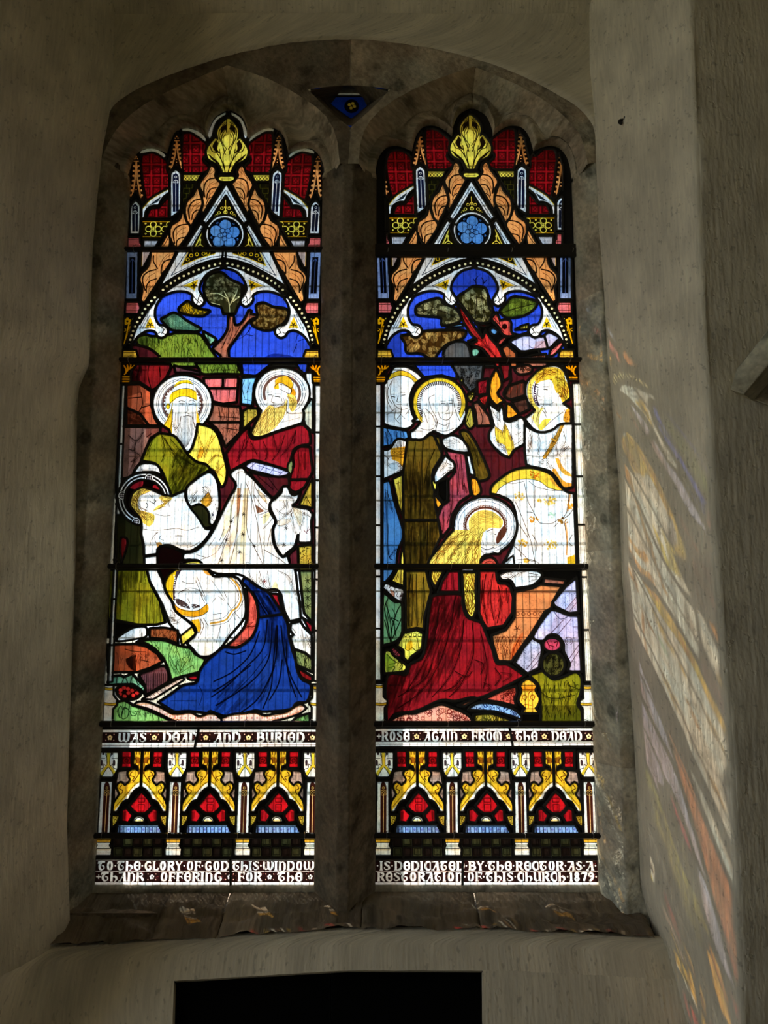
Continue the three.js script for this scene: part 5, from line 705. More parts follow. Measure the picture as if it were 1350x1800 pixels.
  P('dr', '-878,640 897,640 895,664 885,670', {});
  P('bn', '904,650 912,643 930,642 936,650 930,656 913,658', { lw: 4.6 }, () => leaves(906, 644, 932, 656, 16, 6));
  P('bn', '892,680 906,674 922,671 922,694 898,702 885,694', {}, () => { fl('-880,668 926,668 926,704 880,704', 'rgba(20,4,4,.55)'); ln('895,692 900,682|908,690 910,678|916,690 917,676', 2, 'rgba(230,150,130,.7)'); });
  P('bd', '-899,707 927,698 930,720 913,728', {});
  P('am', '872,650 878,660 882,677 875,692 888,706* 880,708 874,714* 862,701 859,683 864,662', {}, () => { ln('864,690 862,672 868,660|870,655 868,668', 1, MID); ln('872,690 876,700', 0.8, MID); });
  P('am', '890,710* 897,711 912,728* 900,735 890,734', { lw: 4.8 });
  // the two women
  P('w', '692,646 704,644 717,645 734,655 743,665* 733,672 725,684 721,701 724,725 729,737 724,749 712,754 687,750 674,745* 674,677* 682,664', {}, () => {
    fl('683,660* 700,652 716,654 730,664 736,670* 731,674* 720,664 702,660 683,668*', '#f0c324'); ln('683,660 700,652 716,654 730,664 735,670|683,668 702,660 720,664 730,674', 0.9);
    ln('678,680 680,700 684,712 690,722|690,668 682,684 683,700 690,710|688,672 686,690 692,708 698,716 706,720 716,718|706,716 704,728 698,736|696,720 694,734 702,744|720,720 712,730|676,730 686,726 690,720|690,722 696,718|704,728 712,736', 0.9, MID); ln('688,697 694,698|706,695 712,694', 1.3); ln('686,693 694,693|704,690 712,690', 0.8, MID); ln('700,696 698,706 704,706|698,711 706,711', 0.9, MID); fl('676,726* 690,722 694,736 684,742 676,738', 'rgba(170,180,190,.5)');
  });
  P('w', 'e:772,709,48,47|727,738 738,742 729,754 721,760 722,773* 742,772 754,763 762,758* 783,766 800,757 813,744 818,720 790,710', {}, () => {
    arcs(772, 709, 42.5, 42, -230, 40, 6.4, '#efc62a'); arcs(772, 709, 46, 45, 0, 360, 0.8, '#4a3a20'); arcs(772, 709, 39, 38.5, -230, 40, 0.8); for (let a = -222; a < 30; a += 5.2) { const c = Math.cos(a * 0.01745), s = Math.sin(a * 0.01745); ln(`-${772 + 33.5 * c},${709 + 33 * s} ${772 + 38 * c},${709 + 37.5 * s}`, 1.6, '#2a1718'); }
    fl('742,745* 744,716 748,696 758,682 774,677 790,682 798,698 804,720 810,742 800,757 783,765 762,757', '#fff');
    ln('764,694 754,700 758,718 768,738 764,750|748,718 760,730 766,744|770,738 766,756|796,694 800,720 808,740|794,700 796,722 790,736 782,738 774,734 770,724|768,742 782,748 790,742|764,756 782,758 800,752|790,744 786,754|745,724 752,744|736,752 752,756 764,752|728,758 742,758', 0.9, MID); ln('776,709 782,709.5|790,709 794,708.5', 1.3); ln('774,705 783,705|788,704 794,704', 0.7, MID); ln('787,708 788,720 785,722|783,727 790,727', 0.9, MID); fl('762,700* 768,690 784,684 772,700 768,730', 'rgba(190,220,235,.35)');  ln('746,742 738,734 744,718', 0.8, MID);
  });
  P('cb', '-672,750 690,753 716,757 719,770 709,774 696,773 690,783 672,786', {}, () => folds('680,754 688,770 686,782|696,756 698,770|678,760 682,782|708,758 710,770', 1.4, '#0c2038'));
  P('w', '673,791* 682,790 688,786* 694,776 702,771 716,775* 717,795 711,824 692,835 673,843*', { lw: 4.6 }, () => { fl('-687,788 716,784 716,800 711,824 700,812 690,808 686,796', '#e8a324'); folds('-687,790 716,788|-687,800 715,798|-688,806 714,804', 0.9, 'rgba(90,40,5,.9)'); for (let x = 692; x < 712; x += 6) ring(x, 795, 2.2, 0.8, 'rgba(90,40,5,.9)'); folds('696,778 699,788|702,774 704,786|709,776 709,788|684,804 680,814 686,822|684,816 700,814 708,824 694,830|700,820 708,818|676,800 682,806', 0.9, MID); fl('e:692,820,8,7', 'rgba(170,205,225,.5)'); });
  P('y', '-690,842 709,833 709,909 700,890', { lw: 4.6 }, () => folds('700,845 706,900|696,850 703,848', 0.9, MID));
  P('y', '-709,958 712,1003 703,1003 704,978', { lw: 4 });
  P('cb', '672,848* 685,846 690,868 697,893 705,919 709,934 708,948 701,964 698,980 697,1003* 672,1003*', {}, () => { folds('677,860 680,920 683,975 690,984|684,980 694,968 700,964|680,862 690,900', 1.2, '#0c2038'); fl('700,905* 708,934 706,948 700,962 698,930', 'rgba(220,240,255,.0)'); });
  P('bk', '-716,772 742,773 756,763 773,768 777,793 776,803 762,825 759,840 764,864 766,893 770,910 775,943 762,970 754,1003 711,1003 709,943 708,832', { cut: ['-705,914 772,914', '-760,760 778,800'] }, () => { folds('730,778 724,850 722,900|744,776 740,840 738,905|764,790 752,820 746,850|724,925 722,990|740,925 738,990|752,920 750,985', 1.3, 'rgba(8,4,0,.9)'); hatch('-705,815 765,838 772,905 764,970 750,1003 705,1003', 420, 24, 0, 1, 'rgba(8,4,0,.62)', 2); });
  P('bk', '808,760 820,757 832,771 844,794 856,820 860,838 848,845 834,841 827,800 818,780', { lw: 5 }, () => { hatch('822,780 846,800 862,846 830,842', 40, 18, 0.3, 0.95, 'rgba(8,4,0,.6)', 1.5); folds('820,764 834,790 842,820', 1.1); });
  P('rp', '-782,791 818,797 823,840 827,870 808,882 794,906 791,927 777,945 769,908 777,889 788,881 788,844 800,829 795,812 790,806', {}, () => { folds('800,800 806,830 804,870|810,800 814,860|796,840 794,890 786,920|780,900 778,935|816,850 820,866', 1.4, 'rgba(40,2,8,.9)'); });
  P('w', '776,774 784,768 795,764.5 810,770 822,785 824,796* 806,795 783,788', { lw: 5 }, () => folds('778,774 796,774|780,778 800,780|784,784 798,786|796,770 808,778', 0.9, MID));
  P('w', '-819,799 826,800 835,836 826,834', { lw: 4 });
  P('am', '827,842 838,842 845,859 843,869 831,871', { lw: 4.6 }, () => ln('836,846 836,866|830,846 833,866', 0.8, MID));
  P('k', '-767,848 787,841 787,880 779,884 770,872');
  P('w', '783,801 791,808* 797,812 799,823 788,832 777,842 765,850* 762,838 768,823 775,813', { lw: 5 }, () => { folds('786,806 782,818 772,830|798,822 788,822|798,824 786,828|776,836 784,830|786,814 794,818', 0.9, MID); fl('762,836* 774,838 777,842 766,848', 'rgba(150,180,200,.5)'); });
  P('y', '759,834* 764,848 768,849* 767,862* 763,861 759,848', { lw: 4 });
  P('am', '763,867 768,874 778,886* 769,895* 765,884', { lw: 4 });
  // angel
  P('w', '857,704* 864,712 870,717 877,722* 881,712 885,722 886,738* 894,741 906,738 916,733 923,744 923,777 905,790 895,804* 880,797 861,776 860,760 868,748* 861,722', {}, () => { fl('870,750* 880,756 884,758 888,744 896,764 903,780 903,790 895,802 886,782 873,776', '#edc83a'); folds('869,748 884,757 888,740|870,752 872,770 886,790 894,802|888,745 902,775 902,790|896,760 900,775|874,776 890,788|884,758 882,770|908,744 914,755|906,764 916,760|904,782 914,776 920,770|912,772 916,766|864,716 870,730 880,742|877,722 878,740', 0.9, MID); fl('e:908,748,12,8', 'rgba(185,212,232,.35)'); });
  P('w', '922,744* 930,752 942,758 953,760 972,755 984,746 1007,744* 1007,856* 990,858 977,839 963,827 934,820 925,817* 922,790', { cut: [] }, () => { folds('930,756 934,775 928,795|946,762 950,780 944,800|990,758 994,775 986,790 996,785|976,765 980,800|924,800 940,802 955,802 980,800 1000,784|936,765 928,798|930,806 928,818|984,790 1004,788', 0.9, MID); folds('988,748 978,772 970,785 957,804', 5.4, '#d4922c'); folds('990,746 981,770 973,785 960,803|984,746 975,770 967,783 954,803', 0.8); folds('970,772 977,774', 3, '#d4922c'); folds('970,769 978,772|969,775 976,778', 0.8); folds('952,808 960,806 964,812|946,812 956,810|944,816 956,814', 0.8, MID); fl('976,806* 982,806 990,822 1002,832 1006,838* 992,834 982,822', '#e9ac3c'); folds('968,816 980,836 990,848 1006,852|962,812 968,824', 0.9, MID); fl('970,826* 976,824 986,840 996,848 1005,850 1006,856* 992,857 978,840', '#e2982e'); fl('e:946,776,10,18', 'rgba(185,212,232,.35)'); });
  P('w', '923,689 926,672 934,662 944,652 956,645 970,642 981,643 991,651 996,662 1000,675 1003,690 1002,700 990,709* 1004,718* 1004,744* 984,746 972,755 953,760 937,754 922,736* 940,721* 928,707', {}, () => {
    ln('950,655 938,666 931,682 932,698 938,712 944,718', 6.5, '#efd257'); for (let k = 0; k < 11; k++) { const a = (200 - k * 10) * 0.01745; } ln('953,658 942,668 936,684 937,700 943,712|947,652 934,664 927,684 929,700 938,716', 0.8); for (let k = 0; k < 9; k++) ln(`-${928 + Math.abs(k - 4) * 0.9},${676 + k * 5} ${934 + Math.abs(k - 4) * 0.9},${678 + k * 4.6}`, 0.7, MID);
    fl('941,672* 944,668 942,686 946,706 950,714 944,712 938,700 938,684', '#3b2a40'); for (let k = 0; k < 9; k++) dot(940 + Math.abs(k - 4) * 0.7, 678 + k * 4, 1, LITE);
    fl('939,664* 946,652 960,646 978,646 990,654 994,668 1001,680 1002,696 998,704 988,707* 982,692 976,690 974,680 968,668 954,670 944,676', '#ecc032'); waves(['944,668 958,658 976,656', '950,664 966,652 986,656', '946,658 960,650', '984,664 994,676 998,692', '980,676 992,686 994,702', '988,680 990,698', '976,664 988,668', '984,694 992,700'], 1, 'rgba(110,55,5,.9)', 1.6); speckle(946, 650, 998, 700, 40, 0.6, 1.3, 'rgba(120,60,5,.8)');
    fl('943,676* 952,670 966,669 974,682 980,694 986,704 984,716 1002,732 1000,742 984,745 954,744 950,716 944,700', '#fff'); ln('942,679 946,681|956,684 962,685', 1.4); ln('940,675 947,676|954,680 964,680', 0.8, MID); ln('946,684 946,696 950,698|947,703 953,703|949,710 966,711 974,706|980,692 986,690 986,698|955,713 950,718 956,724 962,736', 0.9, MID); fl('958,700 972,706 964,724 956,718', 'rgba(185,215,235,.4)');
    fl('934,734* 942,722 952,716 956,717* 950,728 948,744 954,756 944,750', '#efd878'); ln('954,716 946,728 942,742|956,717 962,728|938,730 936,744', 0.9, MID); ln('990,724 974,736 956,752', 0.9, MID); fl('954,738* 968,736 960,748 952,756 946,752', '#ecd248'); fl('995,720* 1004,716 1004,738 994,742 990,736', '#e0a02c'); speckle(992, 720, 1004, 740, 16, 0.6, 1.2, 'rgba(120,50,5,.9)'); fl('992,708* 1004,706 1004,718 996,716', '#4a2c26');
  });
  P('w', '862,868* 864,855 879,841 901,827 925,822 949,825 969,834 981,850 996,864 1009,867* 1014,1003* 876,1003* 900,960 908,920 900,885 880,872', {}, () => {
    fl('862,868* 864,855 879,841 901,827 925,822 949,825 969,834 981,850 996,864* 980,862 966,858 948,846 925,842 900,846 880,856 872,868', '#efcb3a'); ln('872,868 880,857 900,846 925,842 948,846 966,858 996,864', 0.9); ln('882,845 900,850 925,845|930,846 944,856 970,862 990,862', 0.8, MID); speckle(932, 828, 948, 842, 40, 0.7, 1.6, 'rgba(190,90,10,.8)'); fl('966,836* 980,850 996,863 984,860 970,848', '#e8a030');
    const bloom = (x, y, s, c) => { for (let k = 0; k < 26; k++) { const a = rr(0, 6.28), r = s * Math.sqrt(rnd()); dot(x + r * Math.cos(a), y + r * 0.8 * Math.sin(a), rr(0.8, 2.2), c); } };
    bloom(913, 872, 9, 'rgba(226,160,30,.75)'); bloom(967, 880, 11, 'rgba(235,190,50,.75)'); bloom(938, 913, 8, 'rgba(205,130,25,.8)'); bloom(918, 955, 9, 'rgba(226,160,30,.75)'); bloom(968, 956, 12, 'rgba(235,180,40,.75)'); bloom(990, 916, 8, 'rgba(150,95,20,.85)'); bloom(1003, 890, 6, 'rgba(226,150,30,.7)'); bloom(948, 880, 4, 'rgba(226,180,60,.5)'); bloom(925, 985, 5, 'rgba(226,160,30,.6)'); bloom(985, 850, 4, 'rgba(226,140,30,.6)'); bloom(970, 905, 7, 'rgba(150,190,140,.35)');
    ln('906,882 920,915 934,955 942,1000|908,915 918,930 928,945|926,900 938,902 946,916 952,920 970,920 982,912|922,850 928,880 938,900|940,855 940,892|902,958 920,975 930,985 940,986|1000,868 996,900 988,912 1000,905 1008,894|992,918 996,950 996,972|1006,940 1000,952 1006,960|936,940 944,955 942,968|980,920 974,926|912,960 916,978', 1, MID); ln('994,920 997,945 996,975|1002,870 998,898', 2.2, 'rgba(200,120,30,.7)'); fl('-997,980 1010,975 1012,1003 998,1003', '#efb41c'); fl('-904,868 925,852 940,860 928,890 915,875', 'rgba(190,215,232,.3)');
    ln('886,996 905,985 935,984 955,996', 0.8, MID);
  });
  P('w', '-953,995 1012,995 1009,1006 1003,1015 994,1018 961,1014', { lw: 4.8 }, () => { for (let k = 0; k < 16; k++) dot(rr(980, 1004), rr(1000, 1012), rr(1, 2.4), 'rgba(235,190,50,.8)'); folds('962,1004 980,1010|970,1000 990,1012', 0.8, MID); });
  // kneeling woman
  P('w', 'e:853,924,56,51|800,924 797,931 783,947 773,961 762,974 753,988 753,1003* 846,1003* 845,985 852,976 866,973 880,970 880,930', {}, () => {
    arcs(853, 924, 52, 47, 0, 360, 1, '#565a70'); arcs(853, 924, 47, 42.5, 0, 360, 0.7, '#565a70'); arcs(853, 924, 36, 33, -190, 50, 5.5, '#5a2c1c'); for (let a = -190; a < 48; a += 8) ring(853 + 38 * Math.cos(a * 0.01745), 924 + 35 * Math.sin(a * 0.01745), 1.7, 0.9, '#e9dcd8');
    fl('825,932* 824,916 832,904 846,897 862,898 876,906 884,916 880,928 864,930 850,938 846,956 846,976 844,990 838,1003* 753,1003* 756,986 770,966 786,946 800,932', '#f2d25a'); 
    waves(['826,930 806,944 786,962 766,986', '834,928 818,948 800,968 780,1000', '842,926 832,948 820,974 806,1000', '850,930 838,956 832,980 826,1000', '814,934 790,952 768,978', '822,940 806,960 788,985', '830,950 818,976', '842,945 838,972 836,996', '776,966 764,984 758,1000', '796,950 778,976', '810,970 796,1000', '822,976 816,1000'], 0.9, 'rgba(95,62,10,.9)', 2); waves(['830,912 846,904 864,904 880,914', '828,918 848,910 870,912', '832,924 852,916 874,922'], 0.7, 'rgba(95,62,10,.7)', 0.6); speckle(766, 966, 800, 996, 16, 0.8, 1.6, 'rgba(170,90,20,.7)');
    fl('850,936* 862,928 878,930 884,936 878,948 868,958 852,962 846,956', '#fbfdff'); fl('876,936* 886,924 890,934 882,948 874,956 872,948', '#5a2c1c'); ln('868,938 872,940|846,962 856,966 868,962|856,934 866,930', 1, DK); ln('845,966 852,976 858,980|848,950 850,958', 0.8, MID); fl('e:862,944,8,9', 'rgba(190,215,235,.35)');
    fl('842,988* 850,980 862,978 870,984 878,1003* 842,1003*', '#a33');
  });
  P('cr', '841,1003* 845,988 854,981 864,980 872,986 878,1003*', { lw: 4.8 }, () => folds('852,990 862,986 870,994|858,994 866,1000', 1, MID));
  P('w', '-878,996 902,976 905,1003 880,1003', { lw: 3.4 }, () => folds('884,1000 898,984', 0.8, MID));
  // ------- lower figures
  P('k', '-640,1001 1045,1001 1045,1276 640,1276');
  P('cb', '-672,1000 695,1000 690,1008 686,1014 678,1023 672,1024', {}); P('y', '-699,1000 711,1000 710,1031 687,1022', { lw: 4.8 }, () => folds('700,1006 696,1022|705,1002 704,1026', 1, MID));
  P('w', '672,1033* 678,1025 694,1031 710,1036 709,1050 706,1058 694,1053 684,1044', { lw: 4.8 }, () => { for (let k = 0; k < 40; k++) { const x = rr(678, 708), y = rr(1028, 1056); ln(`${x},${y} ${x + rr(-3, 3)},${y + rr(-3, 3)} ${x + rr(-4, 4)},${y + rr(-2, 4)}`, 0.9, 'rgba(60,40,40,.8)'); } fl('686,1036 692,1040 694,1050 688,1046', 'rgba(190,100,60,.7)'); });
  P('pg', '673,1048 680,1046 693,1057 706,1060 708,1085 706,1116 693,1129 672,1135*', {}, () => { ln('686,1128 682,1100 676,1070 682,1052|686,1128 690,1100 698,1075 704,1064|688,1128 686,1090 678,1060|690,1122 700,1100 706,1086|696,1118 692,1096 688,1086 700,1092|684,1122 676,1090', 1.6, 'rgba(4,18,6,.9)'); ln('690,1070 696,1084|700,1070 694,1086|680,1075 684,1092', 1, 'rgba(4,18,6,.8)'); });
  P('bg', '-712,1003 749,1003 754,1026 758,1039 752,1061 746,1086 745,1106 732,1104 713,1108', {}, () => { folds('722,1010 718,1060 718,1100|732,1010 732,1060 734,1100|744,1015 746,1050 740,1095|726,1010 724,1100', 1.3, 'rgba(10,6,0,.9)'); hatch('-712,1003 726,1003 722,1108 712,1108', 60, 20, 0, 1, 'rgba(10,6,0,.6)', 1.5); });
  P('yg', '-710,1112 733,1107 744,1113 742,1140 739,1143 724,1153 717,1163 709,1156 709,1143 698,1135 702,1126', {}, () => { for (let x = 713; x < 742; x += 8) { ring(x, 1116, 2.6, 1, '#1c2006'); } ln('-709,1120 744,1119', 1); ln('724,1112 722,1128 724,1140|714,1124 712,1140|734,1122 736,1140|712,1140 718,1144 724,1138 732,1144 740,1136', 1.1, 'rgba(60,50,2,.9)'); fl('716,1130 724,1126 724,1142 714,1142', 'rgba(240,170,20,.6)'); fl('712,1146* 736,1146 722,1154 716,1160', 'rgba(250,255,230,.6)'); });
  P('yg', '675,1149 684,1143 700,1158 713,1168 715,1174 708,1181 675,1184*', {}, () => { for (const p of ['684,1156 696,1164 684,1168', '682,1174 694,1172 690,1180', '700,1162 708,1170 702,1178', '680,1150 690,1160']) ln(p, 1.2, 'rgba(20,40,6,.9)'); fl('676,1150 688,1156 694,1168 680,1180', 'rgba(120,170,90,.6)'); ln('704,1160 698,1170|708,1164 702,1174|690,1160 700,1166', 0.9, 'rgba(60,50,2,.9)'); });
  P('rp', '687,1141 694,1138 702,1146 706,1152 700,1157 690,1150', { lw: 4.8 }, () => { ring(694, 1145, 3.4, 1.2); ring(701, 1151, 3, 1.2); });
  P('y', '-757,1003 781,1003 772,1019 765,1034 756,1017', { lw: 5.4 }, () => waves(['760,1004 762,1016 766,1030', '768,1004 766,1016 768,1026', '776,1004 770,1014'], 1.1, 'rgba(95,62,10,.95)', 2));
  P('rd', '-788,1004 807,1003 808,1041 770,1041 778,1020', {}, () => folds('786,1012 784,1036|796,1008 798,1038|776,1026 774,1040', 1.3, 'rgba(30,0,4,.9)'));
  P('w', '-806,1000 834,1000 832,1004 814,1004', { lw: 3.4 });
  P('rr', '-842,1003 872,1003 874,1020 877,1025 890,1026 897,1032 902,1050 900,1078 885,1100 856,1105 848,1092 842,1078', { cut: ['875,1005 875,1030'] }, () => { folds('854,1010 850,1050 856,1095|866,1010 862,1050 868,1090|876,1030 880,1060 874,1095|890,1034 892,1060|848,1020 846,1060', 1.5, 'rgba(50,0,4,.9)'); for (let k = 0; k < 40; k++) { const x = rr(846, 896), y = rr(1010, 1090); ln(`${x},${y} ${x + rr(-2, 2)},${y + rr(4, 9)}`, 0.7, 'rgba(60,2,6,.7)'); } });
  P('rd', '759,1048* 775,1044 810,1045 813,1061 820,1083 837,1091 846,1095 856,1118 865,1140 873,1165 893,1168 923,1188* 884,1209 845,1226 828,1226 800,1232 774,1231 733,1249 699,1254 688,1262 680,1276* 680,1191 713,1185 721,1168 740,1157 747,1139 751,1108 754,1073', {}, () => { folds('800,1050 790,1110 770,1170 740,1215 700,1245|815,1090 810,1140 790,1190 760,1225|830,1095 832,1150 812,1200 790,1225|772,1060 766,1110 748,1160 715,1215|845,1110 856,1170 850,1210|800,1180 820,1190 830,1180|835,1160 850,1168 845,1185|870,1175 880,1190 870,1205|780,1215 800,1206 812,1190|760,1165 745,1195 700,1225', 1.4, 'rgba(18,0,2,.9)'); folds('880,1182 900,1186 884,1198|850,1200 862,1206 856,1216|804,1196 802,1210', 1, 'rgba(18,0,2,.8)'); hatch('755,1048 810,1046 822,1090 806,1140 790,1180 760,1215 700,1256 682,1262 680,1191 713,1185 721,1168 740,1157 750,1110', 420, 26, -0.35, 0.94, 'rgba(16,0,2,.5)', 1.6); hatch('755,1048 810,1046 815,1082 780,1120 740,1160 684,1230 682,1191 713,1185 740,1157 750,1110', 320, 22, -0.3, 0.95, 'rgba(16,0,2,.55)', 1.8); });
  P('y', '812,1006* 838,1006* 836,1030 837,1060 835,1078 828,1086 818,1072 814,1045', { lw: 5.4 }, () => waves(['816,1008 818,1040 822,1076', '821,1008 822,1040 826,1080', '826,1008 827,1040 830,1078', '831,1008 832,1040 833,1070', '835,1010 836,1050'], 1.1, 'rgba(85,55,8,.95)', 2));
  P('w', '876,1010* 886,1005 896,1003 920,1002 944,1003 953,1011 944,1023 932,1030 905,1034* 898,1021 882,1019', { lw: 5 }, () => { folds('930,1008 946,1010|928,1014 950,1013|930,1022 944,1018|880,1012 892,1006 902,1008 896,1016 884,1014|900,1016 912,1008 926,1004', 1, MID); fl('e:915,1020,12,7', 'rgba(185,212,232,.4)'); });
  P('bn', '-956,1016 994,1020 991,1028 955,1026', { lw: 4 });
  P('or', '-905,1040 936,1034 950,1027 988,1030 972,1057 969,1069 958,1075 947,1092 932,1116 916,1138 899,1163 875,1162 866,1131 864,1117 889,1107 904,1086', {}, () => { ln('-905,1040 980,1041|-904,1071 968,1071|-903,1074 962,1074|-903,1086 950,1086|-870,1120 926,1120', 1, 'rgba(60,16,4,.9)'); for (let x = 910; x < 962; x += 10) { ring(x, 1079, 3, 0.9, 'rgba(60,16,4,.9)'); } star(909, 1105, 6, 'rgba(60,16,4,.9)', 5, 1); grass(872, 1125, 920, 1162, 60, 10, 'rgba(70,18,4,.75)'); ln('900,1160 904,1140 914,1120|888,1158 892,1136', 1.2, 'rgba(60,16,4,.8)'); fl('896,1160 904,1130 920,1112 912,1142', 'rgba(220,90,10,.35)'); });
  P('lv', '-994,1031 1013,1015 1017,1076 1000,1078 976,1066 971,1059', {}, () => { ln('-994,1072 1014,1048|-1000,1076 1016,1056', 1, 'rgba(70,30,40,.8)'); fl('-994,1072 1014,1048 1017,1076 1000,1078', 'rgba(230,180,160,.35)'); speckle(976, 1035, 1014, 1070, 50, 0.3, 0.7, 'rgba(40,40,70,.8)'); });
  P('lv', '961,1080 973,1072 1000,1081 1017,1082* 1022,1181* 999,1179 1001,1166 991,1145 990,1130 978,1116 964,1117 953,1127 937,1118', {}, () => { fl('-978,1078 1018,1082 1022,1181 1000,1180 985,1120 962,1118', 'rgba(225,180,180,.35)'); ln('-964,1118 990,1090|-978,1118 1004,1088|-996,1164 1020,1130|-1002,1168 1020,1140|-1008,1102 1017,1102', 1, 'rgba(70,30,40,.75)'); ring(1000, 1127, 6.5, 0.9, 'rgba(70,30,40,.8)'); ring(1000, 1127, 3.6, 0.8, 'rgba(70,30,40,.8)'); ln('973,1074 985,1088 1000,1083', 1, '#454560'); speckle(940, 1085, 1018, 1176, 110, 0.3, 0.7, 'rgba(40,40,70,.8)'); });
  P('lv', '-935,1121 951,1130 953,1144 947,1174 927,1184 904,1165 920,1138', {}, () => { ln('-926,1176 954,1140|-930,1180 955,1152', 1, 'rgba(70,30,40,.75)'); speckle(908, 1126, 950, 1180, 90, 0.3, 0.8, 'rgba(40,40,70,.8)'); });
  P('ol', '932,1188 944,1182 953,1179 963,1187 974,1194 994,1188 1012,1181 1022,1192 1021,1217 1015,1237 1022,1249 1024,1276* 950,1276* 950,1242 947,1206', {}, () => { grass(952, 1200, 1020, 1266, 70, 10); folds('958,1195 956,1230 966,1260|975,1205 972,1250|998,1198 1004,1215 996,1240 1004,1256|950,1215 962,1225 980,1228 1010,1222|1000,1205 1018,1212', 1.1, 'rgba(10,10,0,.9)'); fl('-945,1240 1024,1240 1024,1276 945,1276', 'rgba(10,10,0,.35)'); });
  P('ok', 'e:972.5,1168,20.5,21.5', {}, () => { leaves(958, 1155, 990, 1190, 30, 8); ln('966,1152 962,1168|974,1150 973,1170|982,1154 984,1172', 1); });
  P('mg', 'e:970.5,1133,16.5,12.5', { lw: 5 }, () => { ln('962,1128 966,1138|974,1130 980,1128 978,1136|966,1134 974,1137', 1.2, 'rgba(60,2,20,.9)'); });
  P('gd', '928,1192* 936,1196 943,1203* 945,1206* 942,1214 949,1227 947,1238 942,1245* 946,1249 946,1254* 918,1254* 919,1249 922,1245* 913,1236 911,1228 916,1214 913,1206* 914,1203 920,1196', {}, () => { ln('914,1205 944,1205|916,1212 942,1212|-922,1246 942,1246', 1.1, 'rgba(110,50,0,.9)'); for (const x of [922, 936]) { ln(`${x - 5},1232 ${x - 2},1222 ${x + 4},1224 ${x + 1},1231 ${x - 2},1228`, 1.2, 'rgba(130,60,0,.9)'); } ln('929,1244 929,1220 936,1214|922,1238 934,1240', 1.1, 'rgba(130,60,0,.9)'); fl('916,1207* 942,1207 941,1214 917,1214', 'rgba(220,110,10,.45)'); });
  P('cr', '848,1230* 886,1212 907,1206* 909,1218 905,1228 907,1241* 876,1234', { lw: 5 }, () => { leaves(870, 1215, 905, 1236, 16, 8, 'rgba(70,8,6,.8)'); });
  P('bn', '-804,1240 825,1231 838,1229 816,1242', { lw: 4.4 });
  P('sb', '823,1247 836,1237 852,1235 872,1237 902,1246 917,1258* 917,1266* 902,1260 871,1251 840,1249', { lw: 4.8 }, () => { for (let k = 0; k < 60; k++) { const x = rr(828, 914), y = 1242 + 16 * sstep(860, 916, x) + rr(-6, 6); ln(`-${x},${y} ${x + rr(-3, 3)},${y + rr(-3, 3)}`, 1.2, 'rgba(8,20,60,.8)'); } });
  P('og', '832,1256* 860,1254 880,1259 900,1267 900,1276* 832,1276*', { lw: 4.4 }, () => grass(834, 1262, 896, 1276, 60, 10));
  P('pw', '688,1264* 712,1254 727,1254 745,1248 774,1238 795,1244 817,1253 829,1264 829,1276* 688,1276*', { lw: 5 }, () => { fl('-680,1230 835,1230 835,1276 680,1276', 'rgba(225,120,100,.45)'); for (let k = 0; k < 46; k++) { const x = rr(694, 826), y = 1268 - rr(0, 26) * Math.max(0.2, 1 - Math.abs(x - 774) / 80); ring(x, y, rr(2.4, 4.6), 1, 'rgba(90,16,16,.8)'); } });
  pilaster((y) => 656, (y) => 669.8, [1000, 1013, 1105, 1196]);
  pilaster((y) => 1020.6 + (y - 1000) * 0.037, (y) => 1034 + (y - 1000) * 0.05, [1001, 1014, 1107, 1198]);
  columnBase('-656,1201 674,1201 674,1224 681,1231 681,1238 676,1244 676,1276 656,1276', [[658, 676, 1206], [657, 683, 1237]]);
  columnBase('-1024,1203 1046,1203 1048,1276 1025,1276 1024,1245 1018,1238 1019,1231 1025,1227', [[1021, 1046, 1208], [1016, 1048, 1237]]);
  pilaster((y) => 656, (y) => 669.8, [675, 750, 837, 923, 992]);
  pilaster((y) => 1006 + (y - 673) * 0.0345, (y) => 1020 + (y - 673) * 0.04, [673, 746, 837, 922, 992]);
  capital('-656,640 688,640 679,655 679,673 656,673', 663, 686, 641, false);
  capital('-990,640 1020,640 1020,669 998,669 997,655', 992, 1014, 641, true);
}
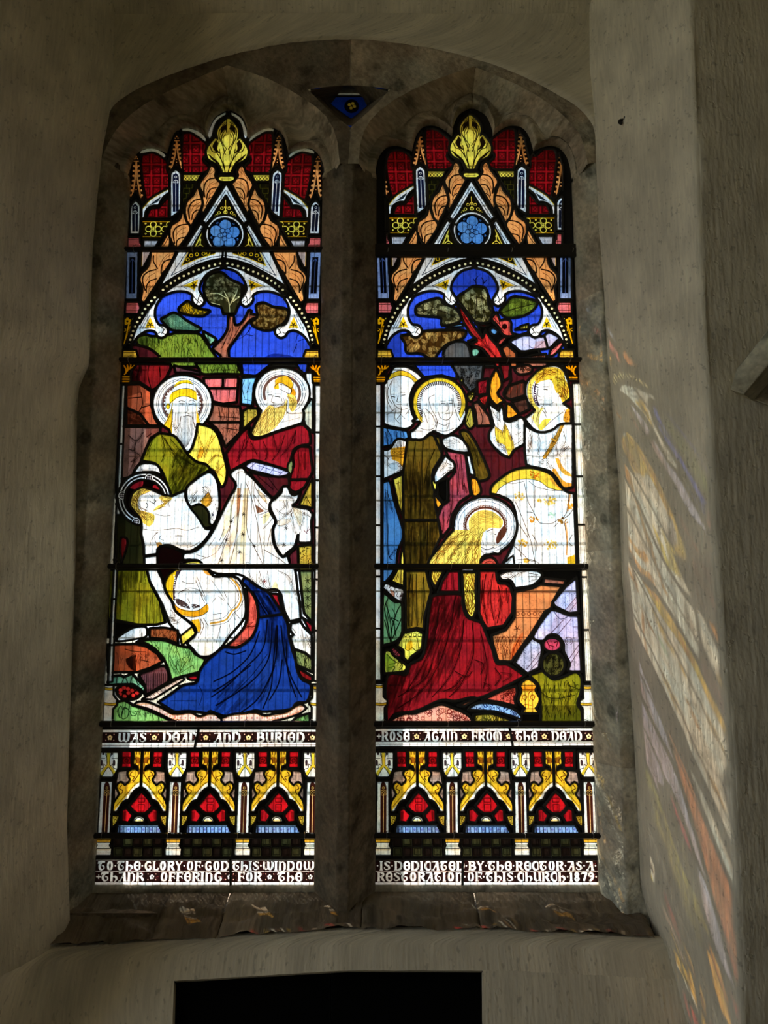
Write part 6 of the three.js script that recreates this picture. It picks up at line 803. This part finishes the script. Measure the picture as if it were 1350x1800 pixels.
// ---------------------------------------------------------------- lettering: a hand-drawn Lombardic alphabet, each sign [width, thick strokes, thin strokes] in a box 10 high
const ABC = {
  A: [8, 'M5.6 .6 L6.4 9.4', 'M.4 1 L6 .7 M1.3 9.4 Q3.6 7.6 5 .8 M2.8 6 H6.2 M.2 9.6 H2.8 M5 9.6 H8'], B: [8, 'M2 .5 V9.5 M3.6 .8 Q6.6 1 6.2 3 Q5.8 4.6 4 4.8 Q7.4 5.4 6.8 7.6 Q6.2 9.2 4 9.3', 'M.6 .6 H4 M2 4.8 H4.4 M.6 9.5 H4'],
  C: [7.4, 'M5.6 .8 Q1.6 .4 1.7 5 Q1.6 9.8 5.6 9.3', 'M6.4 .8 V9.3 M5.4 .7 L6.6 1.6 M5.4 9.3 L6.6 8.6'], D: [8.6, 'M2 .5 V9.5 M4.4 .8 Q7.6 1.4 7.4 5 Q7.4 8.8 4.4 9.3', 'M.4 .6 H4.6 M.4 9.5 H4.6'],
  E: [7.6, 'M5.4 .8 Q1.6 .4 1.7 5 Q1.6 9.8 5.4 9.3 M6.3 1.6 V8.6', 'M1.8 4.9 H6.2 M5.2 .7 L6.6 1.4 M5.2 9.3 L6.6 8.8'], F: [7, 'M2 .5 V9.5', 'M.6 .7 H6.6 L6.2 3 M2 4.8 H5.4 M5.4 4 Q5.4 6 6.4 7.2 M.6 9.5 H3.6 M3.6 .9 H6'], G: [8, 'M6.4 .9 Q1.8 .2 1.9 5 Q2 9.8 5.4 9.2 Q7.2 8.4 6.7 6', 'M4.8 5.3 H7.2 M6.2 .9 L6.8 2.4'],
  H: [8, 'M2 .3 V9.5 M4.6 4.6 Q7.2 5 6.4 8.2', 'M.8 .6 L2.6 .2 M2 5.4 L4.8 4.5 M6.4 8.2 Q5.8 10 4.6 9.9 M.8 9.6 H3.2'], I: [4, 'M2 .5 V9.5', 'M.5 .5 H3.5 M.5 9.6 H3.5'], K: [8, 'M2 .3 V9.5 M4.4 5.2 Q6.2 6 7 9.4', 'M2 5.4 Q7 4.4 6 1.8 Q5 .6 4 2 M.8 9.6 H3.2'],
  L: [6.6, 'M2 .5 V9.4', 'M.6 .5 H3.4 M.6 9.4 H6 L6.2 7.2 M3.4 9 H5.6'], M: [9.6, 'M4.8 .8 V9.2 M2 1.6 Q.8 5 2.2 8.6 M7.4 1.4 Q8.8 4 7.8 9', 'M4.8 .7 Q2.6 .4 2 1.6 M4.8 .7 Q7 .2 7.5 1.6 M2.2 8.6 Q3 9.6 3.8 9 M4 9.6 H5.8 M7.8 9 L9 9.6'], N: [8.2, 'M2 .6 V9.4 M6.4 2.4 Q6.9 5 6.6 9', 'M.8 .8 H2.4 M2 2.6 Q5 -.6 6.4 2.4 M.8 9.6 H3.4 M6.6 9 Q6 10.2 5 9.8'],
  O: [8, 'M3.2 .9 Q1.2 5 3.2 9.1 M5.2 .9 Q7.2 5 5.2 9.1', 'M3 1 Q4.2 .2 5.4 1 M3 9 Q4.2 9.8 5.4 9'], R: [8, 'M2 .5 V9.5 M4 .8 Q6.8 1 6.4 3 Q6 4.8 4 5 M4.4 5.2 L6.8 9.3', 'M.6 .6 H4 M2 5 H4.2 M.6 9.6 H3.4 M6.4 9.5 H8'], S: [7, 'M2.2 1.4 Q1.4 3.4 3.6 4.6 Q6.4 6 5.2 8.6', 'M6 2.4 Q5.4 .2 2.6 1 M5.2 8.6 Q3 10 1 8 M1 8 L1.2 6.6 M6 2.6 L6 .8'],
  T: [8, 'M.6 1.4 Q3.6 .2 7.2 1 M3.6 2 Q1.4 4 1.9 6.6 Q2.4 9.4 4.6 9.2', 'M4.4 1.2 L3.4 2.2 M4.6 9.2 Q7 8.6 6.4 5.8 Q5.4 4.4 4 5.2 M.6 1.4 L.4 3 M6.4 6 L6.2 7.4'], U: [8.2, 'M2 .6 V6 Q2.2 9 4 9.2 M6.6 .6 V9.2', 'M.8 .6 H3 M4 9.2 Q5.6 9 6.4 7.6 M5.4 .6 H7.6 M6.6 9.4 H8'], W: [11.4, 'M2 1 Q1 6 2.6 8.8 M6 .8 Q5.4 6 6.6 8.8 M9.8 1 Q10.6 5 9 8.6', 'M.8 1.4 L2.2 .6 M2.6 8.8 Q4.6 9.6 6 6 M4.6 1.2 L6 .6 M6.6 8.8 Q8 9.8 9 8.6 M8.6 .8 H10'],
  Y: [7.8, 'M1.4 .8 L4 5.2 V9.4', 'M6.6 .8 L4 5.4 M.4 .6 H2.6 M5.6 .6 H7.6 M2.6 9.6 H5.4'], 1: [4, 'M2 .5 V9.5', 'M.5 1.4 L2 .5 M.5 9.6 H3.5'], 8: [7, 'M3.4 4.8 Q.8 2.6 3.4 .8 Q6.2 2.4 3.4 4.8 Q.2 7.4 3.4 9.3 Q6.8 7.4 3.4 4.8', ''], 7: [6.4, 'M1 1 H5.6 L3 9.5', 'M1 1 L.8 2.6'], 9: [7, 'M5.6 3.2 Q3.4 6 1.6 3.2 Q2.4 .4 4 .8 Q6.4 2.4 5.2 6 Q4 9 1.6 9.3', ''],
};
function sign(ch, x, y, s, h, col) {   // draws at canvas point, scale s across and h down
  const g = L.ctx;
  g.save(); g.translate(x, y); g.scale(s, h); g.strokeStyle = g.fillStyle = col; g.lineCap = 'butt';
  g.lineWidth = 2.1; g.stroke(new Path2D(ABC[ch][1])); if (ABC[ch][2]) { g.lineWidth = 0.95; g.stroke(new Path2D(ABC[ch][2])); }
  g.restore();
}
function lettering(text, xa, xb, ya, yb, dots = 0.3) {   // text set between photograph columns xa and xb; * a flower, . a dot, + a small cross
  const width = (c) => c === ' ' ? 3 : c === '*' ? 8 : c === '.' ? 3 : c === '+' ? 4 : ABC[c][0], total = [...text].reduce((s, c) => s + width(c), 0), p = cx(M(xa, ya)), q = cx(M(xb, yb)), s = (q[0] - p[0]) / total, h = (q[1] - p[1]) / 10, g = L.ctx;
  let x = p[0];
  for (const c of text) {
    const w = width(c) * s;
    if (ABC[c]) sign(c, x, p[1], s, h, '#ffffff');
    else if (c === '.') { g.beginPath(); g.arc(x + w / 2, p[1] + h * 5, h * 0.9, 0, 7); g.fillStyle = '#fff'; g.fill(); }
    else if (c === '+') { g.lineWidth = h; g.strokeStyle = '#fff'; g.beginPath(); g.moveTo(x, p[1] + h * 5); g.lineTo(x + w, p[1] + h * 5); g.moveTo(x + w / 2, p[1] + h * 3); g.lineTo(x + w / 2, p[1] + h * 7); g.stroke(); }
    else if (c === '*') { g.fillStyle = dots > 0.5 ? '#f6d79a' : '#ffffff'; for (let k = 0; k < 5; k++) { const a = k * 1.2566 - 1.57; g.beginPath(); g.arc(x + w / 2 + h * 1.7 * Math.cos(a), p[1] + h * 5.2 + h * 1.7 * Math.sin(a), h * 1.05, 0, 7); g.fill(); } g.fillStyle = '#8a3a2a'; for (const [u, v] of [[0.05, 2], [0.95, 2], [0.05, 8], [0.95, 8]]) { g.beginPath(); g.arc(x + w * u, p[1] + h * v, h * 0.55, 0, 7); g.fillStyle = '#e8b8a8'; g.fill(); } }
    x += w;
  }
}
// ---------------------------------------------------------------- base panels: inscription, arcade of three bays, chequer, dedication
function basePanel(dx, xa, xb, top, inscriptions, cuts) {
  const m0 = shifted(dx, 0);
  M = map0; P('k', `-${xa - 12},1276 ${xb + 14},1276 ${xb + 14},1568 ${xa - 12},1568`);
  const [x0, x1] = [xa - 12, xb + 14];
  P('wt', `-${x0},${top} ${x1},${top - 1.5} ${x1},${top + 33} ${x0},${top + 35}`, { lw: 4, cut: [cuts[0]] }, () => { fl(`-${x0},${top + 6} ${x1},${top + 5} ${x1},${top + 24} ${x0},${top + 25}`, '#1d0c0b'); ln(`-${x0},${top + 29.5} ${x1},${top + 28.5}`, 0.8, 'rgba(60,30,30,.7)'); for (let k = 0; k < 160; k++) dot(rr(x0, x1), rr(top + 7, top + 23), rr(0.3, 0.8), 'rgba(140,60,60,.8)'); lettering(inscriptions[0], inscriptions[3][0], inscriptions[3][1], top + 6.3, top + 24, 1); });
  const X = (k) => k * 0.1643;
  const shiftBay = (k) => { M = (x, y) => { const p = m0(x, y); return [p[0] + X(k), p[1]]; }; };
  const axis = at(249.2, 1345)[0] + dx, mirror = (k, f) => { shiftBay(k); const m = M; f(); M = (x, y) => { const p = m(x, y); return [2 * (axis + X(k)) - p[0], p[1]]; }; f(); M = m; };
  for (let k = 0; k < 3; k++) {
    mirror(k, () => {
      P('r', '-213,1319 232.5,1319 232,1350 212.5,1350', { lw: 5 }, () => { fl('-200,1330 240,1330 240,1343 200,1343', 'rgba(30,0,0,.7)'); ring(222.5, 1337, 4.6, 1, 'rgba(255,220,220,.8)'); ln('-214,1329 232,1329|-214,1345 232,1345', 1, 'rgba(255,200,200,.9)'); star(222.5, 1337, 6, 'rgba(255,200,200,.7)', 4, 0.8); });
      P('ms', '-207,1355 232,1352 232,1372 215,1398 200,1413 200,1390', { lw: 4.4 }, () => { masonry(198, 1350, 240, 1415, 11, 11); });
      P('ww', '234.5,1319* 249.4,1319* 247,1383* 238,1388 230.5,1397 227,1405* 217,1409 209.5,1420 206,1427* 198,1427* 200,1411 210,1396* 206,1388 205,1381 212,1374 220,1380* 228,1371 224,1362 226,1355 236,1351 243,1354* 241.5,1347 234,1343 235,1331', { lw: 3.6 }, () => {
        fl('234,1318* 250,1318* 249,1374* 240,1379 229,1390 222,1400 200,1426* 198,1412 210,1396 204,1384 212,1373 222,1378 224,1356 236,1350 242,1352 234,1343', '#f1c12c'); fl('238,1330* 246,1332 247,1340 240,1342 238,1336', 'rgba(120,60,5,.8)'); ln('235,1332 240,1336 238,1344|246,1338 243,1350 243,1362 234,1374|232,1357 228,1363 236,1366 232,1372|214,1380 210,1386 216,1390 213,1396|240,1319 240,1326|245,1319 245,1326|242,1354 236,1352|247,1345 245,1360', 1.3, 'rgba(80,36,4,.95)'); ln('247,1373 236,1380 226,1392 216,1403 203,1418', 0.9, 'rgba(70,40,10,.9)');
      });
      P('y', '-196.5,1431 211,1432 208,1444 200,1453 196,1453', { lw: 4 }, () => { fl('-190,1425 215,1425 215,1456 190,1456', 'rgba(60,30,0,.25)'); for (const [x, y] of [[202, 1438], [207, 1436], [203, 1443], [200, 1449], [207, 1442]]) ring(x, y, 2, 0.9, 'rgba(70,30,2,.9)'); ln('-197,1434 211,1435', 0.9); });
      P('r', '214,1424* 222,1420 226,1424 234,1433* 226,1446* 213,1444*', { lw: 4.4 }, () => { ln('220,1426 224,1434 216,1438|214,1441 226,1442', 0.9, 'rgba(255,200,200,.8)'); fl('-210,1428 222,1426 220,1440 212,1442', 'rgba(30,0,0,.35)'); });
    });
    shiftBay(k);
    P('r', '249,1391* 256,1398 262,1406 268,1416* 262,1424 254,1430* 242,1430* 233,1424 227,1416* 236,1406 243,1397', { lw: 4.6 }, () => { ln('-240,1398 240,1430|-258,1398 256,1430|-226,1412 270,1411', 1.3, 'rgba(255,200,200,.85)'); ln('-243,1403 255,1403 254,1410 243,1410 243,1403|-243,1414 254,1414 253,1426 243,1426 243,1414', 0.9, 'rgba(40,0,0,.8)'); fl('e:248.5,1420,2.6,3', 'rgba(255,180,180,.7)'); });
    P('ww', '234,1445* 236,1437 244.5,1433.5 253,1437 255,1445*', { lw: 3 }, () => { arcs(244.5, 1445, 7.6, 8, 180, 360, 1.4); for (const x of [240, 244.5, 249]) dot(x, 1442.5, 1.9, '#f0dc90'); });
    P('sb', '-206.5,1449 279,1449 287,1466 204,1466', { lw: 4 }, () => { ln('-200,1453.5 290,1453.5', 1.1, '#101c30'); for (let x = 210; x < 286; x += 6.5) ln(`-${x},1454 ${x},1466`, 1.1, '#16264a'); for (let x = 213; x < 286; x += 13) dot(x, 1458, 2, 'rgba(190,160,210,.9)'); fl('-200,1447 212,1447 212,1466 200,1466', 'rgba(0,0,10,.5)'); });
  }
  for (let k = 0; k < 4; k++) {
    M = (x, y) => { const p = m0(x, y); return [p[0] + X(k - 1) + (k === 0 ? -0.001 : 0), p[1]]; };
    P('w', '-293.5,1321 329.5,1321 329,1350 324,1360 319,1367 300,1367 295,1360 292.5,1350', { lw: 4 }, () => { for (const [x, y, w, h] of [[302, 1322, 4, 5], [317, 1322, 4, 5], [299, 1336, 4, 10], [321, 1336, 4, 10]]) fl(`${x - w / 2},${y + h}* ${x - w / 2},${y + 2} ${x},${y - 1} ${x + w / 2},${y + 2} ${x + w / 2},${y + h}*`, '#3a2b33'); ln('-293,1333 305,1333|-317,1333 330,1333', 0.9, '#22242e'); for (const s of [-1, 1]) { ln(`311,1345 ${311 + s * 6},1352 ${311 + s * 14},1363`, 4.4, '#efcf3c'); ln(`311,1348 ${311 + s * 6},1356 ${311 + s * 11},1365|311,1341 ${311 + s * 4},1346 ${311 + s * 8},1343 ${311 + s * 9},1350 ${311 + s * 15},1352 ${311 + s * 17},1360`, 0.9); } ln('311,1322 311,1346', 5, '#efcf3c'); ln('308,1326 308.6,1344|314,1326 313.4,1344|311,1320 306,1325 308,1331|311,1320 316,1325 314,1331', 0.9); });
    P('w', '-297.5,1372 320.5,1372 317,1466 292.5,1466', { lw: 4.2 }, () => { fl('303.5,1385* 305,1378 309,1373 313,1378 314.5,1385* 311,1466* 300.5,1466*', '#3a160e'); ln('-308.8,1396 305.8,1466', 1.1, '#f0c080'); for (const [x, y] of [[306.5, 1391], [311.3, 1391], [309, 1385], [306.5, 1396], [311.3, 1396]]) ring(x, y, 1.8, 0.8, '#e8b860'); });
    P('ww', '-290,1466 320,1466 318.5,1480 316,1486 320,1491 319,1505 289,1505 289,1491 292,1486 290,1479', { lw: 4.2 }, () => { fl('-280,1466 330,1466 330,1480.5 280,1480.5', '#e0ac34'); ln('-280,1476 330,1476|-280,1481 330,1481|-280,1491.5 330,1491.5', 1.1); ln('-280,1494 330,1494', 1.2, '#e8c890'); });
    if (k < 3) { M = (x, y) => { const p = m0(x, y); return [p[0] + X(k), p[1]]; }; for (let r = 0; r < 2; r++) for (let c = 0; c < 5; c++) P((r + c) % 2 ? 'co' : 'cz', `-${199 + c * 17.4},${1471 + r * 17.5} ${216.4 + c * 17.4},${1471 + r * 17.5} ${216 + c * 17.4},${1488.5 + r * 17.5} ${198.6 + c * 17.4},${1488.5 + r * 17.5}`, { lw: 1.6 }, () => ln(`-${202 + c * 17.4},${1474 + r * 17.5} ${213 + c * 17.4},${1474 + r * 17.5} ${213 + c * 17.4},${1485 + r * 17.5} ${202 + c * 17.4},${1485 + r * 17.5} ${202 + c * 17.4},${1474 + r * 17.5}`, 1, 'rgba(0,0,0,.6)')); }
  }
  M = map0;
  P('wt', `-${x0},1509.5 ${x1},1509.5 ${x1},1570 ${x0},1570`, { lw: 4, cut: [cuts[1]] }, () => { fl(`-${x0},1512.3 ${x1},1512.3 ${x1},1531 ${x0},1531`, '#1d0c0b'); fl(`-${x0},1532 ${x1},1532 ${x1},1550.6 ${x0},1550.6`, '#1d0c0b'); for (let k = 0; k < 320; k++) dot(rr(x0, x1), rr(1513, 1549), rr(0.3, 0.8), 'rgba(150,60,70,.7)'); ln(`-${x0},1531.5 ${x1},1531.5`, 0.7, '#f0e0e0'); lettering(inscriptions[1], inscriptions[4][0], inscriptions[4][1], 1513.6, 1530); lettering(inscriptions[2], inscriptions[5][0], inscriptions[5][1], 1533, 1549.4); });
}
// ---------------------------------------------------------------- put the two lights together
const barY = (py, px) => at(px, py)[1];
const LABELS = {
  head: ['stained glass canopy top with blue rose and gold finial, clear strips beside the stone', 'stained glass canopy top with blue rose and gold finial, black margin beside the stone'],
  canopy: ['stained glass arch panel with a tree and a green hill', 'stained glass arch panel with a red wing among dark leaves'],
  upper: ['stained glass panel of two bearded men bearing a pale body in a shroud', 'stained glass panel of two haloed women facing a curly haired angel'],
  lower: ['stained glass panel of a bowed figure in a deep blue robe', 'stained glass panel of a kneeling figure in crimson beside a gold urn'],
  base: ['stained glass arcade panel lettered WAS DEAD AND BURIED', 'stained glass arcade panel lettered ROSE AGAIN FROM THE DEAD'],
};
const panelsFor = (k) => ['head', 'canopy', 'upper', 'lower', 'base'].map((n) => thing('stained_glass_panel', LABELS[n][k], 'stained glass', 'leaded panels of the church window'));
const TOP = at(398, 192)[1] + 0.02, FOOT = BASE - 0.006;
newLight(XL0 - 0.006, XL1 + 0.006, FOOT, TOP, [barY(441.5, 400), barY(635, 400), barY(996, 400), barY(1272, 400)]);
L.tag = 'a';
canopyHead(); leftScene();
basePanel(0, 172, 556, 1281, ['* WAS * DEAD * AND * BURIED *', 'TO.THE.GLORY.OF.GOD.THIS.WINDOW', '+THANK * OFFERING * FOR * THE *', [186, 557], [172, 553], [170, 553]], ['-350.5,1274 341,1318', '-405,1506 405,1572']);
finishLight(panelsFor(0));
newLight(XR0 - 0.006, XR1 + 0.006, FOOT, TOP + 0.012, [barY(445, 830), barY(636.5, 830), barY(996, 830), barY(1272, 830)]);
L.tag = 'b'; L.dark = true; L.shift = 0.66; M = shifted(0.66, 0.0105);
canopyHead();
// the black margin that frames the head of this light
M = map0;
{
  const frame = (s) => P('k', s);
  frame('-640,170 680,170 676,300 678,440 640,440'); frame('-1030,170 985,170 990,300 988,440 1030,440');
  frame('640,150* 640,300* 676,300* 682,272 694,264 712,266 724,276 730,256 738,238 752,226 770,226 788,236 806,232* 808,214 818,201 828,196* 828,150*'); frame('1030,150* 1030,300* 988,290* 982,268 970,258 955,262 940,274 930,256 918,238 904,222 888,222 872,232 852,230* 849,212 840,201 828,196* 828,150*');
}
L.shift = 0.6635;
rightScene();
basePanel(0.6637, 662, 1046, 1279, ['+ROSE * AGAIN * FROM * THE * DEAD *', '.IS.DEDICATED.BY.THE.RECTOR.AS.A.', 'RESTORATION.OF.THIS.CHURCH.1879.', [663, 1042], [661, 1050], [662, 1051]], ['-894,1272 902,1316', '-813,1506 812,1572']);
finishLight(panelsFor(1));
// eyelet
newLight(at(548, 170)[0], at(680, 170)[0], at(612, 226)[1], at(612, 152)[1], []);
L.tag = 'c';
P('db', '-540,150 690,150 690,235 540,235', { cut: ['-618,190 618,235', '-606,186 545,200', '-630,186 690,200'] });
P('ww', '-550,158 583,158 583,171 550,175', { lw: 4 }); P('ww', '-588,158 636,158 636,169.5 588,169.5', { lw: 4 }); P('ww', '-639,158 690,158 690,175 639,170', { lw: 4 });
P('gd', 'e:618,187,11,10', { lw: 4 }, () => { fl('e:618,187,14,14', '#140a04'); for (const [x, y] of [[614, 184], [620, 182], [623, 187], [617, 190]]) dot(x, y, 3.2, LITE); });
finishLight([thing('eyelet_panel', 'small triangular eyelet of dark blue glass with a yellow flower between the arches', 'stained glass')]);

// ---------------------------------------------------------------- iron saddle bars with copper ties, and the wire guards outside
const copper = new THREE.MeshStandardMaterial({ name: 'tie_wire', color: new THREE.Color().setRGB(0.32, 0.3, 0.27), roughness: 0.5, metalness: 0.7 });
function rod(ax, ay, az, bx, by, bz, r, n = 8) { const c = new THREE.LineCurve3(new THREE.Vector3(ax, ay, az), new THREE.Vector3(bx, by, bz)); return new THREE.TubeGeometry(c, 1, r, n); }
const BARS = [[441.5, 4.2], [635, 4.4], [996, 5], [1271, 5.4], [1466, 5]], WHERE = ['below the blue rose', 'below the painted arch', 'across the middle of the figures', 'above the upper inscription', 'above the chequered strip'];
for (const [k, [x0, x1]] of [[XL0, XL1], [XR0, XR1]].entries()) BARS.forEach(([py, r], i) => {
  const y = barY(k && i === 0 ? 445 : py, 600), t = thing('saddle_bar', `black iron saddle bar ${WHERE[i]} in the ${k ? 'angel' : 'burial'} light`, 'iron bar', 'saddle bars across the glass');
  if (k && i === 0) { const g = new RoundedBoxGeometry(x1 - x0 + 0.02, 0.036, 0.012, 2, 0.003); g.translate((x0 + x1) / 2, y, 0.012); part('flat_bar', g, iron, t, 'broad flat iron bar'); }
  part('bar', rod(x0 - 0.012, y, 0.013, x1 + 0.012, y, 0.013, r * PXM * 0.95, 12), iron, t);
  for (const f of [0.04, 0.34, 0.66, 0.965]) { const x = lerp(x0, x1, f + 0.02 * Math.sin(i * 3 + k)), c = new THREE.CatmullRomCurve3([[0, -0.008, 0.003], [0.001, -0.004, 0.02], [0.002, 0.003, 0.0225], [0.001, 0.009, 0.012], [0.004, 0.0105, 0.014], [0.009, 0.008, 0.018]].map(([a, b, d]) => new THREE.Vector3(x + a, y + b, d))); part('tie', new THREE.TubeGeometry(c, 14, 0.0008, 5), copper, t, 'twisted wire tie'); }
});
const wire = new THREE.MeshStandardMaterial({ name: 'guard_wire', color: new THREE.Color().setRGB(0.04, 0.04, 0.04), roughness: 0.6, metalness: 0.5 });
for (const [k, [x0, x1]] of [[XL0, XL1], [XR0, XR1]].entries()) {
  const t = thing('wire_guard', `outside wire guard whose shadow lines cross the ${k ? 'angel' : 'burial'} light`, 'wire guard', 'wire guards outside the glass'), z = -0.094;
  const a = x0 - 0.04, b = x1 + 0.03, v = new THREE.CylinderGeometry(0.001, 0.001, TOP - FOOT + 0.3, 5), h = new THREE.CylinderGeometry(0.0026, 0.0026, b - a, 6); h.rotateZ(Math.PI / 2);
  for (let x = a; x < b; x += 0.0176) part('wire', v, wire, t).position.set(x, (TOP + FOOT) / 2 + 0.1, z);
  for (let y = FOOT - 0.02; y < TOP + 0.25; y += 0.12) part('rod', h, wire, t).position.set((a + b) / 2, y, z + 0.002);
}
// ---------------------------------------------------------------- small things on the plaster
{
  const p = at(1124, 211, 0.2), t = thing('wall_hook', 'small dark iron hook in a hole in the plaster beside the arch', 'hook');
  const x = interp(edgeR, p[1]) + (0.2 - ZF) / (ZW - ZF) * (interp(frontR, p[1]) - interp(edgeR, p[1]));
  const c = new THREE.CatmullRomCurve3([[0.012, 0, 0], [-0.004, 0, 0], [-0.011, -0.003, 0.002], [-0.012, -0.009, 0.003], [-0.006, -0.012, 0.003]].map(([a, b, d]) => new THREE.Vector3(x + a, p[1] + b, 0.2 + d)));
  part('hook', new THREE.TubeGeometry(c, 16, 0.0035, 8), iron, t);
  const g = new THREE.SphereGeometry(0.011, 12, 8); g.scale(0.35, 0.9, 1.1); g.translate(x + 0.001, p[1] + 0.001, 0.2); part('socket', g, blackMat, t, 'black bead standing for the dark of the hole');  // black ellipsoid: the dark of the hole is put into its colour
}
// points on the splays: where the photograph's pixel meets the plaster
function onSplay(side, px, py) { let lo = ZF, hi = ZW - 0.02; const gap = (z) => { const p = at(px, py, z), e = side < 0 ? interp(edgeL, p[1]) : interp(edgeR, p[1]), f = side < 0 ? -0.83 : interp(frontR, p[1]); return (p[0] - lerp(e, f, (z - ZF) / (ZW - ZF))) * side; }; for (let k = 0; k < 30; k++) { const m = (lo + hi) / 2; gap(m) > 0 ? lo = m : hi = m; } const p = at(px, py, lo); return new THREE.Vector3(p[0] - side * 0.002, p[1], lo); }
{
  const gap = new THREE.MeshStandardMaterial({ name: 'crack', color: new THREE.Color().setRGB(0.05, 0.042, 0.03), roughness: 1 }), wall = scene.children.find((o) => o.name === 'wall_left');
  const crack = (list, w) => { const p = list.map(([x, y]) => onSplay(-1, x, y)), q = new THREE.CatmullRomCurve3(p).getPoints(list.length * 8), pos = [], idx = []; q.forEach((v, i) => { const s = w * (0.35 + fbm(i * 0.7, 3)) * Math.min(1, i / 6, (q.length - 1 - i) / 6), j = (fbm(i * 0.9, 9) - 0.5) * 0.004; pos.push(v.x, v.y, v.z - s + j, v.x, v.y, v.z + s + j); if (i) idx.push(2 * i - 2, 2 * i - 1, 2 * i + 1, 2 * i - 2, 2 * i + 1, 2 * i); }); part('crack', geo(pos, idx), gap, wall, 'thin branching crack in the limewash'); };
  crack([[140, 485], [137, 500], [128, 508], [124, 530], [122, 560], [121, 590], [119, 618], [108, 640], [100, 662], [96, 690], [92, 720], [92, 760], [92, 800], [91, 830], [89, 855]], 0.0016);
  crack([[97, 880], [90, 905], [80, 935], [68, 960], [58, 972]], 0.0011);
}
{
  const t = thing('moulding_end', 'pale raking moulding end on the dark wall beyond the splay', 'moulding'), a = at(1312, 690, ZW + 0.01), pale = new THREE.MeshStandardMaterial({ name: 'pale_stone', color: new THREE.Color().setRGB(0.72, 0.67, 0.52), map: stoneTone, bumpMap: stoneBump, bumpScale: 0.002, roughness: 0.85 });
  const s = new THREE.Shape([[0, 0], [0.012, 0.036], [0.26, 0.3], [0.26, 0.245], [0.24, 0.21], [0.02, -0.012]].map(([x, y]) => new THREE.Vector2(x, y))), g = new THREE.ExtrudeGeometry(s, { depth: 0.085, bevelEnabled: true, bevelSize: 0.003, bevelThickness: 0.003, bevelSegments: 2 });
  g.rotateY(-0.75); g.translate(a[0] + 0.02, a[1], ZW - 0.03); part('moulding', g, pale, t);
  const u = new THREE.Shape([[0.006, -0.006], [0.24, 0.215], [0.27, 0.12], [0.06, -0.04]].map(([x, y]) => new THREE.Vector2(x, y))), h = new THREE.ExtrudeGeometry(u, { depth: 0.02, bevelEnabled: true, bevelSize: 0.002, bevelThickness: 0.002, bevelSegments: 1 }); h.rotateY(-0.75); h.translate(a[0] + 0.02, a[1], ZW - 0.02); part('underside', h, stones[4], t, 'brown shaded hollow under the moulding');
}
renderer.render(scene, camera);
